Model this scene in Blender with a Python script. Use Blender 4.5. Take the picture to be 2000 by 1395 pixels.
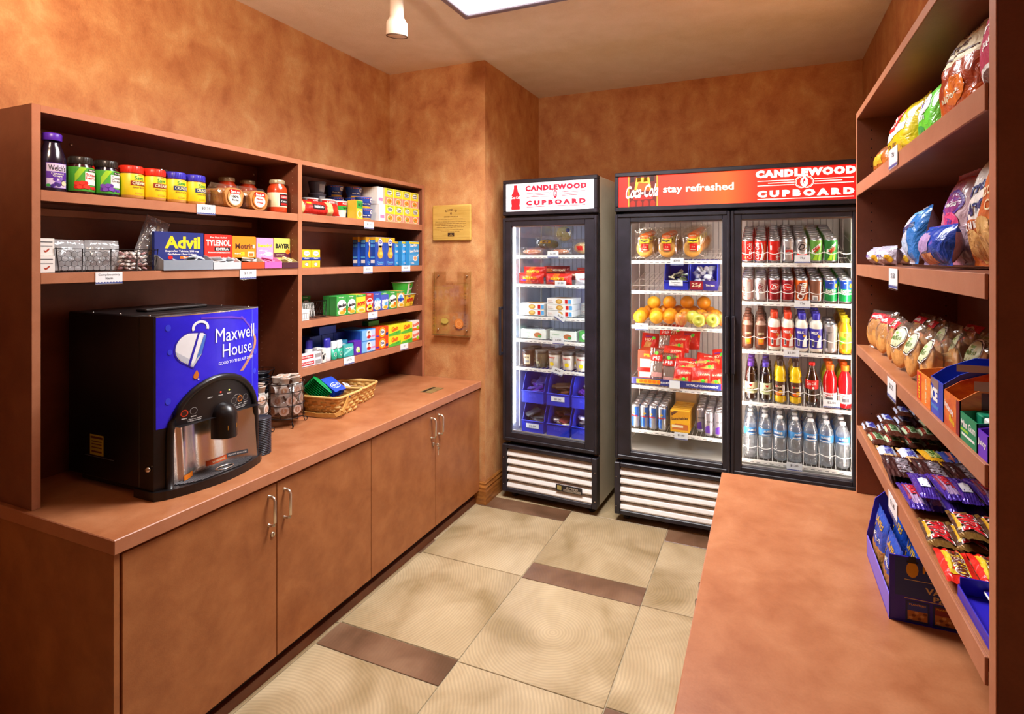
import bpy, math, random
from mathutils import Vector, Matrix
random.seed(7)
PI = math.pi
for o in list(bpy.data.objects):
    bpy.data.objects.remove(o)
S = bpy.context.scene
COL = S.collection
# ---------------------------------------------------------------- camera
CX, CY, FPX = 1065.0, 503.6, 1055.6
CAM = (2.522, -0.8034, 1.6554)
YAW = 0.3854
cd = bpy.data.cameras.new('camera')
cam = bpy.data.objects.new('camera', cd)
COL.objects.link(cam)
cam.location = CAM
cam.rotation_euler = (PI / 2, 0, YAW)
cd.sensor_width = 36
cd.lens = FPX / 2000 * 36
cd.shift_x = -(CX - 1000) / 2000
cd.shift_y = (CY - 697.5) / 2000
cd.clip_start = 0.02
S.camera = cam
# ---------------------------------------------------------------- world, exposure, render quality
w = bpy.data.worlds.new('world')
S.world = w
w.use_nodes = True
w.node_tree.nodes['Background'].inputs[0].default_value = (1, .86, .72, 1)
w.node_tree.nodes['Background'].inputs[1].default_value = .4
S.view_settings.view_transform = 'Standard'
S.view_settings.look = 'None'
S.view_settings.gamma = 1
S.view_settings.use_curve_mapping = False
S.view_settings.exposure = 0.0
cy = S.cycles
cy.max_bounces = 9
cy.diffuse_bounces = 4
cy.glossy_bounces = 3
cy.transmission_bounces = 6
cy.transparent_max_bounces = 28
cy.caustics_reflective = False
cy.caustics_refractive = False
cy.sample_clamp_indirect = 4
cy.use_denoising = True


def K(k):
    t = k / 100.0
    r = 255 if t <= 66 else 329.7 * (t - 60) ** -0.1332
    g = 99.47 * math.log(t) - 161.12 if t <= 66 else 288.1 * (t - 60) ** -0.0755
    b = 255 if t >= 66 else 138.5 * math.log(t - 10) - 305.04
    return tuple((max(0, min(255, c)) / 255) ** 2.2 for c in (r, g, b))


def lamp(name, kind, loc, power, color=(1, 1, 1), target=None, size=.3, size_y=None, angle=60, blend=.6):
    d = bpy.data.lights.new(name, kind)
    d.energy = power
    d.color = color
    if kind == 'AREA':
        d.shape = 'RECTANGLE' if size_y else 'SQUARE'
        d.size = size
        if size_y:
            d.size_y = size_y
    elif kind == 'SPOT':
        d.spot_size = math.radians(angle)
        d.spot_blend = blend
        d.shadow_soft_size = size
    else:
        d.shadow_soft_size = size
    o = bpy.data.objects.new(name, d)
    COL.objects.link(o)
    o.location = loc
    if target is not None:
        o.rotation_euler = (Vector(target) - Vector(loc)).to_track_quat('-Z', 'Y').to_euler()
    return o


LIGHTS = dict(panel=86, rear=3, wallspot=105)
pl_ = lamp('ceiling_panel_light', 'AREA', (1.60, 1.38, 2.958), LIGHTS['panel'], (.98, .98, 1), (1.60, 1.38, 0), 1.14, .74)
pl_.data.spread = math.radians(140)
en_ = lamp('entrance_light', 'AREA', (1.7, -1.35, 2.9), LIGHTS['rear'], (.98, .98, 1), (1.6, .9, .9), 1.2, .6)
lamp('left_wall_spot', 'SPOT', (1.05, -.25, 2.62), LIGHTS['wallspot'], K(4700), (.12, .85, 2.84), .08, None, 125, 1)
lamp('added_ceiling_glow', 'SPOT', (2.95, 1.45, 2.72), 26, K(3000), (2.3, 2.25, 2.98), .05, None, 110, .8)  # added spot for a warm glow on the ceiling, without a fixture


def at(u, v, axis, val):
    """point of the photograph's ray (u, v) on the plane axis = val"""
    c, s = math.cos(YAW), math.sin(YAW)
    a, b = (u - CX) / FPX, -(v - CY) / FPX
    d = (c * a - s, s * a + c, b)
    t = (val - CAM[axis]) / d[axis]
    return Vector([CAM[i] + t * d[i] for i in range(3)])


# ---------------------------------------------------------------- materials
def lin(h):
    h = h.lstrip('#')
    c = [int(h[i:i + 2], 16) / 255 for i in (0, 2, 4)]
    return tuple(x / 12.92 if x <= .04045 else ((x + .055) / 1.055) ** 2.4 for x in c) + (1,)


_M = {}


def mat(h, rough=.45, metal=0, var=.06, scale=40, emit=0, coat=0, key=''):
    """plain procedural material: base colour with a slight noise variation"""
    k = (h, rough, metal, var, scale, emit, coat, key)
    if k in _M:
        return _M[k]
    m = bpy.data.materials.new('m_' + h.strip('#'))
    m.use_nodes = True
    nt = m.node_tree
    p = nt.nodes['Principled BSDF']
    c = lin(h)
    p.inputs['Roughness'].default_value = rough
    p.inputs['Metallic'].default_value = metal
    p.inputs['Base Color'].default_value = c
    m.diffuse_color = c
    if coat:
        p.inputs['Coat Weight'].default_value = coat
        p.inputs['Coat Roughness'].default_value = .08
    if emit:
        p.inputs['Emission Color'].default_value = c
        p.inputs['Emission Strength'].default_value = emit
    elif var:
        t = nt.nodes.new('ShaderNodeTexCoord')
        n = nt.nodes.new('ShaderNodeTexNoise')
        n.inputs['Scale'].default_value = scale
        n.inputs['Detail'].default_value = 2
        r = nt.nodes.new('ShaderNodeMapRange')
        r.inputs[3].default_value = 1 - var
        r.inputs[4].default_value = 1 + var
        x = nt.nodes.new('ShaderNodeMix')
        x.data_type = 'RGBA'
        x.blend_type = 'MULTIPLY'
        x.inputs['Factor'].default_value = 1
        x.inputs['A'].default_value = c
        nt.links.new(t.outputs['Object'], n.inputs['Vector'])
        nt.links.new(n.outputs[0], r.inputs[0])
        nt.links.new(r.outputs[0], x.inputs['B'])
        nt.links.new(x.outputs['Result'], p.inputs['Base Color'])
    _M[k] = m
    return m


def film(h='#ffffff', clear=.8, rough=.12, key='', bump=0, scale=60, edge=.45, milk=0):
    """clear film, glass or thin plastic: see-through mixed with gloss by facing angle"""
    k = ('film', h, clear, rough, key, bump, edge, milk)
    if k in _M:
        return _M[k]
    m = bpy.data.materials.new('film')
    m.use_nodes = True
    nt = m.node_tree
    nt.nodes.remove(nt.nodes['Principled BSDF'])
    out = nt.nodes['Material Output']
    tr = nt.nodes.new('ShaderNodeBsdfTransparent')
    tr.inputs[0].default_value = lin(h)
    gl = nt.nodes.new('ShaderNodeBsdfGlossy')
    gl.inputs['Roughness'].default_value = rough
    lw = nt.nodes.new('ShaderNodeLayerWeight')
    lw.inputs['Blend'].default_value = .35
    mr = nt.nodes.new('ShaderNodeMapRange')
    mr.inputs[3].default_value = 1 - clear
    mr.inputs[4].default_value = min(1, 1 - clear + edge)
    mx = nt.nodes.new('ShaderNodeMixShader')
    nt.links.new(lw.outputs['Facing'], mr.inputs[0])
    nt.links.new(mr.outputs[0], mx.inputs[0])
    nt.links.new(tr.outputs[0], mx.inputs[1])
    if milk:
        df = nt.nodes.new('ShaderNodeBsdfDiffuse')
        df.inputs[0].default_value = lin(h)
        tl = nt.nodes.new('ShaderNodeBsdfTranslucent')
        tl.inputs[0].default_value = lin(h)
        ma, mb = nt.nodes.new('ShaderNodeMixShader'), nt.nodes.new('ShaderNodeMixShader')
        ma.inputs[0].default_value = .5
        mb.inputs[0].default_value = milk
        nt.links.new(df.outputs[0], ma.inputs[1])
        nt.links.new(tl.outputs[0], ma.inputs[2])
        nt.links.new(gl.outputs[0], mb.inputs[1])
        nt.links.new(ma.outputs[0], mb.inputs[2])
        nt.links.new(mb.outputs[0], mx.inputs[2])
    else:
        nt.links.new(gl.outputs[0], mx.inputs[2])
    nt.links.new(mx.outputs[0], out.inputs['Surface'])
    if bump:
        t = nt.nodes.new('ShaderNodeTexCoord')
        n = nt.nodes.new('ShaderNodeTexNoise')
        n.inputs['Scale'].default_value = scale
        b = nt.nodes.new('ShaderNodeBump')
        b.inputs['Strength'].default_value = bump
        b.inputs['Distance'].default_value = .01
        nt.links.new(t.outputs['Object'], n.inputs['Vector'])
        nt.links.new(n.outputs[0], b.inputs['Height'])
        nt.links.new(b.outputs[0], gl.inputs['Normal'])
        nt.links.new(b.outputs[0], lw.inputs['Normal'])
    _M[k] = m
    return m


def mottled(name, cols, scale=3, stretch=(1, 1, 1), rough=.6, bump=.0, bscale=200, fine=.12, spec=.5):
    """several tones blended by layered noise, with fine grain and relief"""
    m = bpy.data.materials.new(name)
    m.use_nodes = True
    nt = m.node_tree
    L = nt.links.new
    p = nt.nodes['Principled BSDF']
    p.inputs['Roughness'].default_value = rough
    p.inputs['Specular IOR Level'].default_value = spec
    t = nt.nodes.new('ShaderNodeTexCoord')
    mp = nt.nodes.new('ShaderNodeMapping')
    mp.inputs['Scale'].default_value = stretch
    L(t.outputs['Object'], mp.inputs[0])
    n = nt.nodes.new('ShaderNodeTexNoise')
    n.inputs['Scale'].default_value = scale
    n.inputs['Detail'].default_value = 7
    n.inputs['Roughness'].default_value = .62
    n.inputs['Distortion'].default_value = .25
    L(mp.outputs[0], n.inputs['Vector'])
    cr = nt.nodes.new('ShaderNodeValToRGB')
    e = cr.color_ramp.elements
    while len(e) < len(cols):
        e.new(.5)
    for i, c in enumerate(cols):
        e[i].position = .3 + .4 * i / (len(cols) - 1)
        e[i].color = lin(c)
    L(n.outputs[0], cr.inputs[0])
    n2 = nt.nodes.new('ShaderNodeTexNoise')
    n2.inputs['Scale'].default_value = bscale
    n2.inputs['Detail'].default_value = 3
    L(mp.outputs[0], n2.inputs['Vector'])
    r = nt.nodes.new('ShaderNodeMapRange')
    r.inputs[3].default_value = 1 - fine
    r.inputs[4].default_value = 1 + fine
    L(n2.outputs[0], r.inputs[0])
    x = nt.nodes.new('ShaderNodeMix')
    x.data_type = 'RGBA'
    x.blend_type = 'MULTIPLY'
    x.inputs['Factor'].default_value = 1
    L(cr.outputs[0], x.inputs['A'])
    L(r.outputs[0], x.inputs['B'])
    L(x.outputs['Result'], p.inputs['Base Color'])
    if bump:
        b = nt.nodes.new('ShaderNodeBump')
        b.inputs['Strength'].default_value = bump
        b.inputs['Distance'].default_value = .004
        L(n2.outputs[0], b.inputs['Height'])
        L(b.outputs[0], p.inputs['Normal'])
    return m


# ---------------------------------------------------------------- text outlines
_G = {}


def glyphs(s, bold=0.0, space=1.0):
    """2-D outline triangles of a text, scaled to a unit box"""
    k = (s, bold, space)
    if k not in _G:
        cu = bpy.data.curves.new('lettering', 'FONT')
        cu.body = s
        cu.offset = bold
        cu.resolution_u = 2
        cu.space_character = space
        ob = bpy.data.objects.new('lettering', cu)
        me = ob.to_mesh()
        me.calc_loop_triangles()
        v = [(a.co.x, a.co.y) for a in me.vertices]
        f = [tuple(t.vertices) for t in me.loop_triangles]
        ob.to_mesh_clear()
        bpy.data.objects.remove(ob)
        bpy.data.curves.remove(cu)
        if not v:
            v, f = [(0, 0), (1, 0), (1, 1)], []
        x0, x1 = min(a[0] for a in v), max(a[0] for a in v)
        y0, y1 = min(a[1] for a in v), max(a[1] for a in v)
        _G[k] = ([((a[0] - x0) / (x1 - x0 or 1) - .5, (a[1] - y0) / (y1 - y0 or 1) - .5) for a in v], f)
    return _G[k]


class Decal:
    """flat print in label coordinates (s, t); laid on a surface by MB.decal"""

    def __init__(self):
        self.e = []

    def _a(self, v, f, m, k):
        self.e.append((v, f, m, k))
        return self

    def rect(self, s0, s1, t0, t1, m, k=0, n=1, sk=0):
        v, f = [], []
        for i in range(n + 1):
            s = s0 + (s1 - s0) * i / n
            v += [(s, t0), (s + sk, t1)]
            if i:
                f.append((2 * i - 2, 2 * i, 2 * i + 1, 2 * i - 1))
        return self._a(v, f, m, k)

    def oval(self, s, t, a, b, m, k=0, n=18, rot=0):
        c, d = math.cos(rot), math.sin(rot)
        v = []
        for i in range(n):
            x, y = a * math.cos(2 * PI * i / n), b * math.sin(2 * PI * i / n)
            v.append((s + x * c - y * d, t + x * d + y * c))
        return self._a(v, [tuple(range(n))], m, k)

    def ring(self, s, t, a, b, wd, m, k=0, n=24, a0=0, a1=2 * PI):
        v, f = [], []
        for i in range(n + 1):
            q = a0 + (a1 - a0) * i / n
            x, y = math.cos(q), math.sin(q)
            v += [(s + (a - wd) * x, t + (b - wd) * y), (s + a * x, t + b * y)]
            if i:
                f.append((2 * i - 2, 2 * i - 1, 2 * i + 1, 2 * i))
        return self._a(v, f, m, k)

    def poly(self, pts, m, k=0):
        return self._a(list(pts), [tuple(range(len(pts)))], m, k)

    def text(self, s, cx, cy, w, h, m, k=1, bold=.02, rot=0, sh=0, sp=1.0):
        g, f = glyphs(s, bold, sp)
        c, d = math.cos(rot), math.sin(rot)
        v = []
        for x, y in g:
            x, y = x * w + sh * y * h, y * h
            v.append((cx + x * c - y * d, cy + x * d + y * c))
        return self._a(v, f, m, k)


def finer(v, f, maxl):
    """flat polygons split into triangles with no side longer than maxl"""
    v = list(v)
    mid = {}

    def half(a, b):
        k = (a, b) if a < b else (b, a)
        if k not in mid:
            mid[k] = len(v)
            v.append(((v[a][0] + v[b][0]) / 2, (v[a][1] + v[b][1]) / 2))
        return mid[k]
    todo, out = [], []
    for q in f:
        if len(q) > 4:                       # fan round the middle, good for ovals
            c = len(v)
            v.append((sum(v[i][0] for i in q) / len(q), sum(v[i][1] for i in q) / len(q)))
            todo += [(c, q[i], q[(i + 1) % len(q)]) for i in range(len(q))]
        else:
            todo += [(q[0], q[i], q[i + 1]) for i in range(1, len(q) - 1)]
    while todo:
        a, b, c = todo.pop()
        l = [math.dist(v[a], v[b]), math.dist(v[b], v[c]), math.dist(v[c], v[a])]
        i = l.index(max(l))
        if l[i] <= maxl:
            out.append((a, b, c))
            continue
        if i == 1:
            a, b, c = b, c, a
        elif i == 2:
            a, b, c = c, a, b
        k = half(a, b)
        todo += [(a, k, c), (k, b, c)]
    return v, out


# ---------------------------------------------------------------- mesh builder
class MB:
    def __init__(self):
        self.v, self.f, self.m, self.s, self.mats = [], [], [], [], []

    def mi(self, m):
        if m not in self.mats:
            self.mats.append(m)
        return self.mats.index(m)

    def face(self, idx, m, smooth=False):
        self.f.append(tuple(idx))
        self.m.append(self.mi(m))
        self.s.append(smooth)

    def add(self, v, f, m, smooth=False):
        b = len(self.v)
        self.v += [tuple(a) for a in v]
        for q in f:
            self.face([b + i for i in q], m, smooth)
        return self

    def box(self, x0, x1, y0, y1, z0, z1, m, c=0, T=None, front=None, top=None):
        """box, its edges chamfered by c; front (-y) and top may have their own material"""
        c = min(c, abs(x1 - x0) * .45, abs(y1 - y0) * .45, abs(z1 - z0) * .45)
        b = len(self.v)
        X, Y, Z = (x0, x1), (y0, y1), (z0, z1)
        V = {}
        pts = []
        for i in (0, 1):
            for j in (0, 1):
                for k in (0, 1):
                    sx, sy, sz = (1 - 2 * i) * c, (1 - 2 * j) * c, (1 - 2 * k) * c
                    for ax in range(3):
                        if c == 0 and ax:
                            V[(i, j, k, ax)] = V[(i, j, k, 0)]
                            continue
                        q = [X[i] + (0 if ax == 0 else sx), Y[j] + (0 if ax == 1 else sy), Z[k] + (0 if ax == 2 else sz)]
                        V[(i, j, k, ax)] = b + len(pts)
                        pts.append(tuple(T @ Vector(q)) if T else tuple(q))
        self.v += pts
        mm = {(1, 0): front or m, (2, 1): top or m}
        for ax in range(3):
            for e in (0, 1):
                o = [a for a in range(3) if a != ax]
                q = []
                for p0, p1 in ((0, 0), (1, 0), (1, 1), (0, 1)):
                    t = [0, 0, 0]
                    t[ax], t[o[0]], t[o[1]] = e, p0, p1
                    q.append(V[(*t, ax)])
                if (e == 0) ^ (ax == 1):
                    q.reverse()
                self.face(q, mm.get((ax, e), m))
        if c:
            for ax in range(3):
                o = [a for a in range(3) if a != ax]
                for p0 in (0, 1):
                    for p1 in (0, 1):
                        q = []
                        for e, n in ((0, 0), (1, 0), (1, 1), (0, 1)):
                            t = [0, 0, 0]
                            t[ax], t[o[0]], t[o[1]] = e, p0, p1
                            q.append(V[(*t, o[n])])
                        self.face(q, m)
            for i in (0, 1):
                for j in (0, 1):
                    for k in (0, 1):
                        self.face([V[(i, j, k, a)] for a in range(3)], m)
        return self

    def lathe(self, prof, m, n=20, o=(0, 0, 0), T=None, smooth=True, ms=None, caps=True, sx=1, sy=1):
        """prof: (r, z) from bottom to top; ms: one material per band"""
        b = len(self.v)
        for r, z in prof:
            for i in range(n):
                a = 2 * PI * i / n
                q = Vector((o[0] + r * sx * math.cos(a), o[1] + r * sy * math.sin(a), o[2] + z))
                self.v.append(tuple(T @ q) if T else tuple(q))
        for k in range(len(prof) - 1):
            mk = ms[k] if ms else m
            for i in range(n):
                j = (i + 1) % n
                self.face((b + k * n + i, b + k * n + j, b + (k + 1) * n + j, b + (k + 1) * n + i), mk, smooth)
        if caps:
            if prof[0][0] > 1e-5:
                self.face([b + i for i in range(n)][::-1], ms[0] if ms else m)
            if prof[-1][0] > 1e-5:
                self.face([b + (len(prof) - 1) * n + i for i in range(n)], ms[-1] if ms else m)
        return self

    def tube(self, pts, r, m, n=6, closed=False, rs=None):
        P = [Vector(p) for p in pts]
        N = len(P)
        b = len(self.v)
        for i, p in enumerate(P):
            a = P[(i - 1) % N] if (i or closed) else p
            c = P[(i + 1) % N] if (i < N - 1 or closed) else p
            t = (c - a).normalized()
            up = Vector((0, 0, 1)) if abs(t.z) < .9 else Vector((1, 0, 0))
            x = t.cross(up).normalized()
            y = t.cross(x)
            rr = rs[i] if rs else r
            for k in range(n):
                q = 2 * PI * k / n
                self.v.append(tuple(p + x * rr * math.cos(q) + y * rr * math.sin(q)))
        for i in range(N if closed else N - 1):
            j = (i + 1) % N
            for k in range(n):
                l = (k + 1) % n
                self.face((b + i * n + k, b + i * n + l, b + j * n + l, b + j * n + k), m, True)
        if not closed:
            self.face([b + k for k in range(n)], m)
            self.face([b + (N - 1) * n + k for k in range(n)][::-1], m)
        return self

    def prism(self, pts, y0, y1, m, axis=1, caps=None):
        """polygon in the plane across axis, pulled along axis from y0 to y1"""
        b = len(self.v)
        n = len(pts)
        for y in (y0, y1):
            for p, q in pts:
                self.v.append({0: (y, p, q), 1: (p, y, q), 2: (p, q, y)}[axis])
        self.face([b + i for i in range(n)], caps or m)
        self.face([b + n + i for i in range(n)][::-1], caps or m)
        for i in range(n):
            j = (i + 1) % n
            self.face((b + i, b + n + i, b + n + j, b + j), m)
        return self

    def grid(self, fn, nu, nv, m, smooth=True, mf=None, closed=False):
        b = len(self.v)
        for j in range(nv + 1):
            for i in range(nu + (0 if closed else 1)):
                self.v.append(tuple(fn(i / nu, j / nv)))
        w_ = nu + (0 if closed else 1)
        for j in range(nv):
            for i in range(nu):
                k = (i + 1) % w_
                self.face((b + j * w_ + i, b + j * w_ + k, b + (j + 1) * w_ + k, b + (j + 1) * w_ + i),
                          mf((i + .5) / nu, (j + .5) / nv) if mf else m, smooth)
        return self

    def decal(self, D, fn, lift=.0004, T=None, maxl=0):
        """fn(s, t, h) -> point of the surface lifted by h; on curved surfaces print is cut finer than maxl"""
        for v, f, m, k in D.e:
            if maxl:
                v, f = finer(v, f, maxl)
            b = len(self.v)
            for s, t in v:
                q = Vector(fn(s, t, lift * (k + 1)))
                self.v.append(tuple(T @ q) if T else tuple(q))
            for q in f:
                self.face([b + i for i in q], m, bool(maxl))
        return self

    def mesh(self, name):
        me = bpy.data.meshes.new(name)
        me.from_pydata(self.v, [], self.f)
        for m in self.mats:
            me.materials.append(m)
        me.polygons.foreach_set('material_index', self.m)
        me.polygons.foreach_set('use_smooth', self.s)
        me.update()
        return me

    def obj(self, name, parent=None, label=None):
        o = bpy.data.objects.new(name, self.mesh(name))
        COL.objects.link(o)
        o.parent = parent
        if label:
            o['label'] = label
        return o


def front(y=0.0):      # print on a front that faces -y
    return lambda s, t, h: (s, y - h, t)


def topside(z):        # print on a top
    return lambda s, t, h: (s, t, z + h)


def lside(x):          # print on the side that faces -x, s runs along depth
    return lambda s, t, h: (x - h, s, t)


def rside(x):
    return lambda s, t, h: (x + h, s, t)


def wrap(r, rot=0.0):  # print round a cylinder of radius r, s = arc length, 0 at the front
    return lambda s, t, h: ((r + h) * math.sin(s / r + rot), -(r + h) * math.cos(s / r + rot), t)


def thing(name, label, cat, loc=(0, 0, 0), rz=0.0, group=None):
    o = bpy.data.objects.new(name, None)
    COL.objects.link(o)
    o.empty_display_size = .05
    o.location = loc
    o.rotation_euler = (0, 0, rz)
    return tag(o, label, cat, group)


def tag(o, label, cat, group=None, kind=None):
    if label:
        o['label'] = label
    if cat:
        o['category'] = cat
    if group:
        o['group'] = group
    if kind:
        o['kind'] = kind
    return o


def place(o, loc, rz=0.0, rx=0.0, ry=0.0):
    o.location = loc
    o.rotation_euler = (rx, ry, rz)
    return o


def dup(root, label, loc, rz=0.0, group=None, rx=0.0, ry=0.0, sc=None, deep=True):
    """a copy of a thing with copies of its parts and sub-parts; meshes are shared"""
    r = root.copy()
    COL.objects.link(r)
    place(r, loc, rz, rx, ry)
    if sc:
        r.scale = sc if hasattr(sc, '__len__') else (sc, sc, sc)
    r['label'] = label
    if group:
        r['group'] = group
    if deep:
        for ch in root.children:
            c = ch.copy()
            COL.objects.link(c)
            c.parent = r
            for g in ch.children:
                d = g.copy()
                COL.objects.link(d)
                d.parent = c
    return r


def struct(o):
    o['kind'] = 'structure'
    return o


FACE_L, FACE_R = PI / 2, -PI / 2       # fronts that face +x (left unit) and -x (right unit)
ORD = ['front', 'second', 'third', 'fourth', 'fifth', 'sixth', 'seventh', 'eighth', 'ninth', 'tenth']
NTH = ['first', 'second', 'third', 'fourth', 'fifth', 'sixth', 'seventh', 'eighth', 'ninth', 'tenth', 'eleventh', 'twelfth']
WHITE, BLACK = mat('#f2f0ea', .5), mat('#15141a', .4)
RED, YEL, BLU, GRN = mat('#d01c1c', .4), mat('#f2cf1c', .4), mat('#1f3fae', .4), mat('#2f9e3a', .4)
ORG, PUR, PINK, BRN = mat('#ee6c12', .4), mat('#5a2aa0', .4), mat('#e884b4', .4), mat('#5a2c14', .5)
CREAM, GOLD, GREY, DGREY = mat('#efe2b8', .5), mat('#d9a520', .4), mat('#9a9a9a', .5), mat('#4a4a50', .5)
NAVY, SKY, LIME, TEAL = mat('#152a6e', .4), mat('#5aa8e0', .4), mat('#9ed62c', .4), mat('#1c9a8c', .4)
SILVER = mat('#c8c8cc', .3, .9, 0)
CHROME = mat('#d8d4cc', .22, 1, 0)
CLEAR = film('#ffffff', .86, .15)
BAGFILM = film('#fdfcf8', .88, .12, 'bag', .35, 40, .34, .15)
# ================================================================ room
WALLM = mottled('faux_wall', ['#a4643a', '#b67a4a', '#c28c58', '#cca06c'], 7.5, (1, 1, .8), .62, .3, 150, .17)
CEILM = mottled('ceiling_texture', ['#e2d4bc', '#e8dcc6', '#eee2d0'], 6, (1, 1, 1), .8, .55, 160, .07)
XW, YB, YC, XC, ZC = 3.129, 3.3415, 2.4082, 0.7819, 2.9826
YN = -2.0


def wallbox(name, *a):
    return struct(MB().box(*a, WALLM).obj(name))


wallbox('wall_left', -.1, 0, YN, YC + .3, 0, ZC)
wallbox('wall_column', 0, XC, YC, YB + .1, 0, ZC)
wallbox('wall_back', XC, XW + .1, YB, YB + .1, 0, ZC)
wallbox('wall_right', XW, XW + .1, YN, YB, 0, ZC)
wallbox('wall_front', -.1, XW + .1, YN - .1, YN, 0, ZC)
struct(MB().box(-.1, XW + .1, YN - .1, YB + .1, ZC, ZC + .1, CEILM).obj('ceiling'))

GROUT = mottled('grout', ['#8d8068', '#a39678'], 20, rough=.9)


def tile_mat(name, base, dark, light, rings=True):
    m = bpy.data.materials.new(name)
    m.use_nodes = True
    nt = m.node_tree
    L = nt.links.new
    p = nt.nodes['Principled BSDF']
    t = nt.nodes.new('ShaderNodeTexCoord')
    oi = nt.nodes.new('ShaderNodeObjectInfo')
    off = nt.nodes.new('ShaderNodeVectorMath')
    off.operation = 'MULTIPLY_ADD'
    off.inputs[1].default_value = (1, 1, 1)
    sc = nt.nodes.new('ShaderNodeVectorMath')
    sc.operation = 'SCALE'
    cb = nt.nodes.new('ShaderNodeCombineXYZ')
    L(oi.outputs['Random'], cb.inputs[0])
    m2 = nt.nodes.new('ShaderNodeMath')
    m2.operation = 'PINGPONG'
    m2.inputs[1].default_value = .37
    L(oi.outputs['Random'], m2.inputs[0])
    L(m2.outputs[0], cb.inputs[1])
    L(cb.outputs[0], sc.inputs[0])
    sc.inputs['Scale'].default_value = .7
    L(t.outputs['Object'], off.inputs[0])
    L(sc.outputs[0], off.inputs[2])
    n = nt.nodes.new('ShaderNodeTexNoise')
    n.inputs['Scale'].default_value = 3.2
    n.inputs['Detail'].default_value = 6
    n.inputs['Distortion'].default_value = .8
    n.noise_dimensions = '4D'
    L(off.outputs[0], n.inputs['Vector'])
    L(oi.outputs['Random'], n.inputs['W'])
    cr = nt.nodes.new('ShaderNodeValToRGB')
    e = cr.color_ramp.elements
    e.new(.5)
    for i, (q, c) in enumerate(((.3, dark), (.48, base), (.68, light))):
        e[i].position = q
        e[i].color = lin(c)
    L(n.outputs[0], cr.inputs[0])
    wv = nt.nodes.new('ShaderNodeTexWave')
    wv.wave_type = 'RINGS'
    wv.rings_direction = 'Z'
    wv.inputs['Scale'].default_value = 22
    wv.inputs['Distortion'].default_value = 3.5
    wv.inputs['Detail'].default_value = 3
    wv.inputs['Detail Scale'].default_value = .6
    L(off.outputs[0], wv.inputs['Vector'])
    mx = nt.nodes.new('ShaderNodeMix')
    mx.data_type = 'RGBA'
    mx.blend_type = 'MULTIPLY'
    mx.inputs['Factor'].default_value = .16 if rings else .05
    L(cr.outputs[0], mx.inputs['A'])
    L(wv.outputs[0], mx.inputs['B'])
    L(mx.outputs['Result'], p.inputs['Base Color'])
    b = nt.nodes.new('ShaderNodeBump')
    b.inputs['Strength'].default_value = .12
    b.inputs['Distance'].default_value = .002
    L(wv.outputs[0], b.inputs['Height'])
    L(b.outputs[0], p.inputs['Normal'])
    p.inputs['Roughness'].default_value = .36
    return m


TILE = tile_mat('stone_tile', '#ab9470', '#8f7852', '#bfa985')
STRIP = tile_mat('dark_tile', '#70503a', '#563c28', '#8a6a50', False)
floor = struct(MB().box(-.1, XW + .1, YN - .1, YB + .1, -.05, -.004, GROUT).obj('floor'))
xs = [-.505, .115, .735, 1.355, 1.977, 2.599, 3.219]
TG = .0045


def tile(x0, x1, y0, y1, m):
    x0, x1, y0, y1 = max(x0, -.09), min(x1, XW + .09), max(y0, YN), min(y1, YB)
    if x1 - x0 < .03 or y1 - y0 < .03:
        return
    cx, cy_ = (x0 + x1) / 2, (y0 + y1) / 2
    a, b = (x1 - x0) / 2 - TG / 2, (y1 - y0) / 2 - TG / 2
    o = MB().box(-a, a, -b, b, -.006, .0, m, .0015).obj('tile', floor)
    o.location = (cx, cy_, 0)


for c in range(6):
    y = (2.385 - 3 * 1.4095) if c % 2 == 0 else (1.745 - 3 * 1.4095)
    while y < YB:
        tile(xs[c], xs[c + 1], y, y + .15, STRIP)
        tile(xs[c], xs[c + 1], y + .15, y + .15 + .62975, TILE)
        tile(xs[c], xs[c + 1], y + .77975, y + 1.4095, TILE)
        y += 1.4095
# base moulding round the column and along the walls
OAK = mottled('oak_trim', ['#6e3f1c', '#9a5f2a', '#b57838'], 9, (1, 1, 8), .4)
BASEP = [(0, 0), (.014, 0), (.014, .085), (.010, .098), (.012, .112), (.007, .128), (.009, .140), (.003, .152), (0, .155)]


def base_run(name, pts_fn):
    m = MB()
    n = len(BASEP)
    b = []
    for e in (0, 1):
        b += [pts_fn(d, z, e) for d, z in BASEP]
    m.v = b
    for i in range(n):
        j = (i + 1) % n
        m.face((i, j, n + j, n + i), OAK)
    m.face(range(n), OAK)
    m.face(range(2 * n - 1, n - 1, -1), OAK)
    return struct(m.obj(name))


base_run('baseboard_column_front', lambda d, z, e: ((.69 + (XC + d - .69) * e), YC - d, z))
base_run('baseboard_column_side', lambda d, z, e: (XC + d, YC - d if e == 0 else YB, z))
base_run('baseboard_back', lambda d, z, e: (XC if e == 0 else XW, YB - d, z))
base_run('baseboard_right', lambda d, z, e: (XW - d, 1.42 if e == 0 else YB, z))
base_run('baseboard_left', lambda d, z, e: (d, YN if e == 0 else .18, z))

# ceiling light panel set in the ceiling: frame, four diffuser panes with dark joints
LTB = mat('#fff6ea', .6, emit=3)
pl = thing('ceiling_light', 'square ceiling light panel with glowing diffuser panes set in a grey frame', 'light', (1.60, 1.38, ZC))
FRM = mat('#8f8ba0', .35, .5)
m = MB()
a, b = .60, .40
for q in ((-a, a, b - .03, b), (-a, a, -b, -b + .03), (-a, -a + .03, -b + .03, b - .03), (a - .03, a, -b + .03, b - .03)):
    m.box(*q, -.022, 0, FRM, .004)
m.obj('frame', pl)
for i in range(4):
    for j in range(2):
        x0, y0 = -a + .03 + i * (2 * a - .06) / 4, -b + .03 + j * (2 * b - .06) / 2
        MB().box(x0 + .002, x0 + (2 * a - .06) / 4 - .002, y0 + .002, y0 + (2 * b - .06) / 2 - .002, -.012, -.004, LTB).obj('diffuser', pl)
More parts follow.
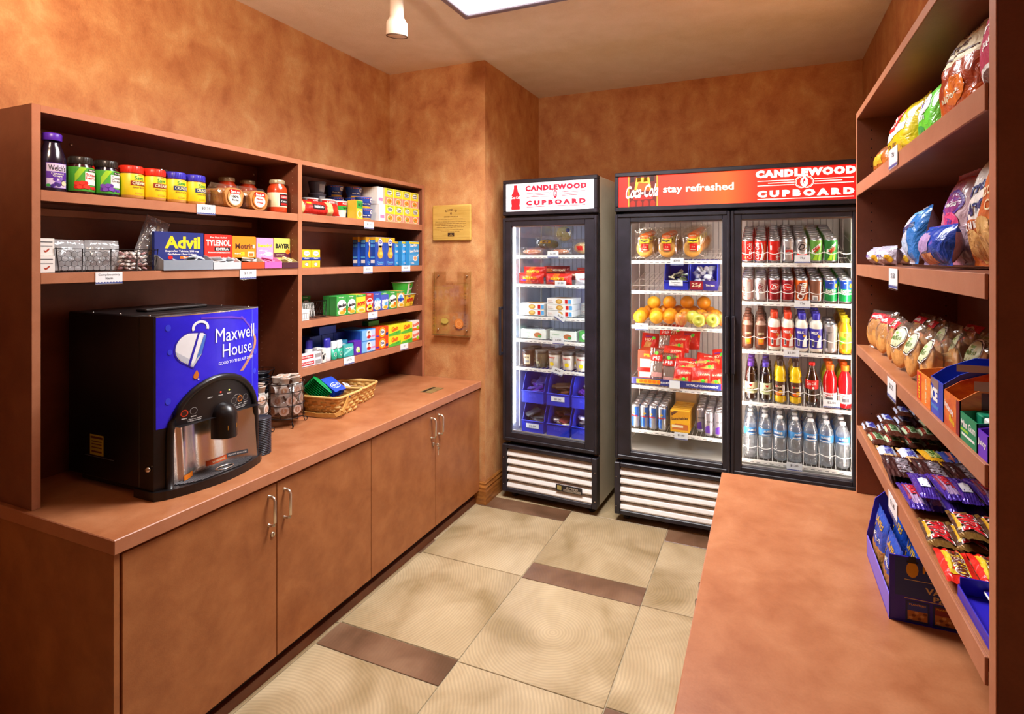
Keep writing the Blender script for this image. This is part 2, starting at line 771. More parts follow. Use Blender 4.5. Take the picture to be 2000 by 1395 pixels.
# track lamp: rail, arm, stem and flared can
TRK = mat('#e8d6c2', .45)
tr = thing('track_light', 'cream track lamp head pointing down from the ceiling track', 'lamp', (.86, 1.36, ZC))
m = MB()
m.box(-.02, .10, -.018, .018, -.026, 0, TRK, .003)
m.obj('rail', tr)
MB().box(-.03, .05, -.02, .02, -.06, -.024, TRK, .006).obj('adapter', tr)
m = MB()
Tm = Matrix.Translation((.005, -.0, -.055)) @ Matrix.Rotation(.1, 4, 'Y') @ Matrix.Rotation(.14, 4, 'X')
m.lathe([(.0, -.185), (.05, -.185), (.052, -.18), (.050, -.125), (.034, -.098), (.031, -.01), (.0, 0)], TRK, 24, T=Tm)
m.obj('lamp_shade', tr)
MB().lathe([(.047, -.1865), (.0525, -.1865), (.0525, -.1835), (.047, -.1835)], mat('#4a3424', .4), 24, T=Tm, caps=False).obj('rim', tr)
# ================================================================ cabinets and shelf units
MEL = mottled('cherry_melamine', ['#8c512b', '#955930', '#9e6136', '#a6693c'], 9, (1, 1, 1), .42, .05, 260, .1, .4)
TOPM = mottled('counter_laminate', ['#985a36', '#a1633e', '#a96c46', '#b0744e'], 9, (1, 1, 1), .38, .04, 220, .1, .4)
SHM = mottled('shelf_melamine', ['#74422e', '#7d4832', '#865038'], 9, (1, 1, 1), .45, .05, 260, .1, .4)
EDGE = mottled('edge_banding', ['#a86a4a', '#b07251', '#b87b5a'], 9, (1, 1, 1), .42, .02, 260, .08, .4)
DARKW = mat('#3a1c0e', .6)
NICK = mat('#d6c8b4', .28, .9)
DOT = mat('#20100a', .7)
DOTL = mat('#b89a86', .5)


def bx(name, parent, x0, x1, y0, y1, z0, z1, m=MEL, c=.0015):
    return MB().box(x0, x1, y0, y1, z0, z1, m, c).obj(name, parent)


def bar_handle(x, y, z0, z1, parent):
    r, d, k = .0055, .032, .014
    pts = [(x, y, z0), (x + d - k, y, z0), (x + d - k * .3, y, z0 + k * .3), (x + d, y, z0 + k), (x + d, y, z1 - k), (x + d - k * .3, y, z1 - k * .3), (x + d - k, y, z1), (x, y, z1)]
    return MB().tube(pts, r, NICK, 10).obj('handle', parent)


# --- left base cabinet
cab = thing('base_cabinet', 'long brown base cabinet with four doors under the coffee machine counter', 'cabinet', (0, 0, 0))
bx('cabinet_body', cab, .004, .722, .212, 2.402, .0886, .779, SHM)
bx('side_panel', cab, .004, .744, .194, .211, 0, .779)
bx('toe_kick', cab, .66, .700, .212, 2.402, 0, .088, DARKW)
bx('plinth_trim', cab, .7005, .719, .213, 2.404, 0, .042, mottled('plinth', ['#5a2c16', '#7a4424'], 6, (1, 1, 1), .5))
dy = [.2164, .7704, 1.3219, 1.878, 2.4035]
HY = {0: .7327, 1: .806, 2: 1.8314, 3: 1.908}
for i in range(4):
    d = bx('door', cab, .7225, .744, dy[i] + .0015, dy[i + 1] - .0015, .0886, .770)
    bar_handle(.744, HY[i], .620, .7315, d)
    if i in (0, 2):
        yl = .7491 if i == 0 else 1.8521
        m = MB()
        T = Matrix.Translation((.744, yl, .577)) @ Matrix.Rotation(PI / 2, 4, 'Y')
        m.lathe([(.0, 0), (.0095, 0), (.0095, .004), (.0085, .005), (0, .005)], NICK, 16, T=T)
        m.box(.749, .7495, yl - .001, yl + .001, .572, .582, DARKW)
        m.obj('lock', d)
ky = thing('key', 'small key with ring hanging from the lock of the third base cabinet door', 'key', (.7625, 1.853, .577))
m = MB()
m.box(-.0120, .006, -.0015, .0015, -.003, .003, NICK)
m.lathe([(0, -.0012), (.009, -.0012), (.009, .0012), (0, .0012)], NICK, 14, T=Matrix.Translation((.012, 0, 0)) @ Matrix.Rotation(PI / 2, 4, 'X'))
m.obj('blade', ky)
m = MB()
m.tube([(.012 + .0, .009 * math.cos(a), -.012 + .010 * math.sin(a)) for a in [2 * PI * k / 14 for k in range(14)]], .0009, NICK, 5, True)
m.obj('ring', ky)
m = MB()
m.box(.0112, .0128, .004, .010, -.062, -.018, NICK, .0004)
m.lathe([(0, -.0009), (.008, -.0009), (.008, .0009), (0, .0009)], NICK, 12, T=Matrix.Translation((.012, .007, -.025)) @ Matrix.Rotation(PI / 2, 4, 'Y'))
m.obj('spare_key', ky)
# --- left countertop
ct = thing('countertop', 'long brown laminate countertop carrying the coffee machine and baskets', 'countertop', (0, 0, 0))
MB().box(.003, .757, .188, 2.406, .781, .826, EDGE, .0025, top=TOPM).obj('slab', ct)
sl = thing('payment_slot', 'flat metal payment slot plate with dark slit set in the countertop', 'slot plate', (.592, 2.066, .826))
m = MB()
BRZ = mottled('slot_brass', ['#6a5634', '#8c7446'], 14, rough=.35)
m.box(-.043, .043, -.07, .07, .0002, .0025, BRZ, .001)
m.obj('plate', sl)
MB().box(-.030, -.012, -.062, .062, .0024, .0032, mat('#0c0806', .5)).obj('slit', sl)


def holes(parent, x0, x1, y, zs, face=-1, m=DOT):
    """two columns of shelf-pin holes on a panel face across y"""
    b = MB()
    for x in (x0, x1):
        for z in zs:
            pts = [(x + .0024 * math.cos(a), y, z + .0024 * math.sin(a)) for a in [2 * PI * k / 6 for k in range(6)]]
            b.add(pts, [range(6)], m)
    o = b.obj('pin_holes', parent)
    o['kind'] = 'stuff'


# --- left upper shelf unit
ul = thing('shelf_unit', 'brown open shelf unit standing on the left countertop', 'shelves', (0, 0, 0))
PY = [(.203, .2265), (1.293, 1.3175), (2.380, 2.4045)]
for a, b in PY:
    MB().box(.004, .2995, a, b, .8265, 2.162, SHM, .001).obj('side_panel' if a != 1.293 else 'divider', ul)
    MB().box(.2996, .3015, a, b, .8265, 2.162, EDGE, .0004).obj('edge_strip', ul)
for a, b in ((.2267, 1.2928), (1.3177, 2.3798)):
    MB().box(.004, .2995, a, b, 2.138, 2.1615, SHM, .001).obj('top_panel', ul)
    MB().box(.2996, .3012, a, b, 2.138, 2.1615, EDGE, .0004).obj('edge_strip', ul)
    bx('back_panel', ul, .004, .0125, a, b, .8265, 2.137, SHM, .0005)
LSH = [(0, 1.845, 1.881), (0, 1.568, 1.604), (1, 1.846, 1.886), (1, 1.565, 1.602), (1, 1.288, 1.325), (1, 1.038, 1.079)]
for s, z0, z1 in LSH:
    a, b = PY[s][1] + .001, PY[s + 1][0] - .001
    MB().box(.013, .296, a, b, z1 - .022, z1, SHM, .001).obj('shelf', ul)
    MB().box(.2962, .3005, a, b, z0, z1, EDGE, .0008).obj('shelf_lip', ul)
for s in (0, 1):
    bx('cleat', ul, .0128, .034, PY[s][1] + .001, PY[s + 1][0] - .05, 1.812, 1.840, EDGE)
zz = [.95 + .032 * k for k in range(37)]
for y in (1.2927, 2.3797):
    holes(ul, .045, .262, y, zz, m=DOTL)
m = MB()
for (u, v) in ((139, 283), (496, 341), (637, 362)):
    q = at(u, v, 0, .0128)
    m.lathe([(0, 0), (.006, 0), (.005, .003), (0, .0035)], NICK, 10, T=Matrix.Translation(q) @ Matrix.Rotation(PI / 2, 4, 'Y'))
m.obj('screw_caps', ul)['kind'] = 'stuff'

# --- right base, counter, shelf unit
cb = thing('base_cabinet', 'brown base cabinet carrying the counter on the right', 'cabinet', (0, 0, 0))
bx('cabinet_body', cb, 2.405, XW - .004, .14, 1.385, .0886, .779)
bx('toe_kick', cb, 2.45, XW - .004, .15, 1.375, 0, .088, DARKW)
for a, b in ((.14, .76), (.763, 1.385)):
    d = bx('door', cb, 2.383, 2.4045, a, b - .002, .0886, .770)
    y = b - .04 if a < .5 else a + .04
    MB().tube([(2.383, y, .62), (2.355, y, .62), (2.351, y, .63), (2.351, y, .72), (2.355, y, .73), (2.383, y, .73)], .0055, NICK, 8).obj('handle', d)
c2 = thing('countertop', 'wide brown laminate countertop on the right under the snack shelves', 'countertop', (0, 0, 0))
MB().box(2.3687, XW - .003, .105, 1.392, .781, .826, EDGE, .0025, top=TOPM).obj('slab', c2)
ur = thing('shelf_unit', 'brown open snack shelf unit standing on the right counter', 'shelves', (0, 0, 0))
XR = 2.8236
for a, b in ((.140, .164), (1.375, 1.399)):
    bb = b if b < 1 else 1.392
    MB().box(XR + .002, XW - .004, a, bb, .8265, 2.167, SHM, .001).obj('side_panel', ur)
    MB().box(XR, XR + .0019, a, bb, .8265, 2.167, EDGE, .0004).obj('edge_strip', ur)
MB().box(XR + .002, XW - .004, .1642, 1.3748, 2.144, 2.1665, SHM, .001).obj('top_panel', ur)
MB().box(XR, XR + .0019, .1642, 1.3748, 2.144, 2.1665, EDGE, .0004).obj('edge_strip', ur)
bx('back_panel', ur, XW - .013, XW - .004, .1642, 1.3748, .8265, 2.143, SHM, .0005)
RSH = [(1.873, 1.914), (1.594, 1.632), (1.316, 1.350), (1.024, 1.066)]
for z0, z1 in RSH:
    a = .1795
    MB().box(XR + .0045, XW - .0135, a, 1.374, z1 - .022, z1, SHM if z1 > 1.4 else TOPM, .001).obj('shelf', ur)
    MB().box(XR - .0005, XR + .0043, a, 1.374, z0, z1, EDGE, .0008).obj('shelf_lip', ur)
bx('cleat', ur, XW - .035, XW - .0135, .30, 1.10, 1.838, 1.868, EDGE)
holes(ur, XR + .045, XW - .045, 1.3747, zz)


# --- price tags clipped to the shelf lips
TAGB = mat('#3a4a8e', .5)
TAGW = mat('#eef0f2', .35)
TXT = mat('#2c2c34', .5)
HOLD = film('#f6faff', .9, .08, 'hold')


def price_tag(text, loc, rz, label, wd=.083, hh=.043, tilt=0.0, group='price tags', sub='', up=0.0):
    t = thing('price_tag', label, 'price tag', loc, rz, group)
    t.rotation_euler = (tilt, 0, rz)
    MB().box(-wd / 2, wd / 2, -.0018, -.0006, -hh, up, TAGW, .0003).obj('card', t)
    D = Decal()
    lines = text.split('\n')
    for i, l in enumerate(lines):
        hgt = hh * (.30 if len(lines) == 1 else .22)
        D.text(l, 0, up - (hh + up) * (.38 if len(lines) == 1 else .24 + .28 * i), min(wd * .8, hgt * .62 * max(1, len(l))), hgt, TXT, 0, .012)
    if sub:
        D.text(sub, 0, -hh * .66, wd * .35, hh * .10, TXT, 0)
    D.rect(-wd / 2, wd / 2, -hh * .97, -hh * .82, TAGB, 0)
    n = 9
    for i in range(n):
        x = -wd / 2 + (i + .5) * wd / n
        D.rect(x - wd * .03, x + wd * .02, -hh * .86, -hh * .78, TAGW, 1)
    MB().decal(D, front(-.0018), .0003).obj('print', t)
    m = MB()
    m.box(-wd / 2 - .002, wd / 2 + .002, -.0026, -.0002, -hh - .003, -hh - .002, HOLD)
    m.obj('holder', t)
    return t


XT = .3016
for (y, z, tx, lb, wd) in [
    (.7975, 1.8835, '$3.50', 'price tag reading $3.50 below the peanut butter jars', .083),
    (.4277, 1.603, 'Complimentary\nItem', 'tag reading Complimentary Item below the wire basket', .088),
    (1.0007, 1.600, '$1.00', 'price tag reading $1.00 below the pain reliever cartons', .086),
    (1.828, 1.874, '$1.50', 'price tag reading $1.50 below the macaroni cups', .086),
    (1.819, 1.603, '$2.50', 'price tag reading $2.50 below the blue macaroni cartons', .08),
    (2.191, 1.604, '$2.25', 'price tag reading $2.25 below the tuna lunch cartons', .094),
    (1.863, 1.3235, '95¢', 'small price tag below the single serve cereal boxes', .084),
    (1.6585, 1.084, '$1.25', 'price tag below the toothpaste and deodorant', .087),
    (2.174, 1.086, '$1', 'price tag below the yellow green fabric softener boxes', .083)]:
    price_tag(tx, (XT, y, z), FACE_L, lb, wd)
for (y, z, tx, lb) in [(.783, 1.932, '75¢', 'white price tag on the chip bag shelf edge'),
                       (.783, 1.628, '$1.50', 'white price tag on the cookie shelf edge'),
                       (.801, 1.345, '$1.25', 'white price tag on the muffin shelf edge'),
                       (.787, 1.052, '$1.00', 'white price tag on the candy bar shelf edge')]:
    price_tag(tx, (XR - .001, y, z), FACE_R, lb, .098, .05, group='price tags on the snack shelves')
# ================================================================ glass-door coolers
BLK = mottled('black_plastic', ['#17151b', '#201d25', '#2a2630'], 8, rough=.42)
BEIGE = mottled('beige_enamel', ['#b9b09a', '#c0b7a2', '#c6bea9'], 6, rough=.45)
LINER = mat('#e6e0da', .4)
LINER_B = mat('#c9cede', .4)
WIRE = mat('#f3efe8', .4)
SLATM = mottled('slat_enamel', ['#d9d6d0', '#e4e1dc', '#ece9e4'], 6, rough=.4)
GLASS = film('#fbfdfd', .96, .02, 'door', 0, 60, .22)
TUBE_W = mat('#f2f6ff', .5, emit=26)
TUBE_R = mat('#ffe9dc', .5, emit=44)
CRIM = '#b01030'


def wire_shelf(parent, x0, x1, y0, y1, z, tilt, guard=None, n=24, gh=.065):
    """coated wire shelf: front rail with tag slots, side rails, rods; guard = divider positions"""
    th = math.atan(tilt)
    T = Matrix.Translation((0, y0, z)) @ Matrix.Rotation(th, 4, 'X')
    L = (y1 - y0) / math.cos(th)
    m = MB()
    m.box(x0, x1, -.006, -.002, -.022, .0, WIRE, .0005, T)
    k = int((x1 - x0) / .035)
    D = Decal()
    for i in range(k):
        a = x0 + (i + .5) * (x1 - x0) / k
        D.rect(a - .011, a + .010, -.0165, -.0135, DGREY)
    m.decal(D, front(-.006), .0003, T)
    m.box(x0, x0 + .005, 0, L, -.008, -.003, WIRE, 0, T)
    m.box(x1 - .005, x1, 0, L, -.008, -.003, WIRE, 0, T)
    for q in (.3, .62, .98):
        m.box(x0, x1, L * q - .003, L * q + .003, -.009, -.005, WIRE, 0, T)
    for i in range(n + 1):
        a = x0 + (x1 - x0) * i / n
        m.tube([T @ Vector((a, 0, -.002)), T @ Vector((a, L, -.002))], .0017, WIRE, 4)
    sh = m.obj('wire_shelf', parent)
    if guard:
        m = MB()
        r = .0019
        for a in guard:
            m.tube([T @ Vector(q) for q in ((a, -.004, -.004), (a, -.006, gh), (a, .03, gh + .03), (a, L * .9, gh + .03))], .0012, WIRE, 5)
        pts = []
        for a, b in zip(guard[:-1], guard[1:]):
            for t in range(5):
                s = t / 5
                pts.append(T @ Vector((a + (b - a) * s, -.007 - .006 * math.sin(PI * s), gh - .012 * math.sin(PI * s))))
        pts.append(T @ Vector((guard[-1], -.007, gh)))
        m.tube(pts, r, WIRE, 5)
        m.obj('wire_guard', sh)
    return sh, T


def cooler(label, loc, rz, W, doors, sign, liner, tube, badge=False, glass_z=(.46, 1.872), tubes=()):
    t = thing('glass_door_cooler', label, 'cooler', loc, rz)
    h, DP = W / 2, .755
    Z0, Z1 = .045, 2.185
    c = MB()
    c.box(-h + .004, -h + .035, .045, DP, Z0, Z1, BEIGE, .002)
    c.box(h - .035, h - .004, .045, DP, Z0, Z1, BEIGE, .002)
    c.box(-h + .035, h - .035, DP - .03, DP, Z0, Z1, BEIGE)
    c.box(-h + .035, h - .035, .05, DP - .03, 1.945, Z1 - .001, BEIGE)
    c.box(-h + .035, h - .035, .05, DP - .03, Z0, .425, DGREY)
    c.obj('cabinet_shell', t)
    li = MB()
    a, b = -h + .0352, h - .0352
    li.box(a, a + .006, .05, DP - .036, .4252, 1.944, liner)
    li.box(b - .006, b, .05, DP - .036, .4252, 1.944, liner)
    k = int((b - a) / .038)
    for i in range(k):
        x0 = a + .006 + i * (b - a - .012) / k
        x1 = x0 + (b - a - .012) / k - .0035
        li.box(x0, x1, DP - .042, DP - .036, .4252, 1.944, liner, .001)
    li.box(a + .006, b - .006, DP - .0362, DP - .031, .4252, 1.944, GREY)
    li.box(a, b, .05, DP - .036, .4252, .431, mat('#8a8680', .4))
    li.box(a, b, .05, DP - .036, 1.938, 1.944, liner)
    li.obj('liner', t)
    for x in (a + .0065, b - .0125):
        for y in (.16, .52):
            MB().box(x, x + .006, y, y + .016, .45, 1.92, WIRE).obj('shelf_standard', t)
    # header with lit sign
    hd = MB()
    z0, z1 = 1.945, 2.188
    for q in ((-h, h, z1 - .026, z1), (-h, h, z0, z0 + .028), (-h, -h + .024, z0 + .028, z1 - .026), (h - .024, h, z0 + .028, z1 - .026)):
        hd.box(q[0], q[1], -.004, .05, q[2], q[3], BLK, .004)
    ho = hd.obj('header_frame', t)
    sign(ho, -h + .024, h - .024, z0 + .028, z1 - .026)
    # mullion and jambs behind the doors
    j = MB()
    for x0, x1 in [(-h + .001, -h + .05), (h - .034, h - .001)] + ([(-.016, .038)] if len(doors) > 1 else []):
        j.box(x0, x1, .034, .058, .425, 1.944, BLK, .001)
    j.box(-h + .001, h - .001, .034, .058, 1.90, 1.944, BLK, .001)
    j.box(-h + .001, h - .001, .034, .058, .38, .44, BLK, .001)
    j.obj('door_jamb', t)
    for (x, y, z0_, z1_) in tubes:
        m = MB()
        m.lathe([(.0, z0_), (.0085, z0_), (.0085, z1_), (0, z1_)], tube, 10, (x, y, 0))
        m.obj('lamp_tube', t)
    for x0, x1, g0, g1, hs in doors:
        m = MB()
        za, zb = .398, 1.928
        gz0, gz1 = glass_z
        for q in ((x0, g0, za, zb), (g1, x1, za, zb), (g0, g1, za, gz0), (g0, g1, gz1, zb)):
            m.box(q[0], q[1], 0, .032, q[2], q[3], BLK, .003)
        # proud outer rim
        for q in ((x0, x0 + .018, za, zb), (x1 - .018, x1, za, zb), (x0 + .018, x1 - .018, za, za + .022), (x0 + .018, x1 - .018, zb - .02, zb)):
            m.box(q[0], q[1], -.008, .001, q[2], q[3], BLK, .003)
        d = m.obj('door', t)
        MB().box(g0 - .004, g1 + .004, .012, .018, gz0 - .004, gz1 + .004, GLASS).obj('glass', d)
        m = MB()
        gk = mat('#c9cbd2', .35, .6)
        m.box(g0, g1, .0185, .0225, gz0, gz0 + .011, gk)
        m.box(g0, g1, .0185, .0225, gz1 - .008, gz1, gk)
        m.box(g0, g0 + .004, .0185, .0225, gz0 + .011, gz1 - .008, gk)
        m.box(g1 - .004, g1, .0185, .0225, gz0 + .011, gz1 - .008, gk)
        m.obj('glass_gasket', d)
        m = MB()
        x = x0 + .016 if hs < 0 else x1 - .016
        if len(doors) == 1:
            x = x0 - .004
        pts = [(x, .0, .985), (x, -.035, .99), (x, -.04, 1.0), (x, -.04, 1.30), (x, -.035, 1.31), (x, .0, 1.315)]
        m.box(x - .009, x + .009, -.044, -.030, .985, 1.318, BLK, .004)
        m.box(x - .008, x + .008, -.031, .002, .985, 1.005, BLK, .002)
        m.box(x - .008, x + .008, -.031, .002, 1.298, 1.318, BLK, .002)
        m.obj('handle', d)
    # grille with louvre slats
    g = MB()
    za, zb = .048, .372
    for q in ((-h, -h + .035, za, zb), (h - .035, h, za, zb), (-h + .035, h - .035, za, za + .028), (-h + .035, h - .035, zb - .026, zb)):
        g.box(q[0], q[1], -.012, .05, q[2], q[3], BLK, .004)
    g.box(-h + .035, h - .035, .046, .05, za + .028, zb - .026, DARKW)
    for sx in (-1, 1):
        for z in (za + .05, zb - .09):
            g.lathe([(0, 0), (.004, 0), (.003, .002), (0, .0025)], CHROME, 8, T=Matrix.Translation((sx * (h - .012), -.012, z)) @ Matrix.Rotation(PI / 2, 4, 'X'))
    go = g.obj('grille_frame', t)
    n = 5
    zh = (zb - za - .054) / n
    for i in range(n):
        z = za + .026 + i * zh
        # curved louvre: leans out at the bottom edge
        prof = [(.006, z), (-.004, z + .004), (-.006, z + .012), (.002, z + zh * .55), (.016, z + zh * .80), (.03, z + zh * .86), (.03, z + zh * .80), (.018, z + zh * .72), (.008, z + zh * .50), (.002, z + .014), (.008, z + .008)]
        MB().prism(prof, -h + .0355, h - .0355, SLATM, 0).obj('slat', go)
    if badge:
        m = MB()
        m.box(.06, .245, -.0105, -.007, .122, .166, BLK, .001)
        D = Decal()
        D.rect(.07, .10, .130, .160, mat('#b8b070', .3, .6), 0)
        D.text('true', .175, .152, .085, .016, SILVER, 1, .02, 0, .2)
        D.rect(.115, .235, .127, .141, SILVER, 0)
        D.text('REFRIGERATION', .175, .134, .11, .008, BLACK, 1)
        m.decal(D, front(-.0105))
        m.obj('badge', go)
    # feet
    for sx in (-1, 1):
        for y in (.07, DP - .08):
            MB().lathe([(.022, 0), (.022, .010), (.012, .014), (.012, .046)], BLK, 12, (sx * (h - .06), y, 0)).obj('foot', t)
    return t


def wood_logo(D, x0, x1, z0, z1, m, bg, k=1):
    """the two-line sign lettering with the interlocked rings between rules"""
    w_, h_ = x1 - x0, z1 - z0
    X = lambda s: x0 + s * w_
    Z = lambda t: z0 + t * h_
    D.text('CANDLEWOOD', X(.5), Z(.86), w_, h_ * .26, m, k, .08, 0, 0, 1.2)
    D.text('CUPBOARD', X(.5), Z(.19), w_ * .97, h_ * .23, m, k, .08, 0, 0, 1.55)
    D.rect(X(.02), X(.98), Z(0), Z(.025), m, k)
    for t, a in ((.61, .02), (.535, .13), (.455, .02)):
        D.rect(X(a), X(.40), Z(t), Z(t + .025), m, k)
        D.rect(X(.60), X(1 - a), Z(t), Z(t + .025), m, k)
    cx, cz, r = X(.5), Z(.54), h_ * .20
    for s in (-1, 1):
        D.ring(cx + s * r * .42, cz, r, r, h_ * .018, m, k)
        D.ring(cx + s * r * .42, cz, r * .82, r * .82, h_ * .014, m, k, 16, PI / 2 if s < 0 else -PI / 2, 3 * PI / 2 if s < 0 else PI / 2)
    D.oval(cx, cz, r * .42, r * .86, m, k)
    D.oval(cx, cz + r * .1, r * .16, r * .48, bg, k + 1)
    D.oval(cx + r * .03, cz - r * .1, r * .08, r * .22, m, k + 2)
    return D


SIGN_W = mat('#f4f4f8', .5, emit=1.05)
SIGN_CR = mat('#b3122e', .5, emit=.75)
SIGN_RED = mat('#ee1420', .5, emit=.9)
SIGN_W2 = mat('#fff4e8', .5, emit=.98)


def sign_small(p, x0, x1, z0, z1):
    s = MB().box(x0, x1, .004, .010, z0, z1, SIGN_W).obj('sign_panel', p)
    D = Decal()
    w_, h_ = x1 - x0, z1 - z0
    wood_logo(D, x0 + w_ * .23, x0 + w_ * .925, z0 + h_ * .13, z1 - h_ * .09, SIGN_CR, SIGN_W)
    bx_, s_ = x0 + w_ * .115, h_
    bottle = [(.017, .92), (.020, .80), (.026, .70), (.044, .58), (.040, .50), (.046, .38), (.041, .2), (.046, .12), (.042, .06)]
    pts = [(bx_ + r, z0 + t * h_) for r, t in bottle] + [(bx_ - r, z0 + t * h_) for r, t in bottle[::-1]]
    b = len(bottle)
    for i in range(b - 1):
        (r0, t0), (r1, t1) = bottle[i], bottle[i + 1]
        D.poly([(bx_ - r0 * .75, z0 + t0 * h_), (bx_ + r0 * .75, z0 + t0 * h_), (bx_ + r1 * .75, z0 + t1 * h_), (bx_ - r1 * .75, z0 + t1 * h_)], SIGN_RED, 0)
    D.rect(bx_ - .0135, bx_ + .0135, z0 + h_ * .915, z0 + h_ * .945, SIGN_CR, 1)
    D.text('Coca-Cola', bx_, z0 + h_ * .50, .072, .020, SIGN_W, 2, .0, 0, .2)
    MB().decal(D, front(.004), .0005).obj('lettering', p)


def sign_big(p, x0, x1, z0, z1):
    m = bpy.data.materials.new('backlit_red')
    m.use_nodes = True
    nt = m.node_tree
    P = nt.nodes['Principled BSDF']
    t = nt.nodes.new('ShaderNodeTexCoord')
    sp = nt.nodes.new('ShaderNodeSeparateXYZ')
    nt.links.new(t.outputs['Object'], sp.inputs[0])
    cr = nt.nodes.new('ShaderNodeValToRGB')
    mr = nt.nodes.new('ShaderNodeMapRange')
    mr.inputs[1].default_value = x0
    mr.inputs[2].default_value = x1
    nt.links.new(sp.outputs[0], mr.inputs[0])
    nt.links.new(mr.outputs[0], cr.inputs[0])
    e = cr.color_ramp.elements
    cols = [(0, '#ee1d12'), (.3, '#f0331a'), (.48, '#f5561f'), (.62, '#ee2a16'), (1, '#e01414')]
    while len(e) < 5:
        e.new(.5)
    for i, (q, c) in enumerate(cols):
        e[i].position = q
        e[i].color = lin(c)
    nt.links.new(cr.outputs[0], P.inputs['Base Color'])
    nt.links.new(cr.outputs[0], P.inputs['Emission Color'])
    P.inputs['Emission Strength'].default_value = .92
    MB().box(x0, x1, .004, .010, z0, z1, m).obj('sign_panel', p)
    D = Decal()
    w_, h_ = x1 - x0, z1 - z0
    X = lambda s: x0 + s * w_
    Z = lambda q: z0 + q * h_
    wood_logo(D, X(.605), X(.985), Z(.07), Z(.97), SIGN_W2, SIGN_RED)
    D.text('stay refreshed', X(.3625), Z(.50), w_ * .307, h_ * .30, SIGN_W2, 1, .02)
    # printed bottle at the left end
    B1, B2, B3, B4 = (mat('#5a1408', .5, emit=.6), mat('#8e1c0c', .5, emit=.7), mat('#f0a030', .5, emit=.9), mat('#2c0a06', .5, emit=.4))
    D.poly([(X(.045), Z(0)), (X(.185), Z(0)), (X(.182), Z(.3)), (X(.18), Z(.72)), (X(.178), Z(1)), (X(.052), Z(1)), (X(.05), Z(.72)), (X(.048), Z(.3))], B1, 0)
    D.poly([(X(.075), Z(.55)), (X(.155), Z(.55)), (X(.145), Z(.95)), (X(.085), Z(.95))], B3, 1)
    D.poly([(X(.085), Z(.5)), (X(.15), Z(.5)), (X(.14), Z(.75)), (X(.095), Z(.8))], mat('#d84a14', .5, emit=.85), 2)
    for i in range(4):
        a = .056 + i * .031
        D.poly([(X(a), Z(0)), (X(a + .024), Z(0)), (X(a + .024), Z(.13)), (X(a + .018), Z(.2)), (X(a + .005), Z(.2)), (X(a), Z(.13))], B2, 1)
        D.poly([(X(a), Z(.80)), (X(a + .02), Z(.82)), (X(a + .018), Z(1)), (X(a + .003), Z(1))], B4, 1)
    D.rect(X(.047), X(.0505), Z(.0), Z(1), B3, 1)
    D.rect(X(.1795), X(.183), Z(.0), Z(1), B3, 1)
    D.rect(X(.07), X(.16), Z(.235), Z(.36), mat('#d01a10', .5, emit=.9), 1)
    D.text('Coca-Cola', X(.112), Z(.50), w_ * .155, h_ * .42, SIGN_W2, 4, .015, .06, .25)
    D.poly([(X(.05), Z(.30)), (X(.075), Z(.38)), (X(.11), Z(.36)), (X(.075), Z(.33))], SIGN_W2, 4)
    MB().decal(D, front(.004), .0004).obj('lettering', p)


SX, SY, SRZ = 1.188, 2.536, -.05
BX, BY = 2.335, 2.520
cool_s = cooler('slim cooler with one glass door, white lit sign and beige sides', (SX, SY, 0), SRZ, .69,
                [(-.343, .343, -.283, .258, -1)], sign_small, LINER_B, TUBE_W, True, (.458, 1.873), [(-.296, .075, .50, 1.88), (.285, .075, .50, 1.88)])
cool_b = cooler('wide cooler with two glass doors and red lit sign beside the slim cooler', (BX, BY, 0), 0, 1.376,
                [(-.686, .0015, -.590, -.042, 1), (.0045, .686, .062, .628, -1)], sign_big, LINER, TUBE_R, False, (.445, 1.878),
                [(-.617, .046, .46, 1.88), (-.030, .046, .46, 1.88), (.050, .046, .46, 1.88), (.6395, .046, .46, 1.88)])
YS = .10                      # shelf fronts behind the door plane
S_SH = [1.672, 1.472, 1.250, 1.088, .890]
for z in S_SH:
    wire_shelf(cool_s, -.298, .298, YS, .70, z, .0, None, 22)
SHB = {}
for i, (z, tl) in enumerate([(1.640, .14), (1.448, .17), (1.226, .10), (.844, .08), (.562, .05)]):
    SHB[i] = (z, tl)
    wire_shelf(cool_b, -.640, -.022, YS, .70, z, tl, None, 24)
COLX = [2.4275 + .0735 * k for k in range(8)]
GRD = [2.39075 + .0735 * k - BX for k in range(9)]
SHC = {}
for i, (z, tl) in enumerate([(1.625, .20), (1.397, .14), (1.112, .14), (.805, .10), (.466, .08)]):
    SHC[i] = (z, tl)
    g = GRD if i < 3 else [q - BX for q in (2.405, 2.488, 2.568, 2.648, 2.731, 2.816, 2.828, 2.904, 2.979)] if i == 3 else [2.403 + .081 * k - BX for k in range(8)]
    wire_shelf(cool_b, .028, .640, YS, .70, z, tl, g, 24, .066 if i < 2 else .085)


def on_shelf(tab, i, x, d):
    """world point on the big cooler's shelf i, d metres behind its front rail, and the shelf's lean"""
    z, tl = tab[i]
    th = math.atan(tl)
    return Vector((x, BY + YS + d * math.cos(th) - .001 * math.sin(th), z + d * math.sin(th) + .001)), th


def in_small(x, d, z):
    """world point inside the slim cooler from its own left-right and depth"""
    c, s = math.cos(SRZ), math.sin(SRZ)
    y = YS + d
    return Vector((SX + x * c - y * s, SY + x * s + y * c, z))
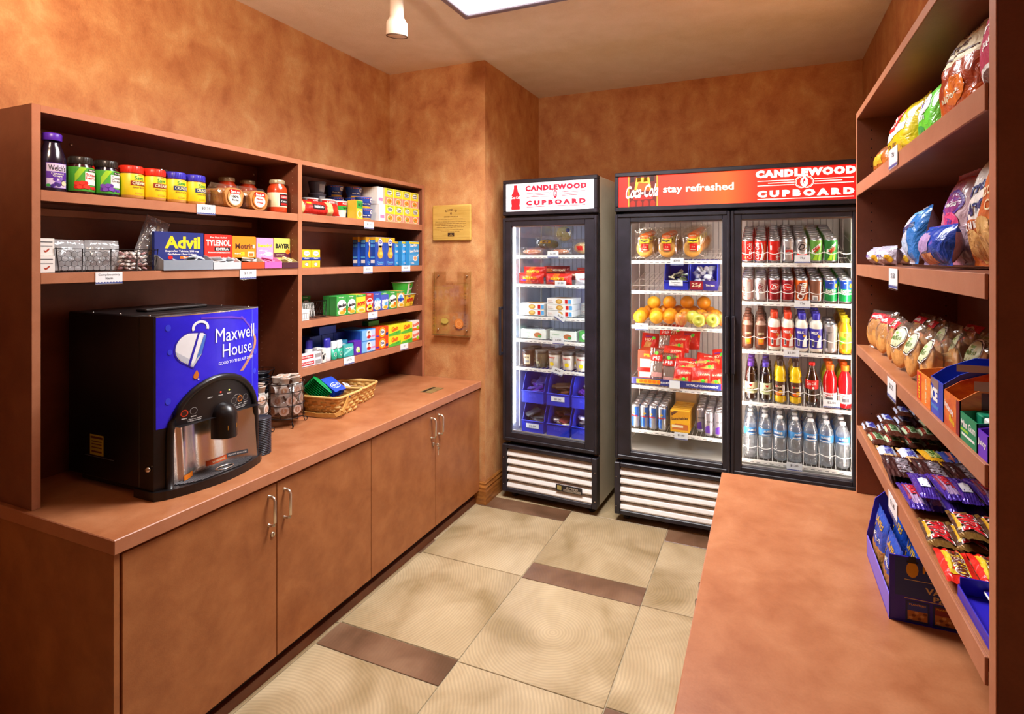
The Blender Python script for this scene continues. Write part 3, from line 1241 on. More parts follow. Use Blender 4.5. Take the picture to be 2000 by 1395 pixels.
# ================================================================ builders of goods
class Kind:
    """first call builds the thing, the next ones copy it with its parts"""

    def __init__(self, build, simple=None):
        self.build, self.root, self.simple, self.sroot = build, None, simple, None

    def put(self, label, loc, rz=0.0, group=None, rx=0.0, ry=0.0, sc=None, simple=False):
        if simple and self.simple:
            if self.sroot is None:
                r = self.sroot = self.simple()
            else:
                r = dup(self.sroot, label, loc, rz, group)
        else:
            if self.root is None:
                r = self.root = self.build()
            else:
                r = dup(self.root, label, loc, rz, group)
        place(r, loc, rz, rx, ry)
        if rx and abs(rz) < .9:
            r.rotation_mode = 'ZYX'
        r['label'] = label
        if group:
            r['group'] = group
        r.scale = (sc or 1,) * 3 if not hasattr(sc, '__len__') else sc
        return r


def carton(name, cat, w, d, h, m, fr=None, tp=None, lf=None, rt=None, c=.0012, closed=True, parts=None):
    """printed carton: base at z = 0, front at y = 0, goods face -y"""
    t = thing(name, '', cat)
    MB().box(-w / 2, w / 2, 0, d, 0, h, m, c).obj('carton', t)
    b = MB()
    if fr:
        b.decal(fr, front(0))
    if tp:
        b.decal(tp, topside(h))
    if lf:
        b.decal(lf, lambda s, q, l: (-w / 2 - l, s, q))
    if rt:
        b.decal(rt, lambda s, q, l: (w / 2 + l, s, q))
    if b.f:
        b.obj('print', t)
    return t


def rnd_fn(seed, n=6, fmax=5):
    r = random.Random(seed)
    q = [(r.uniform(-fmax, fmax), r.uniform(-fmax, fmax), r.uniform(0, 6.3), r.uniform(.5, 1)) for _ in range(n)]
    return lambda a, b: sum(k * math.sin(x * a * 3 + y * b * 3 + p) for x, y, p, k in q) / n


def pillow(w, h, t, seed=1, wr=.12, crimp=.05, pinch=.06, pw=.55):
    """front and back surface of a filled bag, s and v in 0..1"""
    f = rnd_fn(seed)
    g = rnd_fn(seed + 50, 5, 9)

    def surf(side):
        def fn(s, v):
            u = 2 * s - 1
            e = min(v, 1 - v)
            prof = max(0.0, min(1.0, (e - crimp) / (.5 - crimp))) if e > crimp else 0
            b = (1 - abs(u) ** 3) ** pw * (math.sin(prof * PI / 2) ** .55)
            k = 1 + wr * 2.2 * f(u, v) + wr * g(u * 1.5, v * 1.5)
            y = t / 2 * b * k + .0006 * (1 - abs(u))
            cr = .0016 * math.sin(u * 40) * (1 if e < crimp else max(0, 1 - (e - crimp) / .05)) + .004 * f(u * 2 + 3, v)
            x = u * w / 2 * (1 - pinch * b) * (1 + .025 * f(v * 2, 7))
            return Vector((x, side * y + cr, v * h))
        return fn
    return surf


_CK = {}


def crinkle(m):
    """the same wrapper material with creased foil relief"""
    if m not in _CK:
        c = m.copy()
        nt = c.node_tree
        p = nt.nodes.get('Principled BSDF')
        if p:
            t = nt.nodes.new('ShaderNodeTexCoord')
            n = nt.nodes.new('ShaderNodeTexNoise')
            n.inputs['Scale'].default_value = 26
            n.inputs['Detail'].default_value = 3
            n.inputs['Distortion'].default_value = 1.6
            b = nt.nodes.new('ShaderNodeBump')
            b.inputs['Strength'].default_value = .6
            b.inputs['Distance'].default_value = .010
            nt.links.new(t.outputs['Object'], n.inputs['Vector'])
            nt.links.new(n.outputs[0], b.inputs['Height'])
            nt.links.new(b.outputs[0], p.inputs['Normal'])
        _CK[m] = c
    return _CK[m]


def bag(name, cat, w, h, t, mf, D=None, seed=1, nu=12, nv=16, wr=.12, crimp=.05, back=None, pname='pouch', pw=.55):
    """filled pouch standing on its lower seal, print on the front that faces -y"""
    th = thing(name, '', cat)
    if max(w, h) > .14:
        nu, nv = 26, 30
    sf = pillow(w, h, t, seed, wr, crimp, pw=pw)
    m = MB()
    fr, bk = sf(-1), sf(1)
    f2 = (lambda s, v: crinkle(mf(s, v))) if callable(mf) else (lambda s, v: crinkle(mf))
    m.grid(fr, nu, nv, None, True, f2)
    m.grid(lambda s, v: bk(1 - s, v), nu, nv, None, True, (lambda s, v: back) if back else f2)
    m.obj(pname, th)
    if D:
        D.e = [(v, f, crinkle(m_), k) for v, f, m_, k in D.e]
        MB().decal(D, lambda s, q, l: fr(max(0, min(1, s / w + .5)), max(0, min(1, q / h))) + Vector((0, -l - .0004, 0)), .0004, None, .011 if max(w, h) > .14 else .007).obj('print', th)
    return th


def can_simple(m, r=.0345, h=.138):
    def f():
        t = MB()
        t.lathe([(r * .78, 0), (r * .97, .006), (r, .012), (r, h - .018), (r * .86, h - .005), (r * .86, h)], m, 12, caps=False,
                ms=[SILVER, SILVER, m, m, SILVER])
        t.add([(r * .8 * math.cos(k * PI / 6), r * .8 * math.sin(k * PI / 6), h - .003) for k in range(12)], [range(12)], SILVER)
        o = t.obj('drink_can')
        return tag(o, '', 'can')
    return f


def can_full(m, D, r=.0345, h=.138, top=None):
    def f():
        t = thing('drink_can', '', 'can')
        b = MB()
        b.lathe([(r * .78, 0), (r * .97, .006), (r, .012), (r, h - .018), (r * .93, h - .010), (r * .87, h - .005)], m, 24,
                ms=[SILVER, SILVER, m, top or m, SILVER])
        b.obj('can_body', t)
        b = MB()
        b.lathe([(r * .875, h - .006), (r * .89, h - .001), (r * .86, h), (r * .80, h - .002), (r * .78, h - .006), (0, h - .006)], SILVER, 24, caps=False)
        b.box(-.006, .006, -.018, .006, h - .0058, h - .0042, SILVER, .0005)
        b.obj('can_lid', t)
        if D:
            MB().decal(D, wrap(r), .0005, None, .012).obj('print', t)
        return t
    return f


def bottle(name, cat, prof, m, cap, capz, capr, D=None, r=.035, fill=None, lab=None, n=20, ms=None, cap_h=.02):
    """turned bottle with screw cap and wrapped label; lab = (z0, z1, radius, material)"""
    def f():
        t = thing(name, '', cat)
        MB().lathe(prof, m, n, ms=ms).obj('bottle_body', t)
        if fill:
            q = [(max(a - .0022, 0), b) for a, b in prof if b <= fill[0]]
            q[0] = (q[0][0], q[0][1] + .003)
            q.append((q[-1][0], fill[0]))
            MB().lathe(q, fill[1], n).obj('drink', t)
        c = MB()
        c.lathe([(capr * .96, capz), (capr, capz + .002), (capr, capz + cap_h - .003), (capr * .9, capz + cap_h)], cap, 16)
        c.obj('cap', t)
        if lab:
            z0, z1, lr, lm = lab
            l = MB()
            l.lathe([(lr, z0), (lr + .0004, z0 + .001), (lr + .0004, z1 - .001), (lr, z1)], lm, n, caps=False)
            if D:
                l.decal(D, wrap(lr + .0006), .0005, None, .012)
            l.obj('label', t)
        elif D:
            MB().decal(D, wrap(r), .0005, None, .012).obj('print', t)
        return t
    return f


def blob_fn(a, b, c, seed, amp=.06):
    f = rnd_fn(seed)
    return lambda s, v: Vector((a * math.sin(v * PI) * math.cos(s * 2 * PI), b * math.sin(v * PI) * math.sin(s * 2 * PI), -c * math.cos(v * PI))) * (1 + amp * f(math.cos(s * 6.283) * 2, v * 3 + math.sin(s * 6.283)))


def scatter_flat(parent, name, n, x0, x1, y0, y1, z0, z1, w, d, h, mats, seed, tilt=.6):
    """small loose packets, each a part of its own"""
    r = random.Random(seed)
    ms = {}
    for i in range(n):
        m = mats[r.randrange(len(mats))]
        if id(m) not in ms:
            ms[id(m)] = MB().box(-w / 2, w / 2, -d / 2, d / 2, -h / 2, h / 2, m, min(w, d, h) * .3).mesh(name)
        o = bpy.data.objects.new(name, ms[id(m)])
        COL.objects.link(o)
        o.parent = parent
        o.location = (r.uniform(x0, x1), r.uniform(y0, y1), z0 + (z1 - z0) * (i + .5) / n)
        o.rotation_euler = (r.uniform(-tilt, tilt), r.uniform(-tilt, tilt), r.uniform(0, 3.1))
# ================================================================ drinks in the right half of the wide cooler
CR, CM, CS = mat('#d8231c', .3, .25, .03), mat('#c9c6c8', .3, .8, .03), mat('#d6d2d2', .32, .7, .03)
CDG, CDK, COR = mat('#2f8a3c', .3, .3, .05), mat('#8e1420', .3, .3, .04), mat('#e4601a', .3, .3, .04)
CBR, CSG, CLG = mat('#8a5a44', .35, .4, .04), mat('#0f9a4c', .3, .3, .04), mat('#6fae4a', .3, .3, .05)
CBL = mat('#1f49b0', .3, .3, .04)
KCAN = {}


def ckind(k, m, D, sm=None, top=None, r=.0345, h=.138):
    KCAN[k] = Kind(can_full(m, D, r, h, top), can_simple(sm or m, r, h))


H2 = PI / 2
ckind('cola', CR, Decal().text('Coca-Cola', .014, .07, .095, .026, WHITE, 1, .0, H2, .2).oval(-.008, .03, .005, .005, GOLD).rect(-.004, -.002, .02, .12, CDK))
ckind('cola_wave', CR, Decal().text('Coca-Cola', -.018, .07, .10, .024, WHITE, 1, .0, H2, .2).poly([(.0, .015), (.012, .03), (.014, .07), (.006, .10), (.002, .12), (.009, .12), (.016, .09), (.022, .05), (.016, .015)], WHITE, 1).rect(.024, .030, .02, .11, GOLD, 0))
ckind('cola_back', CR, Decal().rect(-.024, -.014, .075, .10, WHITE).oval(.014, .035, .007, .008, WHITE).rect(.008, .021, .018, .023, WHITE).text('Cola', .026, .06, .06, .018, WHITE, 1, 0, H2, .2))
ckind('diet', CS, Decal().text('diet', .0, .085, .022, .012, DGREY, 1, .01).rect(-.012, .030, .014, .075, CR, 0, 5).poly([(-.014, .013), (.022, .013), (.022, .06), (.008, .066), (-.014, .06)], CS, 1).rect(-.028, -.022, .02, .1, DGREY))
ckind('dcan', CS, Decal().ring(0, .095, .026, .026, .003, BLACK, 0).text('D', .0, .092, .032, .036, BLACK, 1, .03, -.12, .3).rect(-.03, .03, .012, .052, CR, 0, 6).oval(-.002, .03, .012, .014, WHITE, 1))
ckind('lime', CDG, Decal().poly([(-.026, .05), (.022, .10), (.024, .118), (-.024, .075)], WHITE, 0).text('Mtn', -.006, .088, .026, .018, CDG, 2, .03, .7).text('DEW', .006, .076, .038, .022, CR, 2, .05, .7).poly([(-.02, .014), (.0, .06), (.008, .05), (.002, .014)], LIME, 0).poly([(.006, .014), (.016, .055), (.022, .048), (.018, .014)], YEL, 0))
ckind('lime_pale', CLG, Decal().poly([(-.026, .05), (.022, .10), (.024, .118), (-.024, .075)], WHITE, 0).text('DEW', .002, .08, .04, .022, CR, 2, .05, .7).poly([(-.02, .014), (.0, .06), (.008, .05), (.002, .014)], LIME, 0).poly([(.006, .014), (.016, .055), (.022, .048), (.018, .014)], LIME, 0))
ckind('pinkish', mat('#c99a92', .35, .5, .04), Decal().text('DIET', -.012, .06, .06, .016, CR, 1, 0, H2).rect(.004, .022, .02, .115, CS, 0, 3))
ckind('silver_dr', CS, Decal().ring(0, .088, .024, .018, .002, CDK).text('Dr', .0, .088, .026, .022, CDK, 1, .03, 0, .2).ring(.0, .055, .014, .014, .003, CDK, 0, 14, 0, 4))
ckind('pepper_a', CDK, Decal().oval(.004, .088, .024, .017, CR, 0).ring(.004, .088, .026, .019, .0015, WHITE).text('Dr', .006, .088, .03, .024, WHITE, 2, .03, 0, .2))
ckind('pepper_b', CDK, Decal().oval(-.004, .088, .026, .017, CR, 0).ring(-.004, .088, .027, .019, .0015, WHITE).text('Dr Pepper', -.004, .088, .046, .014, WHITE, 2, .02).rect(.02, .023, .02, .1, CR))
ckind('crush', COR, Decal().oval(-.002, .065, .030, .05, mat('#7a2a10', .4), 0).text('Crush', .0, .066, .10, .036, WHITE, 2, .03, H2 - .2).oval(.02, .10, .010, .012, GOLD, 1))
ckind('brown', CBR, Decal().rect(-.020, .008, .014, .042, WHITE).rect(-.014, .004, .016, .034, GREY, 1).rect(.018, .026, .012, .12, CS, 0))
ckind('sprite', CSG, Decal().rect(-.034, .034, .082, .122, CBL, 0, 8).poly([(-.034, .07), (.034, .056), (.034, .05), (-.034, .062)], CS, 1).text('Sprite', .0, .070, .052, .026, WHITE, 3, .03, .12, .1).oval(.026, .10, .009, .012, YEL, 2).text('Sprite', .0, .115, .02, .005, WHITE, 2), None, CBL)
SHELF_W = ['top', 'second', 'third', 'fourth', 'bottom']
CNAME = dict(cola='red cola can', cola_wave='red cola can with a white wave', cola_back='red cola can turned backwards', diet='silver diet cola can', dcan='silver can with a black letter D',
             lime='green citrus soda can', lime_pale='pale green citrus soda can', pinkish='pinkish silver soda can', silver_dr='silver diet pepper soda can', pepper_a='dark red pepper soda can',
             pepper_b='dark red pepper soda can turned left', crush='orange soda can', brown='brown soda can with barcode', sprite='blue green lemon soda can')
for row, keys, nd in ((0, ['cola', 'cola_wave', 'cola_back', 'diet', 'dcan', 'lime_pale', 'lime'], 8),
                      (1, ['pinkish', 'silver_dr', 'pepper_a', 'pepper_b', 'crush', 'brown', 'sprite', 'sprite'], 7)):
    for c, k in enumerate(keys):
        n = nd - (2 if k == 'silver_dr' else 0)
        for d in range(n):
            x = COLX[c]
            p, th = on_shelf(SHC, row, x, .038 + d * .0715)
            KCAN[k].put('%s, %s in the %s column, %s can shelf' % (CNAME[k], ORD[d], NTH[c], ('upper', 'lower')[row]),
                        p, random.uniform(-.08, .08), 'cans on the %s shelf of the wide cooler' % SHELF_W[row], rx=th, simple=d > 1)

# --- third shelf: chocolate drinks, milk bottles, silver cans, juice
CHOC, CHOCCAP = mat('#5c3524', .35), mat('#7c4a38', .4)
MILK = mat('#f0e8d8', .4)
milkp = [(.028, 0), (.0335, .004), (.0345, .012), (.0345, .145), (.031, .165), (.022, .178), (.018, .182), (.018, .19)]
K_choc = Kind(bottle('drink_bottle', 'bottle', [(.028, 0), (.033, .004), (.033, .11), (.034, .125), (.031, .145), (.019, .162), (.016, .172)], CHOC, CHOCCAP, .170, .0185,
              Decal().poly([(-.016, .03), (.016, .03), (.019, .078), (-.018, .066)], ORG).poly([(-.012, .045), (.01, .04), (.014, .06), (-.008, .065)], GOLD, 1).text('COFFEE', 0, .095, .034, .012, CREAM, 2, .02), lab=(.018, .118, .0336, CHOC), ms=[CHOC] * 4 + [mat('#b08a78', .35)] * 2))


def k_milk(lm, cm, name):
    return Kind(bottle('milk_bottle', 'bottle', milkp, MILK, cm, .186, .0205, Decal().rect(-.02, -.008, .035, .075, WHITE).rect(-.018, -.010, .04, .07, DGREY, 1).poly([(.006, .03), (.03, .03), (.03, .1), (.018, .085), (.008, .06)], WHITE).oval(.016, .095, .008, .008, GOLD).text('MILK', -.004, .115, .04, .016, WHITE, 1, .03),
                       lab=(.022, .138, .035, lm), cap_h=.036))


K_milk_r, K_milk_b = k_milk(mat('#d8321e', .35), mat('#e2401e', .35), 'r'), k_milk(mat('#3a34a0', .35), mat('#3430a8', .35), 'b')
ckind('tall', CS, Decal().text('DIET', -.006, .12, .03, .012, DGREY, 1).rect(-.022, -.012, .03, .11, DGREY, 0).rect(.014, .02, .02, .15, GREY), None, None, .0345, .166)
K_yel = Kind(bottle('juice_bottle', 'bottle', [(.026, 0), (.032, .004), (.033, .02), (.033, .13), (.028, .15), (.018, .17), (.017, .178)], mat('#e8a018', .2, 0, .04), YEL, .176, .0195,
             Decal().rect(-.024, .024, .05, .10, LIME, 0, 4).oval(0, .045, .016, .018, ORG, 1).text('JUICE', 0, .085, .036, .016, GRN, 2, .03).oval(.006, .11, .012, .012, ORG, 1), lab=(.028, .128, .0336, mat('#f2d84a', .4)), cap_h=.026))
spec = [(0, K_choc, 4, 'brown chocolate drink bottle'), (1, K_choc, 5, 'brown coffee drink bottle'), (2, K_milk_r, 2, 'red capped milk bottle'), (3, K_milk_r, 3, 'red capped milk bottle'),
        (4, K_milk_b, 3, 'blue capped milk bottle'), (5, K_milk_b, 4, 'blue capped milk bottle'), (6, KCAN['tall'], 3, 'tall silver can'), (7, K_yel, 5, 'yellow capped juice bottle')]
for c, k, n, nm in spec:
    for d in range(n):
        p, th = on_shelf(SHC, 2, COLX[c], .042 + d * .0735)
        k.put('%s, %s in the %s column of the middle drinks shelf' % (nm, ORD[d], NTH[c]), p, random.uniform(-.15, .15), 'bottles on the third shelf of the wide cooler', rx=th, simple=False)

# --- fourth shelf: juices, cola bottle, sports drinks
JPUR, JBRN = film('#5a2a52', .80, .08, 'jp'), film('#9a6a3c', .80, .08, 'jb')
jp = [(.026, 0), (.033, .004), (.0345, .015), (.0345, .13), (.031, .155), (.021, .185), (.016, .195), (.016, .205)]
LABC = mat('#d8cfa8', .45)
JD = Decal().rect(-.03, .03, .058, .066, mat('#8a9a5a', .45), 0, 4).poly([(-.012, .10), (.012, .10), (0, .085)], CR, 1).text('JUICE', 0, .073, .04, .012, mat('#5a4a2a', .5), 2, .02)
K_j1 = Kind(bottle('juice_bottle', 'bottle', jp, JBRN, PUR, .203, .0185, JD, lab=(.045, .112, .0352, LABC), fill=(.165, mat('#5c3a22', .3)), cap_h=.026))
K_j2 = Kind(bottle('juice_bottle', 'bottle', jp, JPUR, mat('#4a36b8', .35), .203, .0185, JD, lab=(.045, .112, .0352, mat('#d6e0b0', .45)), fill=(.175, mat('#1c0e1e', .25)), cap_h=.026))
yp = [(.024, 0), (.031, .006), (.033, .02), (.030, .05), (.0335, .10), (.0335, .135), (.027, .15), (.033, .165), (.026, .192), (.015, .212), (.0145, .22)]
YJ = mat('#f2c81a', .22, 0, .03, 40, 0, .4)
K_j3 = Kind(bottle('juice_bottle', 'bottle', yp, YJ, mat('#2a1c18', .4), .216, .0175,
            Decal().oval(-.004, .058, .018, .012, ORG, 1).oval(.008, .066, .012, .012, GOLD, 2).text('juice', -.006, .098, .04, .016, CREAM, 2, .02).rect(.016, .03, .05, .11, CS, 1).oval(-.014, .1, .006, .005, RED, 3), lab=(.044, .128, .0342, mat('#4a2a1c', .4)), cap_h=.032))
cp = [(.024, 0), (.031, .008), (.031, .03), (.027, .062), (.030, .09), (.034, .115), (.034, .145), (.030, .165), (.020, .195), (.0145, .222), (.0145, .232)]
K_cola = Kind(bottle('cola_bottle', 'bottle', cp, film('#f0e6e0', .84, .06, 'pet'), CR, .230, .0165, Decal().text('Coca-Cola', -.006, .132, .05, .02, WHITE, 1, .0, .1, .2).oval(.004, .106, .006, .007, WHITE), lab=(.098, .15, .0346, mat('#d81c18', .35)), fill=(.205, mat('#1c0808', .2)), cap_h=.018))
sp_ = [(.028, 0), (.037, .006), (.039, .03), (.036, .055), (.040, .08), (.036, .10), (.040, .13), (.038, .165), (.026, .195), (.02, .205), (.02, .215)]
K_spo = Kind(bottle('sports_bottle', 'bottle', sp_, mat('#e0121c', .16, 0, .03, 40, 0, .5), ORG, .212, .0225, Decal().rect(-.02, .02, .04, .06, DGREY, 0, 4).text('SPORT', 0, .07, .045, .018, CR, 1, .02), lab=(.03, .085, .0405, mat('#efe6e2', .4)), cap_h=.03))
K_spg = Kind(bottle('sports_bottle', 'bottle', sp_, mat('#c8c81c', .18, 0, .03, 40, 0, .5), ORG, .212, .0225, None, lab=(.03, .085, .0405, mat('#efe6e2', .4)), cap_h=.03))
for x, k, n, nm in ((2.4475, K_j1, 4, 'purple capped amber juice bottle'), (2.529, K_j2, 4, 'purple capped dark grape juice bottle'), (2.607, K_j3, 3, 'black capped yellow juice bottle'),
                    (2.689, K_j3, 4, 'black capped yellow juice bottle'), (2.774, K_cola, 1, 'cola bottle with red label'), (2.866, K_spo, 1, 'red sports drink bottle'), (2.9415, K_spo, 1, 'red sports drink bottle'),
                    (2.866, K_spg, 2, 'green sports drink bottle'), (2.9415, K_spg, 2, 'green sports drink bottle')):
    for d in range(n):
        e = d + (1 if k is K_spg else 0)
        p, th = on_shelf(SHC, 3, x, .046 + e * (.083 if k in (K_spo, K_spg) else .076))
        k.put('%s, %s deep, %s column from the mullion' % (nm, ORD[e], NTH[min(6, int((x - 2.41) / .0808))]), p, random.uniform(-.2, .2), 'bottles on the fourth shelf of the wide cooler', rx=th, sc=(.9, .9, 1) if k in (K_spo, K_spg) else None)

# --- bottom shelf: water bottles
wp = [(.022, 0), (.033, .004), (.036, .016)]
for i in range(9):
    z = .022 + i * .0125
    wp += [(.0362, z), (.0342, z + .006)]
wp += [(.0362, .140), (.0362, .185), (.033, .205), (.022, .228), (.0135, .238), (.0135, .25)]
WAT = film('#f2f8fc', .70, .2, 'water', .4, 60, .4, .55)
WLAB = mat('#3f8fd0', .35)
K_wat = Kind(bottle('water_bottle', 'bottle', wp, WAT, mat('#f4f6f8', .4), .246, .0155, Decal().rect(-.03, .034, .146, .152, WHITE, 0, 6).text('PURE', -.002, .170, .036, .012, WHITE, 2, .03).poly([(-.02, .156), (.022, .162), (.02, .166), (-.02, .162)], NAVY, 1).oval(.022, .168, .006, .010, WHITE, 1), lab=(.142, .184, .0367, WLAB), cap_h=.015, n=18))
for c in range(7):
    for d in range(4):
        p, th = on_shelf(SHC, 4, 2.4435 + c * .0810, .045 + d * .083)
        K_wat.put('clear water bottle with blue label, %s in the %s column, bottom shelf' % (ORD[d], NTH[c]), p, random.uniform(-.7, .7), 'water bottles in the wide cooler', rx=th)
# --- price tags on the wide cooler shelves
for (tab, i, x, tx, lb, up) in ((SHC, 0, 2.722, '75¢', 'price tag reading 75 cents on the top can shelf', .03), (SHC, 1, 2.722, '75¢', 'price tag reading 75 cents on the second can shelf', .0), (SHC, 2, 2.665, '$2.00', 'price tag reading $2.00 below the milk bottles', .018),
                            (SHC, 3, 2.87, '$2.00', 'price tag reading $2.00 in front of the red sports drinks', .06), (SHC, 4, 2.68, '$1.00', 'price tag reading $1.00 below the water bottles', .0),
                            (SHB, 0, 2.02, '$3.00', 'price tag reading $3.00 below the bagel packs', .03), (SHB, 2, 1.80, '75¢', 'price tag reading 75 cents in front of the oranges', .02), (SHB, 4, 2.045, '$3.00', 'price tag reading $3.00 below the yellow lunch packs', .02)):
    z, tl = tab[i]
    dz = .055 if tx == '$2.00' and i == 3 else (.045 if (tab is SHC and i == 0) else .014)
    price_tag(tx, (x, BY + YS - .0175, z + dz), 0, lb, .082, .045, group='price tags in the wide cooler')
# ================================================================ food in the left half of the wide cooler
BAGEL = mottled('bagel_crust', ['#c8862e', '#d99c44', '#e8b462'], 14, rough=.5)
GB = 'bagel packs in the wide cooler'


def bagel_pack():
    t = thing('bagel_pack', '', 'bagels')
    for z in (.062, .062):
        pass
    for k in (0, 1):
        y = -.016 + .034 * k
        T = Matrix.Translation((0, y, .067)) @ Matrix.Rotation(PI / 2, 4, 'X')
        pts = [(.012 + .0, -.006), (.03, -.017), (.05, -.012), (.056, 0), (.05, .012), (.03, .017), (.012, .006)]
        MB().lathe(pts, BAGEL, 20, T=T, caps=False).obj('bagel', t)
    sf = pillow(.138, .185, .085, 3, .10, .09)
    m = MB()
    m.grid(sf(-1), 12, 14, BAGFILM)
    m.grid(lambda s, v: sf(1)(1 - s, v), 12, 14, BAGFILM)
    m.obj('film_wrapper', t)
    D = Decal()
    D.oval(.0, .148, .030, .018, ORG).text('Lenders', .0, .150, .04, .010, CREAM, 1, .02).rect(-.03, .036, .105, .13, YEL, 1, 6).text('Bagel', .002, .117, .052, .017, BLACK, 2, .05).rect(-.018, .030, .055, .098, CR, 0, 4).text('6 ct', .006, .08, .02, .010, CREAM, 1).rect(-.012, .024, .06, .064, CREAM, 1)
    fr = sf(-1)
    MB().decal(D, lambda s, q, l: fr(s / .138 + .5, q / .185) + Vector((0, -l - .0012, 0)), .0005, None, .009).obj('print', t)
    return t


K_bag = Kind(bagel_pack)
for c, (x, n) in enumerate(((1.812, 3), (1.952, 3), (2.106, 5))):
    for d in range(n):
        p, th = on_shelf(SHB, 0, x + .004 * d, .05 + d * .098)
        K_bag.put('clear pack of orange labelled bagels, %s of the %s row' % (ORD[d], ('left', 'middle', 'right')[c]), p, random.uniform(-.12, .12), GB, rx=th - .06)
# blue bins with packets and creamer cups
BIN = mottled('blue_bin', ['#1f2fb0', '#2436c4', '#2c40d0'], 6, rough=.35)
CUPW = mat('#dcdce2', .35)


def bin_box(name, w, d, h, fh, m, label, cat, loc, rz=0, group=None, rx=0, t_=.003):
    """open hopper bin with a low front and sloped sides"""
    t = thing(name, label, cat, loc, rz, group)
    t.rotation_euler = (rx, 0, rz)
    b = MB()
    b.box(-w / 2, w / 2, 0, d, 0, t_, m)
    b.box(-w / 2, w / 2, d - t_, d, t_, h, m)
    b.box(-w / 2, w / 2, -.012, -.012 + t_, 0, fh, m, .001)
    b.box(-w / 2, w / 2, -.012, .0, 0, t_, m)
    b.box(-w / 2, w / 2, -.018, -.008, fh - .006, fh, m, .002)
    for s in (-1, 1):
        x0 = s * w / 2
        x1 = x0 - s * t_
        pts = [(-.012, t_), (d, t_), (d, h), (.055, h), (.02, h * .72), (.004, fh), (-.012, fh)]
        b.prism(pts, min(x0, x1), max(x0, x1), m, 0)
    b.obj('bin_body', t)
    return t


p, th = on_shelf(SHB, 1, 2.008, .045)
b1 = bin_box('storage_bin', .150, .24, .150, .058, BIN, 'blue bin of jam packets on the second shelf of the wide cooler', 'bin', p, .0, None, th)
scatter_flat(b1, 'jam_packet', 22, -.048, .048, .03, .16, .016, .085, .042, .030, .010, [CREAM, WHITE, mat('#d8c89a', .4), mat('#8aa06a', .4)], 3, .7)
m = MB().box(-.042, .042, -.0205, -.019, .028, .062, TAGW)
m.decal(Decal().text('Complimentary', 0, .048, .06, .009, TXT, 0).text('Item', 0, .035, .02, .008, TXT, 0), front(-.0205))
m.obj('sign_card', b1)
p, th = on_shelf(SHB, 1, 2.172, .045)
b2 = bin_box('storage_bin', .166, .24, .150, .058, BIN, 'blue bin of creamer cups with a 25 cent sign', 'bin', p, .0, None, th)
cupm = MB().lathe([(.013, 0), (.018, .022), (.021, .023), (.0, .024)], CUPW, 12).mesh('creamer_cup')
r = random.Random(5)
for i in range(22):
    o = bpy.data.objects.new('creamer_cup', cupm)
    COL.objects.link(o)
    o.parent = b2
    o.location = (r.uniform(-.055, .055), r.uniform(.025, .16), .018 + .09 * i / 22)
    o.rotation_euler = (r.uniform(-1.6, 1.6), r.uniform(-1, 1), 0)
m = MB().box(-.081, .082, -.0225, -.0205, .004, .062, mat('#2c2470', .4))
m.decal(Decal().rect(-.079, .0, .007, .059, mat('#8a1626', .4), 0).text('25¢', -.040, .032, .056, .032, CREAM, 1, .02).text('This Item', .042, .034, .052, .012, CREAM, 1, .01), front(-.0225))
m.obj('price_sign', b2)
# oranges and apples
ORM = mottled('orange_peel', ['#e88a10', '#f09a18', '#f6ac28'], 9, rough=.38, bump=.4, bscale=180, fine=.05)
ORM2 = mottled('yellow_orange_peel', ['#eaa418', '#f2b424', '#f6c238'], 9, rough=.38, bump=.4, bscale=180, fine=.05)
APM = mottled('apple_skin', ['#d9c04e', '#d8a04a', '#cf6a3a', '#d8b45a'], 16, (1, 1, .35), .28, .0, 200, .05)
APG = mottled('apple_green', ['#b8b83a', '#ccc84e', '#d8c45a'], 12, (1, 1, .4), .28, .0, 200, .05)
STEM = mat('#5a3c1c', .7)


def k_orange(m):
    def f():
        t = thing('orange', '', 'fruit')
        b = MB()
        b.grid(lambda s, v: blob_fn(.0440, .0440, .0425, 4, .012)(s, v) + Vector((0, 0, .0425)), 20, 12, m, closed=True)
        b.obj('peel', t)
        MB().lathe([(.0, .083), (.004, .0845), (.0, .086)], mat('#7a8a2a', .6), 8, caps=False).obj('navel', t)
        return t
    return Kind(f)


def k_apple(m):
    def f():
        t = thing('apple', '', 'fruit')
        b = MB()
        pr = [(0, .008), (.008, .004), (.018, 0), (.03, .008), (.038, .025), (.0405, .045), (.036, .064), (.024, .074), (.012, .072), (.004, .064), (0, .062)]
        b.lathe(pr, m, 22, caps=False)
        b.obj('skin', t)
        MB().tube([(0, 0, .062), (.001, 0, .07), (.004, 0, .082)], .0014, STEM, 5).obj('stem', t)
        MB().lathe([(0, .0085), (.005, .006), (.006, .003), (.003, .006)], STEM, 7, caps=False).obj('calyx', t)
        return t
    return Kind(f)


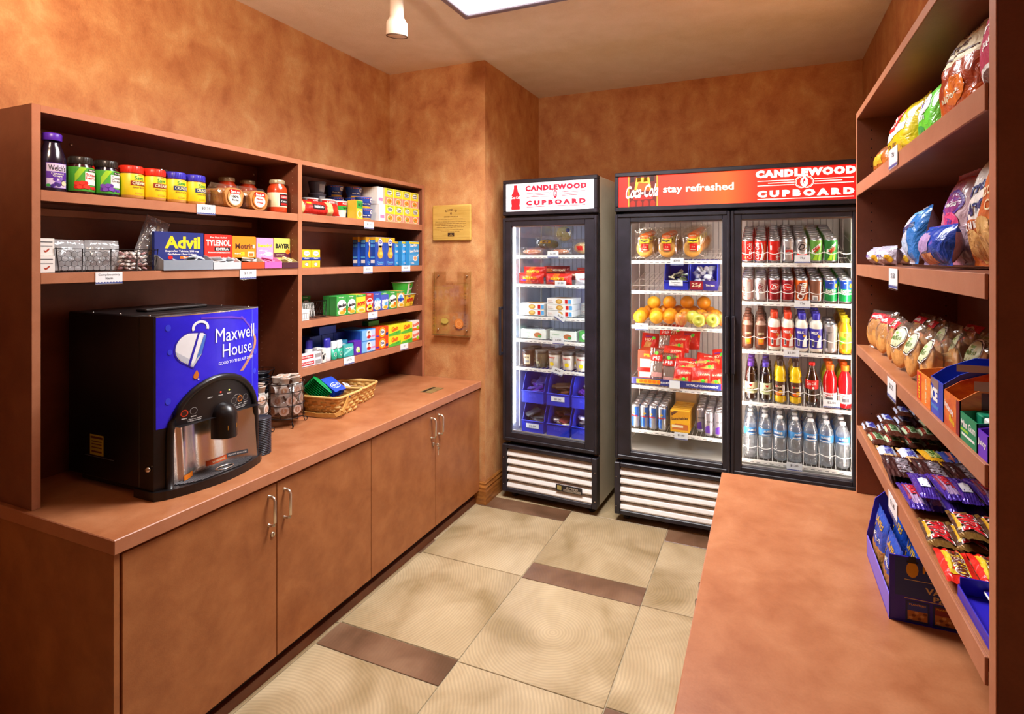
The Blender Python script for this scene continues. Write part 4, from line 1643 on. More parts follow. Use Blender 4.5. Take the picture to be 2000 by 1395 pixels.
KO, KO2, KA, KG = k_orange(ORM), k_orange(ORM2), k_apple(APM), k_apple(APG)
OL = [  # x, depth, layer height, kind, where it lies
    (1.776, .050, 0, KO2, 'yellowish orange at the left end of the front row'), (1.880, .055, 0, KO2, 'yellowish orange beside the 75 cent tag'), (1.958, .070, 0, KO, 'orange at the front beside the apples'),
    (1.770, .145, 0, KO, 'orange behind the leftmost one'), (1.862, .150, 0, KO, 'orange in the second row behind the tag'), (1.955, .165, 0, KO, 'orange in the middle of the second row'),
    (2.046, .160, 0, KO, 'orange in the second row behind the apples'), (2.140, .165, 0, KO, 'orange behind the green apple'), (2.232, .165, 0, KO, 'orange at the right end of the second row'),
    (1.80, .24, 0, KO, 'orange at the left of the third row'), (1.895, .25, 0, KO, 'orange second in the third row'), (1.99, .26, 0, KO, 'orange third in the third row'), (2.09, .26, 0, KO, 'orange fourth in the third row'), (2.19, .26, 0, KO, 'orange at the right of the third row'),
    (1.838, .195, .068, KO2, 'topmost orange on the left of the heap'), (1.938, .205, .070, KO, 'topmost orange in the middle of the heap'), (2.05, .215, .072, KO, 'topmost orange right of the middle'), (2.155, .215, .072, KO, 'topmost orange on the right of the heap')]
for x, d, dz, k, lb in OL:
    p, th = on_shelf(SHB, 2, x, d)
    k.put(lb, p + Vector((0, 0, dz)), random.uniform(0, 6), 'oranges in the wide cooler', rx=random.uniform(-.1, .1))
for x, d, dz, k, lb, rx in [(2.036, .046, 0, KA, 'red and yellow apple upright beside the oranges', 0), (2.103, .075, .012, KG, 'pale yellow apple second from the oranges', -.5),
                            (2.152, .022, .034, KG, 'yellow apple lying with its base forward', 1.35), (2.232, .030, .034, KG, 'green apple lying with its base forward', 1.3), (2.285, .08, .002, KA, 'reddish apple at the mullion end of the row', .1),
                            (2.187, .118, 0.0, KA, 'reddish apple behind the two lying apples', .1)]:
    p, th = on_shelf(SHB, 2, x, d)
    k.put(lb, p + Vector((0, 0, dz)), random.uniform(-.5, .5), 'apples in the wide cooler', rx=rx)
# sandwich pouches
RP = mat('#d8281c', .3)
BREAD = mottled('bread', ['#c88a3c', '#d8a050', '#e6b868'], 20, rough=.5)
FILL = mottled('sandwich_filling', ['#a83a20', '#c8543a', '#d87a4a'], 30, rough=.5)


def red_mf(s, v):
    return RP


def sand_mf(s, v):
    u = s * .9 + v * .5
    if v < .12 or v > .9:
        return RP
    if v < .34 + .2 * s and s < .72:
        return BREAD if v > .28 else FILL
    return RP


STK = mat('#5ee03a', .4)
K_red = Kind(lambda: bag('snack_pouch', 'snack', .125, .135, .045, red_mf, Decal().oval(.02, .095, .013, .013, STK, 2, 12).poly([(-.05, .02), (.0, .03), (.01, .06), (-.03, .07)], BREAD, 0).text('HOT', -.01, .08, .06, .02, CREAM, 1, .04).rect(-.04, .03, .102, .108, PUR, 1, 5), 11))
K_sand = Kind(lambda: bag('sandwich_pouch', 'snack', .13, .120, .05, sand_mf, Decal().text('Landshire', .012, .085, .07, .014, CREAM, 2, .03, .05, .2).oval(.005, .045, .012, .011, STK, 3, 12).poly([(-.04, .03), (.03, .03), (.02, .042), (-.03, .042)], mat('#d8a838', .4), 1), 12))


def clear_pack():
    t = bag('clear_snack_pack', 'snack', .085, .20, .02, film('#fff6f4', .5, .15, 'pk', .3), Decal().rect(-.038, .038, .12, .16, CR, 0, 4).oval(.0, .17, .012, .011, STK, 2).rect(-.034, .034, .02, .05, mat('#d89a92', .4), 0, 4).text('PIE', 0, .14, .05, .022, WHITE, 1, .03), 13)
    MB().box(-.034, .034, -.004, .004, .03, .115, mat('#f2e8dc', .5), .002).obj('tray', t)
    return t


K_clr = Kind(clear_pack)


def tray_box():
    D = Decal().rect(-.095, .095, .128, .178, mat('#e04a1c', .4), 0).text('PIES', -.03, .15, .06, .02, YEL, 1, .04).rect(-.085, .05, .07, .125, mat('#efe6d6', .5), 0).rect(-.1, .1, .045, .066, CR, 0).rect(-.09, .05, .005, .04, WHITE, 0).oval(-.01, .155, .014, .012, PUR, 1)
    return carton('snack_box', 'box', .2, .16, .18, mat('#e2512a', .4), D)


GS = 'red snack pouches in the wide cooler'
p, th = on_shelf(SHB, 3, 1.85, .10)
tb = tray_box()
place(tb, p + Vector((.0, 0, .016)), 0)
tb['label'] = 'orange and red box of snack pies at the left end of the fourth shelf'
for i, (k, x, d, z, rx, rz, lb) in enumerate([
    (K_clr, 1.96, .028, .005, -.12, .05, 'clear pink and white snack pack leaning at the front'), (K_clr, 1.885, .030, .03, -.1, -.1, 'clear snack pack with green sticker leaning on the orange box'),
    (K_clr, 1.90, .24, .15, -.3, .1, 'clear snack pack at the top of the pouch heap'), (K_sand, 1.975, .15, .105, -.35, .1, 'red pouch in the middle of the heap with green sticker'),
    (K_sand, 2.00, .20, .17, -.4, -.1, 'red pouch high on the heap with green sticker'), (K_red, 1.955, .30, .20, -.3, .2, 'red pouch topmost of the heap'), (K_red, 2.06, .30, .17, -.5, -.2, 'red pouch at the back of the heap'),
    (K_sand, 2.03, .11, .05, -.5, .25, 'red pouch sliding off the heap'), (K_sand, 2.052, .025, .005, -.25, .0, 'sandwich pouch showing a large sandwich picture'), (K_sand, 2.165, .022, .005, -.2, .12, 'sandwich pouch with brand lettering and green sticker'),
    (K_sand, 2.252, .024, .005, -.25, -.3, 'sandwich pouch leaning at the mullion with green sticker'), (K_red, 2.10, .10, .06, -.9, .1, 'red pouch lying behind the sandwich pouches'), (K_sand, 2.20, .10, .07, -.9, -.15, 'red pouch lying behind the lettered sandwich pouch'),
    (K_sand, 2.18, .14, .09, -.8, .2, 'sandwich pouch lying on top of the red ones'), (K_red, 2.265, .15, .09, -.4, -.5, 'red pouch standing against the mullion'), (K_red, 1.80, .25, .15, -.5, .1, 'red pouch behind the orange box')]):
    p, th = on_shelf(SHB, 3, x, d)
    k.put(lb, p + Vector((0, 0, z)), rz, GS, rx=rx)
ss = thing('shelf_strip', 'blue and white printed shelf strip below the red pouches', 'sign', (2.005, BY + YS - .012, .868))
m = MB().box(-.275, .275, -.002, 0, -.014, .026, mat('#2a2f78', .4), .0005)
D = Decal().rect(-.24, -.09, -.01, .02, GOLD, 0)
for i in range(5):
    D.oval(-.21 + i * .028, .006, .012, .010, ORG, 1)
D.text('ESSENTIAL,', -.03, .004, .11, .014, WHITE, 0, .02).text('TOTALLY CONVENIENT', .165, .004, .19, .014, WHITE, 0, .02)
m.decal(D, front(-.002))
m.obj('strip', ss)
m = MB().box(-.032, .032, -.004, -.0022, -.024, .024, TAGW)
m.obj('blank_card', ss)
# energy drinks and lunch packs
ckind('energy', mat('#c4c8d2', .3, .7, .03), Decal().rect(-.034, .0, .014, .075, mat('#2a66c0', .3, .3), 0, 6).rect(0, .034, .075, .138, mat('#2a66c0', .3, .3), 0, 6).text('energy', .0, .078, .046, .014, CR, 2, .03).oval(.0, .1, .008, .006, GOLD, 2), None, None, .0268, .152)
ckind('energy_purple', mat('#c2bcc6', .3, .7, .03), Decal().poly([(-.026, .02), (.006, .02), (.002, .07), (-.026, .055)], PUR, 0).text('energy', .004, .09, .042, .012, DGREY, 2, .02), None, None, .0268, .152)
for c in range(4):
    for d in range(7):
        p, th = on_shelf(SHB, 4, 1.752 + c * .0565, .034 + d * .0575)
        KCAN['energy'].put('slim silver and blue energy can, %s in the %s column' % (ORD[d], NTH[c]), p, random.uniform(-.3, .3), 'slim energy cans in the wide cooler', rx=th, simple=d > 1)
for c in range(3):
    for d in range(7):
        if (c, d) in ((0, 0),):
            continue
        p, th = on_shelf(SHB, 4, 2.150 + c * .0565, .034 + d * .0575)
        KCAN['energy_purple'].put('slim silver and purple energy can, %s in the %s column by the mullion' % (ORD[d], NTH[c]), p, random.uniform(-.3, .3), 'slim purple energy cans in the wide cooler', rx=th, simple=d > 1)
LUN = mat('#eeb01c', .4)
lp = Kind(lambda: carton('lunch_pack', 'box', .118, .026, .135, LUN, Decal().poly([(-.059, .07), (.059, .095), (.059, .135), (-.059, .135)], mat('#d89410', .4), 0).text('Lunchables', .0, .088, .10, .02, BRN, 1, .03, .1).poly([(-.05, .015), (.05, .015), (.05, .05), (-.03, .055)], mat('#c86a2a', .4), 0).rect(-.05, .02, .03, .045, CREAM, 1).poly([(-.05, .10), (-.01, .13), (-.03, .132), (-.055, .12)], BRN, 1)))
for d in range(6):
    p, th = on_shelf(SHB, 4, 2.032 + .002 * d, .022 + d * .034)
    lp.put('yellow lunch pack, %s in the row between the energy cans' % ORD[d], p, .0, 'yellow lunch packs in the wide cooler', rx=th)
p, th = on_shelf(SHB, 4, 2.04, .255)
ds = carton('display_box', 'box', .135, .18, .19, mat('#c8a068', .5), None, None)
place(ds, p, 0, th)
ds['label'] = 'tan display carton behind the yellow lunch packs'

# ================================================================ food in the slim cooler
GF = 'frozen snack bags in the slim cooler'
MIX = mottled('bread_slices', ['#d8b070', '#e8cc94', '#c89850'], 26, rough=.6)


def film_bag(name, w, h, t, inner, D, seed):
    def f():
        th = bag(name, 'food bag', w, h, t, BAGFILM, D, seed, pname='film_wrapper')
        b = MB()
        fn = blob_fn(w * .40, t * .38, h * .36, seed)
        b.grid(lambda s, v: fn(s, v) + Vector((0, 0, h * .44)), 12, 8, inner, closed=True)
        b.obj('contents', th)
        return th
    return Kind(f)


kb1 = film_bag('bread_bag', .17, .11, .10, MIX, Decal().rect(-.03, .02, .03, .06, CR, 0, 3), 21)
kb2 = film_bag('salad_bag', .20, .10, .08, mottled('wrap', ['#3a4a6a', '#8a7a4a', '#6a8a5a'], 20), Decal().rect(-.05, .03, .05, .07, GOLD, 0, 4).text('WRAP', -.01, .06, .05, .012, NAVY, 1, .02), 22)
kb3 = film_bag('noodle_bag', .16, .15, .08, mottled('noodle', ['#d8c070', '#e8d898', '#c8a848'], 40), Decal().oval(.05, .09, .014, .014, NAVY), 23)
kb4 = film_bag('meat_pack', .17, .05, .08, mottled('meat', ['#c86a4a', '#d8845a', '#e0a890'], 20), None, 24)
for k, x, d, dz, lb, rz in [(kb4, -.20, .06, .003, 'clear pack of pink meat at the front left of the top shelf', .1), (kb2, -.10, .12, .035, 'clear bag with dark wrap and gold label on the top shelf', .1), (kb3, -.03, .24, .09, 'clear bag of yellow noodles at the back of the top shelf', -.1),
                            (kb1, .18, .08, .003, 'clear bread bag with red label at the hinge end of the top shelf', -.1), (kb4, .02, .06, .003, 'clear meat pack behind the top price tag', -.05)]:
    k.put(lb, in_small(x, d, S_SH[0] + dz), SRZ + rz, GF)
RB1, RB2 = mat('#d2281c', .3), mat('#8a2018', .3)
kr1 = Kind(lambda: bag('burrito_bag', 'snack', .19, .075, .06, lambda s, v: mat('#e86a1c', .3) if .3 < s < .55 else RB1, Decal().text('BURRITO', .0, .04, .11, .018, YEL, 1, .03).rect(-.07, -.03, .02, .03, PUR, 0, 3), 31, crimp=.08))
kr2 = Kind(lambda: bag('burrito_bag', 'snack', .19, .065, .06, RB2, Decal().text('MEXICAN', .02, .036, .09, .014, CREAM, 1, .03).rect(-.08, -.03, .02, .045, mat('#c86a2a', .4), 0, 3), 32, crimp=.08))
kr3 = Kind(lambda: bag('burrito_bag', 'snack', .15, .075, .06, WHITE, Decal().text('chicken', .0, .04, .07, .012, CR, 1, .02), 33, crimp=.08))
for k, x, d, dz, lb, rz in [(kr1, -.20, .05, .002, 'orange and red burrito bag at the front left', .05), (kr1, -.19, .09, .045, 'orange and red burrito bag stacked on the front left', -.1), (kr2, .0, .07, .0, 'dark red burrito bag behind the price tag', .05), (kr2, .14, .08, .03, 'dark red burrito bag stacked near the hinge', -.05),
                            (kr2, -.05, .16, .06, 'dark red burrito bag topmost at the back', .2), (kr3, .215, .035, .002, 'white burrito bag at the hinge end', -.05), (kr1, .02, .035, .0, 'orange burrito bag at the front middle', .0), (kr2, .20, .17, .05, 'dark red burrito bag at the back right', .1)]:
    k.put(lb, in_small(x, d, S_SH[1] + dz), SRZ + rz, 'red burrito bags in the slim cooler')
FBX = mat('#ece8e2', .4)
fm = Kind(lambda: carton('frozen_meal', 'box', .188, .15, .040, FBX, Decal().oval(.0, .019, .026, .017, mat('#c8923c', .5)).oval(.002, .021, .015, .009, mat('#e0b860', .5), 1).rect(.045, .066, .006, .033, CR, 0).rect(.07, .092, .006, .033, SKY, 0).text('Lean', -.07, .024, .03, .010, mat('#c87a6a', .5), 1, .0).text('Cuisine', -.066, .012, .04, .008, mat('#9a7a6a', .5), 1), Decal().oval(0, .075, .06, .05, mat('#c8923c', .5))))
for x, d, dz, lb, rz in [(-.185, .03, .002, 'white frozen meal box under another at the left', .02), (-.185, .03, .044, 'white frozen meal box topmost at the left', .0), (.028, .02, .002, 'white frozen meal box at the bottom of the middle stack', .0), (.028, .025, .044, 'white frozen meal box in the middle of the middle stack', .03),
                         (.022, .03, .086, 'white frozen meal box topmost of the middle stack', -.06), (.232, .03, .002, 'white frozen meal box under another at the hinge end', .0), (.232, .03, .044, 'white frozen meal box topmost at the hinge end', .02)]:
    fm.put(lb, in_small(min(x, .200), d + (.0 if x < .2 else .19), S_SH[2] + dz), SRZ + rz, 'frozen meals on the third shelf of the slim cooler')
GRNB = mat('#4a9a4a', .4)


def meal2():
    t = carton('chilled_meal', 'box', .195, .14, .062, mat('#e6e8de', .4), Decal().oval(.035, .026, .030, .018, mat('#b86a3a', .5)).oval(.05, .018, .014, .010, GRNB, 1).text('Healthy', -.05, .038, .05, .010, GRNB, 1, .0).rect(-.09, -.03, .008, .02, mat('#c8d0c0', .4)))
    MB().box(-.09, .09, .01, .13, .0625, .068, film('#f4f8f4', .6, .1), .002).obj('lid_film', t)
    return t


km = Kind(meal2)
for x, lb in ((-.175, 'pale chilled meal box at the left of the fourth shelf'), (.050, 'pale chilled meal box behind the fourth price tag')):
    km.put(lb, in_small(x, .03, S_SH[3] + .002), SRZ, 'chilled meals on the fourth shelf of the slim cooler')
gb = carton('chilled_meal', 'box', .11, .14, .07, GRNB, Decal().oval(-.02, .035, .016, .02, WHITE).text('meal', -.02, .036, .02, .01, GRN, 1))
place(gb, in_small(.225, .03, S_SH[3] + .002), SRZ)
gb['label'] = 'green chilled meal box at the hinge end of the fourth shelf'


def pint(m, lidm, D):
    def f():
        t = thing('ice_cream_tub', '', 'tub')
        b = MB()
        b.lathe([(.036, 0), (.0375, .002), (.0455, .100), (.0455, .102)], m, 22)
        b.decal(D, lambda s, q, l: ((.0375 + .008 * q / .1 + l) * math.sin(s / .041), -(.0375 + .008 * q / .1 + l) * math.cos(s / .041), q), .0006)
        b.obj('tub_body', t)
        MB().lathe([(.0475, .100), (.0475, .118), (.0455, .121), (.04, .121), (.038, .119), (0, .119)], lidm, 22).obj('lid', t)
        return t
    return Kind(f)


kp1 = pint(mat('#4a3024', .35), mat('#3a2c28', .4), Decal().rect(-.022, .024, .018, .085, CREAM, 0, 5).text('cocoa', 0, .066, .034, .012, BRN, 1, .02).rect(-.016, .018, .03, .045, GREY, 1, 3))
kp2 = pint(mat('#5a503a', .35), mat('#4a443c', .4), Decal().poly([(-.03, .012), (.01, .012), (.024, .085), (-.02, .085)], CREAM, 0).text('vanilla', .0, .066, .034, .012, BRN, 1, .02).rect(-.018, .006, .03, .045, mat('#b8b890', .4), 1, 3))
kp3 = pint(mat('#dcd0c0', .35), mat('#4a403c', .4), Decal().text('Berry', .0, .078, .05, .016, CR, 1, .03).poly([(-.035, .01), (.03, .01), (.034, .06), (-.03, .05)], mat('#e0782a', .4), 0).oval(.0, .035, .016, .014, YEL, 1))
for i, (k, x, nm) in enumerate(((kp1, -.225, 'brown ice cream tub'), (kp2, -.122, 'brown and cream ice cream tub'), (kp3, -.020, 'orange printed ice cream tub'), (kp3, .082, 'orange printed ice cream tub'), (kp3, .182, 'orange printed ice cream tub'))):
    for d in range(2 if i != 2 else 3):
        k.put('%s, %s in the %s column from the handle side' % (nm, ORD[d], NTH[i]), in_small(x + .01 * d, .055 + d * .10, S_SH[4] + .001), SRZ + random.uniform(-.2, .2), 'ice cream tubs in the slim cooler')
# blue hopper bins in two tiers
FOIL = mat('#b8a8a4', .25, .6)
for rw, z in enumerate((.432, .640)):
    for c, x in enumerate((-.175, .018, .205)):
        w_ = .168 if c < 2 else .17
        b = bin_box('storage_bin', w_, .30, .195, .085, BIN, 'blue hopper bin, %s one in the %s tier of the slim cooler' % (('handle side', 'middle', 'hinge side')[c], ('lower', 'upper')[rw]), 'bin', in_small(x, .03, z), SRZ, 'blue hopper bins in the slim cooler')
        cols = [[PUR, mat('#4a3a9a', .35)], [mat('#4a2c1c', .5), mat('#6a3c24', .5)], [FOIL, PUR]][c] if rw else [[DGREY, FOIL], [FOIL, mat('#8a3a3a', .35), CREAM], [FOIL, mat('#c8c0d8', .35)]][c]
        n = (10, 12, 12)[c]
        scatter_flat(b, 'ice_cream_bar', n, -.035, .035, .06, .16, .036, .125, .06, .11, .022, cols, 40 + rw * 3 + c, .35)
        D = Decal()
        if (rw, c) in ((1, 1), (0, 0)):
            D.rect(-.05, .05, .028, .064, TAGW, 0).text('$1.00', 0, .046, .05, .014, TXT, 1, .01).rect(-.05, .05, .028, .033, TAGB, 1)
        else:
            D.text('ICE', 0, .05, .05, .018, mat('#4450d8', .4), 0, .03)
        MB().decal(D, front(-.0122)).obj('print', b)
for (x, i, dz, tx, lb, ti) in [(-.004, 0, .028, '$3.00', 'price tag reading $3.00 on the top shelf of the slim cooler', 0), (.052, 1, .028, '$1.50', 'price tag reading $1.50 below the burrito bags', 0), (.06, 2, .022, '$3.00', 'tilted price tag below the frozen meals', .55), (.035, 3, .026, '$3.50', 'price tag below the chilled meals', 0), (.035, 4, .016, '$4.00', 'price tag reading $4.00 below the ice cream tubs', .25)]:
    t = price_tag(tx, in_small(x, -.012, S_SH[i] + dz), SRZ, lb, .082, .045, group='price tags in the slim cooler')
    t.rotation_euler = (0, ti, SRZ)
# ================================================================ goods on the left shelf unit
Z1, Z2 = 1.8815, 1.6045
R1, R2, R3, R4 = 1.8865, 1.6025, 1.3255, 1.0795
XF = .283                    # fronts of the goods stand just behind the shelf lips
JGL = film('#f4f2ee', .9, .05, 'jar')


def jar(name, cat, r, h, m, lid, lidh, D, lab, contents=None, sh=.8, neck=.0):
    """lidded jar with a wrapped label"""
    t = thing(name, '', cat)
    hb = h - lidh
    MB().lathe([(r * .9, 0), (r * .99, .005), (r, .014), (r, hb * .74), (r * .97, hb * .84), (r * sh, hb * .95), (r * sh, hb)], m, 26).obj('jar_body', t)
    q = MB()
    q.lathe([(r * sh * 1.06, hb - .004), (r * sh * 1.09, hb - .002), (r * sh * 1.09, h - .004), (r * sh * 1.02, h), (0, h)], lid, 28, caps=False)
    for k in range(28):
        a = 2 * PI * k / 28
        q.box(-.0012, .0012, -.0006, .0012, hb, h - .004, lid, 0, Matrix.Rotation(a, 4, 'Z') @ Matrix.Translation((0, -r * sh * 1.095, 0)))
    q.obj('lid', t)
    z0, z1, lm = lab
    l = MB()
    l.lathe([(r + .0002, z0), (r + .0007, z0 + .001), (r + .0007, z1 - .001), (r + .0002, z1)], lm, 28, caps=False)
    l.decal(D, wrap(r + .0009), .0005, None, .012)
    l.obj('label', t)
    return t


# grape juice bottle
GJ = mat('#1e1428', .18, 0, .03, 40, 0, .5)


def juice():
    t = thing('juice_bottle', '', 'bottle')
    MB().lathe([(.034, 0), (.039, .004), (.040, .02), (.040, .10), (.038, .118), (.030, .145), (.0225, .165), (.022, .178)], GJ, 30, sx=1.0, sy=.8).obj('bottle_body', t)
    c = MB()
    c.lathe([(.0255, .176), (.0265, .178), (.0265, .197), (.024, .201), (0, .201)], mat('#5a2ab8', .35), 24, caps=False)
    c.obj('cap', t)
    D = Decal()
    LAV = mat('#d8ccec', .4)
    f = lambda s, q, l: ((.0404 + l) * math.sin(s / .040), -(.0404 * .8 + l) * math.cos(s / .040), q)
    D.rect(-.031, .031, .012, .098, PUR, 0, 8).rect(-.029, .029, .014, .096, LAV, 1, 8).rect(-.029, .029, .045, .068, PUR, 2, 6)
    D.text("Welch's", 0, .081, .048, .020, BLACK, 3, .01).text('Concord', 0, .062, .034, .008, WHITE, 4, .02).text('Grape', 0, .053, .026, .008, WHITE, 4, .02)
    r = random.Random(2)
    for i in range(16):
        D.oval(r.uniform(-.026, .024), .018 + r.uniform(0, .026), .0055, .0055, [PUR, mat('#8a6ac8', .4), mat('#3a2278', .4)][i % 3], 3 + i % 3, 9)
    D.oval(.018, .030, .008, .008, CREAM, 6, 12).oval(-.024, .02, .006, .005, GRN, 6, 9)
    MB().decal(D, f, .0004, None, .01).obj('label', t)
    return t


o = juice()
place(o, (XF - .035, .283, Z1), FACE_L)
o['label'] = 'tall dark grape juice bottle with purple cap at the left end of the top shelf'


def jam(fruit, cols, name):
    D = Decal()
    D.rect(-.036, .036, .012, .094, mat('#4aa838', .4), 0, 10).poly([(-.034, .04), (-.01, .08), (.0, .094), (-.02, .094), (-.034, .07)], LIME, 1)
    D.rect(-.006, .036, .034, .080, WHITE, 2)
    D.rect(.004, .036, .082, .091, BLACK, 2).text('Best Choice', .02, .0865, .028, .005, WHITE, 4)
    for i, l in enumerate(name):
        D.text(l, .015, .070 - .013 * i, .038, .012, cols[2], 3, .01)
    r = random.Random(4)
    for i in range(9):
        D.oval(-.030 + .0075 * (i % 5) + r.uniform(0, .003), .024 + (i // 5) * .012 + r.uniform(0, .004), .0075, .0075, cols[i % 2], 4 + i % 2, 10)
    D.rect(.012, .034, .018, .028, RED if fruit == 's' else PUR, 4)
    return jar('jam_jar', 'jar', .0375, .134, mat('#3a1014' if fruit == 's' else '#1c1020', .2, 0, .04, 40, 0, .4), mat('#2a2420', .35), .022, D, (.010, .096, mat('#4aa838', .4)), sh=.84)


o = jam('s', [mat('#d8201c', .35), mat('#e8402c', .35), CR], ['Straw-', 'berry'])
place(o, (XF - .037, .368, Z1), FACE_L)
o['label'] = 'strawberry jam jar with green label and dark lid'
o = jam('g', [mat('#5a2a9a', .35), mat('#7a4ab8', .35), DGREY], ['Concord', 'Grape'])
place(o, (XF - .037, .449, Z1), FACE_L)
o['label'] = 'grape jam jar with green label and dark lid'
PBM = mottled('peanut_butter', ['#b8803c', '#c48c48', '#cc9850'], 20, rough=.3)


def pb(kind):
    lidm, ban = (mat('#e0301c', .35), mat('#8a2a14', .4)) if kind == 'CREAMY' else (mat('#3a34b8', .35), mat('#1f3a6a', .4))
    D = Decal()
    D.text('Save', .004, .082, .034, .016, GRN, 1, .02).text('Always', .006, .093, .02, .005, ORG, 1).rect(-.026, .036, .052, .070, ban, 1, 6).text(kind, .006, .061, .054, .012, CREAM, 3, .02).text('PEANUT BUTTER', .004, .044, .046, .006, BRN, 1, .01).rect(-.01, .02, .02, .026, GOLD, 1)
    return jar('peanut_butter_jar', 'jar', .0405, .128, PBM, lidm, .024, D, (.014, .096, mat('#f0d020', .4)), sh=.9)


KC, KN = Kind(lambda: pb('CREAMY')), Kind(lambda: pb('CRUNCHY'))
for k, y, lb in ((KC, .536, 'creamy peanut butter jar with red lid beside the grape jam'), (KC, .620, 'creamy peanut butter jar with red lid beside a blue lidded jar'), (KN, .704, 'crunchy peanut butter jar with blue lid beside a red lidded jar'), (KN, .788, 'crunchy peanut butter jar with blue lid beside the bread')):
    k.put(lb, (XF - .04, y, Z1), FACE_L + random.uniform(-.06, .12), 'peanut butter jars on the top shelf')
KC.put('creamy peanut butter jar hidden behind the front row', (.12, .505, Z1), FACE_L, 'peanut butter jars on the top shelf')
o = bag('twist_packet', 'packet', .09, .10, .05, film('#5a2a3a', .45, .15, 'dk'), None, 15)
place(o, (.15, .745, Z1), FACE_L)
o.scale = (1, 1, 1.5)
o['label'] = 'small twisted dark packet standing behind the crunchy peanut butter'
BRM = mottled('bread_loaf', ['#a8682c', '#c08040', '#d29a58'], 12, rough=.55)


def loaf(l1, l2, lm):
    t = thing('bread_loaf', '', 'bread')
    n = 7
    for i in range(n):
        y = .012 + i * .019
        pts = []
        for k in range(20):
            a = 2 * PI * k / 20
            x, z = math.cos(a), math.sin(a)
            pts.append((.052 * (abs(x) ** .75) * (1 if x > 0 else -1) * (1.1 if z > .2 else .95), .050 + .046 * (abs(z) ** .8) * (1 if z > 0 else -1)))
        MB().prism(pts, y, y + .0175, BRM).obj('slice', t)
    sf = pillow(.150, .115, .12, 8, .10, .03, pw=.3)
    m = MB()
    m.grid(lambda s, v: Vector((0, .07, 0)) + sf(-1)(s, v) * 1, 12, 10, BAGFILM)
    m.grid(lambda s, v: Vector((0, .07, 0)) + sf(1)(1 - s, v), 12, 10, BAGFILM)
    m.obj('film_wrapper', t)
    D = Decal()
    D.oval(0, .052, .040, .040, lm, 0, 20).oval(0, .045, .032, .028, WHITE, 1, 20).rect(-.030, .030, .068, .088, CR, 2, 1).text('SaraLee', 0, .078, .048, .013, WHITE, 3, .02).text(l1, 0, .055, .040, .012, BLACK if l1[0] == '1' else CR, 3, .02).text(l2, 0, .040, .038, .010, BLACK if l1[0] == '1' else CR, 3, .02)
    MB().decal(D, front(.0085), .0006).obj('label', t)
    return t


o = loaf('100%', 'Whole Wheat', mat('#c89a5a', .5))
place(o, (XF - .01, .965, Z1), FACE_L + .12)
o['label'] = 'wrapped whole wheat loaf next to the crunchy peanut butter'
o = loaf('Honey', 'Wheat', ORG)
place(o, (XF - .005, 1.092, Z1), FACE_L + .05)
o['label'] = 'wrapped honey wheat loaf beside the pasta sauce jar'
K_l = Kind(lambda: loaf('100%', 'Whole Wheat', mat('#c89a5a', .5)))
K_l.put('wrapped loaf lying behind the peanut butter and whole wheat loaf', (.165, .86, Z1), FACE_L + .15)
SAU = mat('#c8401a', .25, 0, .06, 30, 0, .5)
PSD = Decal().rect(-.030, .030, .030, .098, CREAM, 0, 8).rect(-.022, .026, .034, .094, BLACK, 1, 6).rect(-.018, .022, .070, .088, CR, 2, 4).text('CLASSICO', .002, .079, .032, .008, WHITE, 3, .01).text('Caesar', .002, .058, .034, .010, WHITE, 2, .01).rect(-.016, .020, .038, .048, CR, 2, 4)
K_s = Kind(lambda: jar('pasta_sauce_jar', 'jar', .045, .166, SAU, mat('#c8b894', .3, .5), .016, PSD, (.028, .10, CREAM), sh=.70))
for x, y, lb in ((XF - .048, 1.222, 'orange pasta sauce jar with silver lid at the front by the divider'), (.085, 1.175, 'orange pasta sauce jar behind the front one'), (.085, 1.06, 'pasta sauce jar half hidden behind the honey wheat loaf')):
    K_s.put(lb, (x, y, Z1), FACE_L, 'pasta sauce jars on the top shelf')

# second shelf, left bay: white card boxes, wire basket, medicine dispensers
LEAF = mat('#b03a1c', .5)
CBX = Decal().rect(-.017, .017, .030, .033, GREY, 0).poly([(-.008, .018), (-.002, .016), (.006, .024), (.010, .023), (.004, .014), (-.002, .010), (-.006, .012)], LEAF, 0).rect(-.017, .017, .044, .047, DGREY, 0)
kb = Kind(lambda: carton('card_box', 'box', .046, .05, .058, WHITE, CBX))
kb.put('white card box with red leaf, lower one at the shelf end', (XF, .2515, Z2), FACE_L, 'white leaf boxes')
kb.put('white card box with red leaf, stacked on another one', (XF - .004, .2525, Z2 + .0585), FACE_L + .03, 'white leaf boxes')
BWIRE = mat('#241c1a', .4, .4)


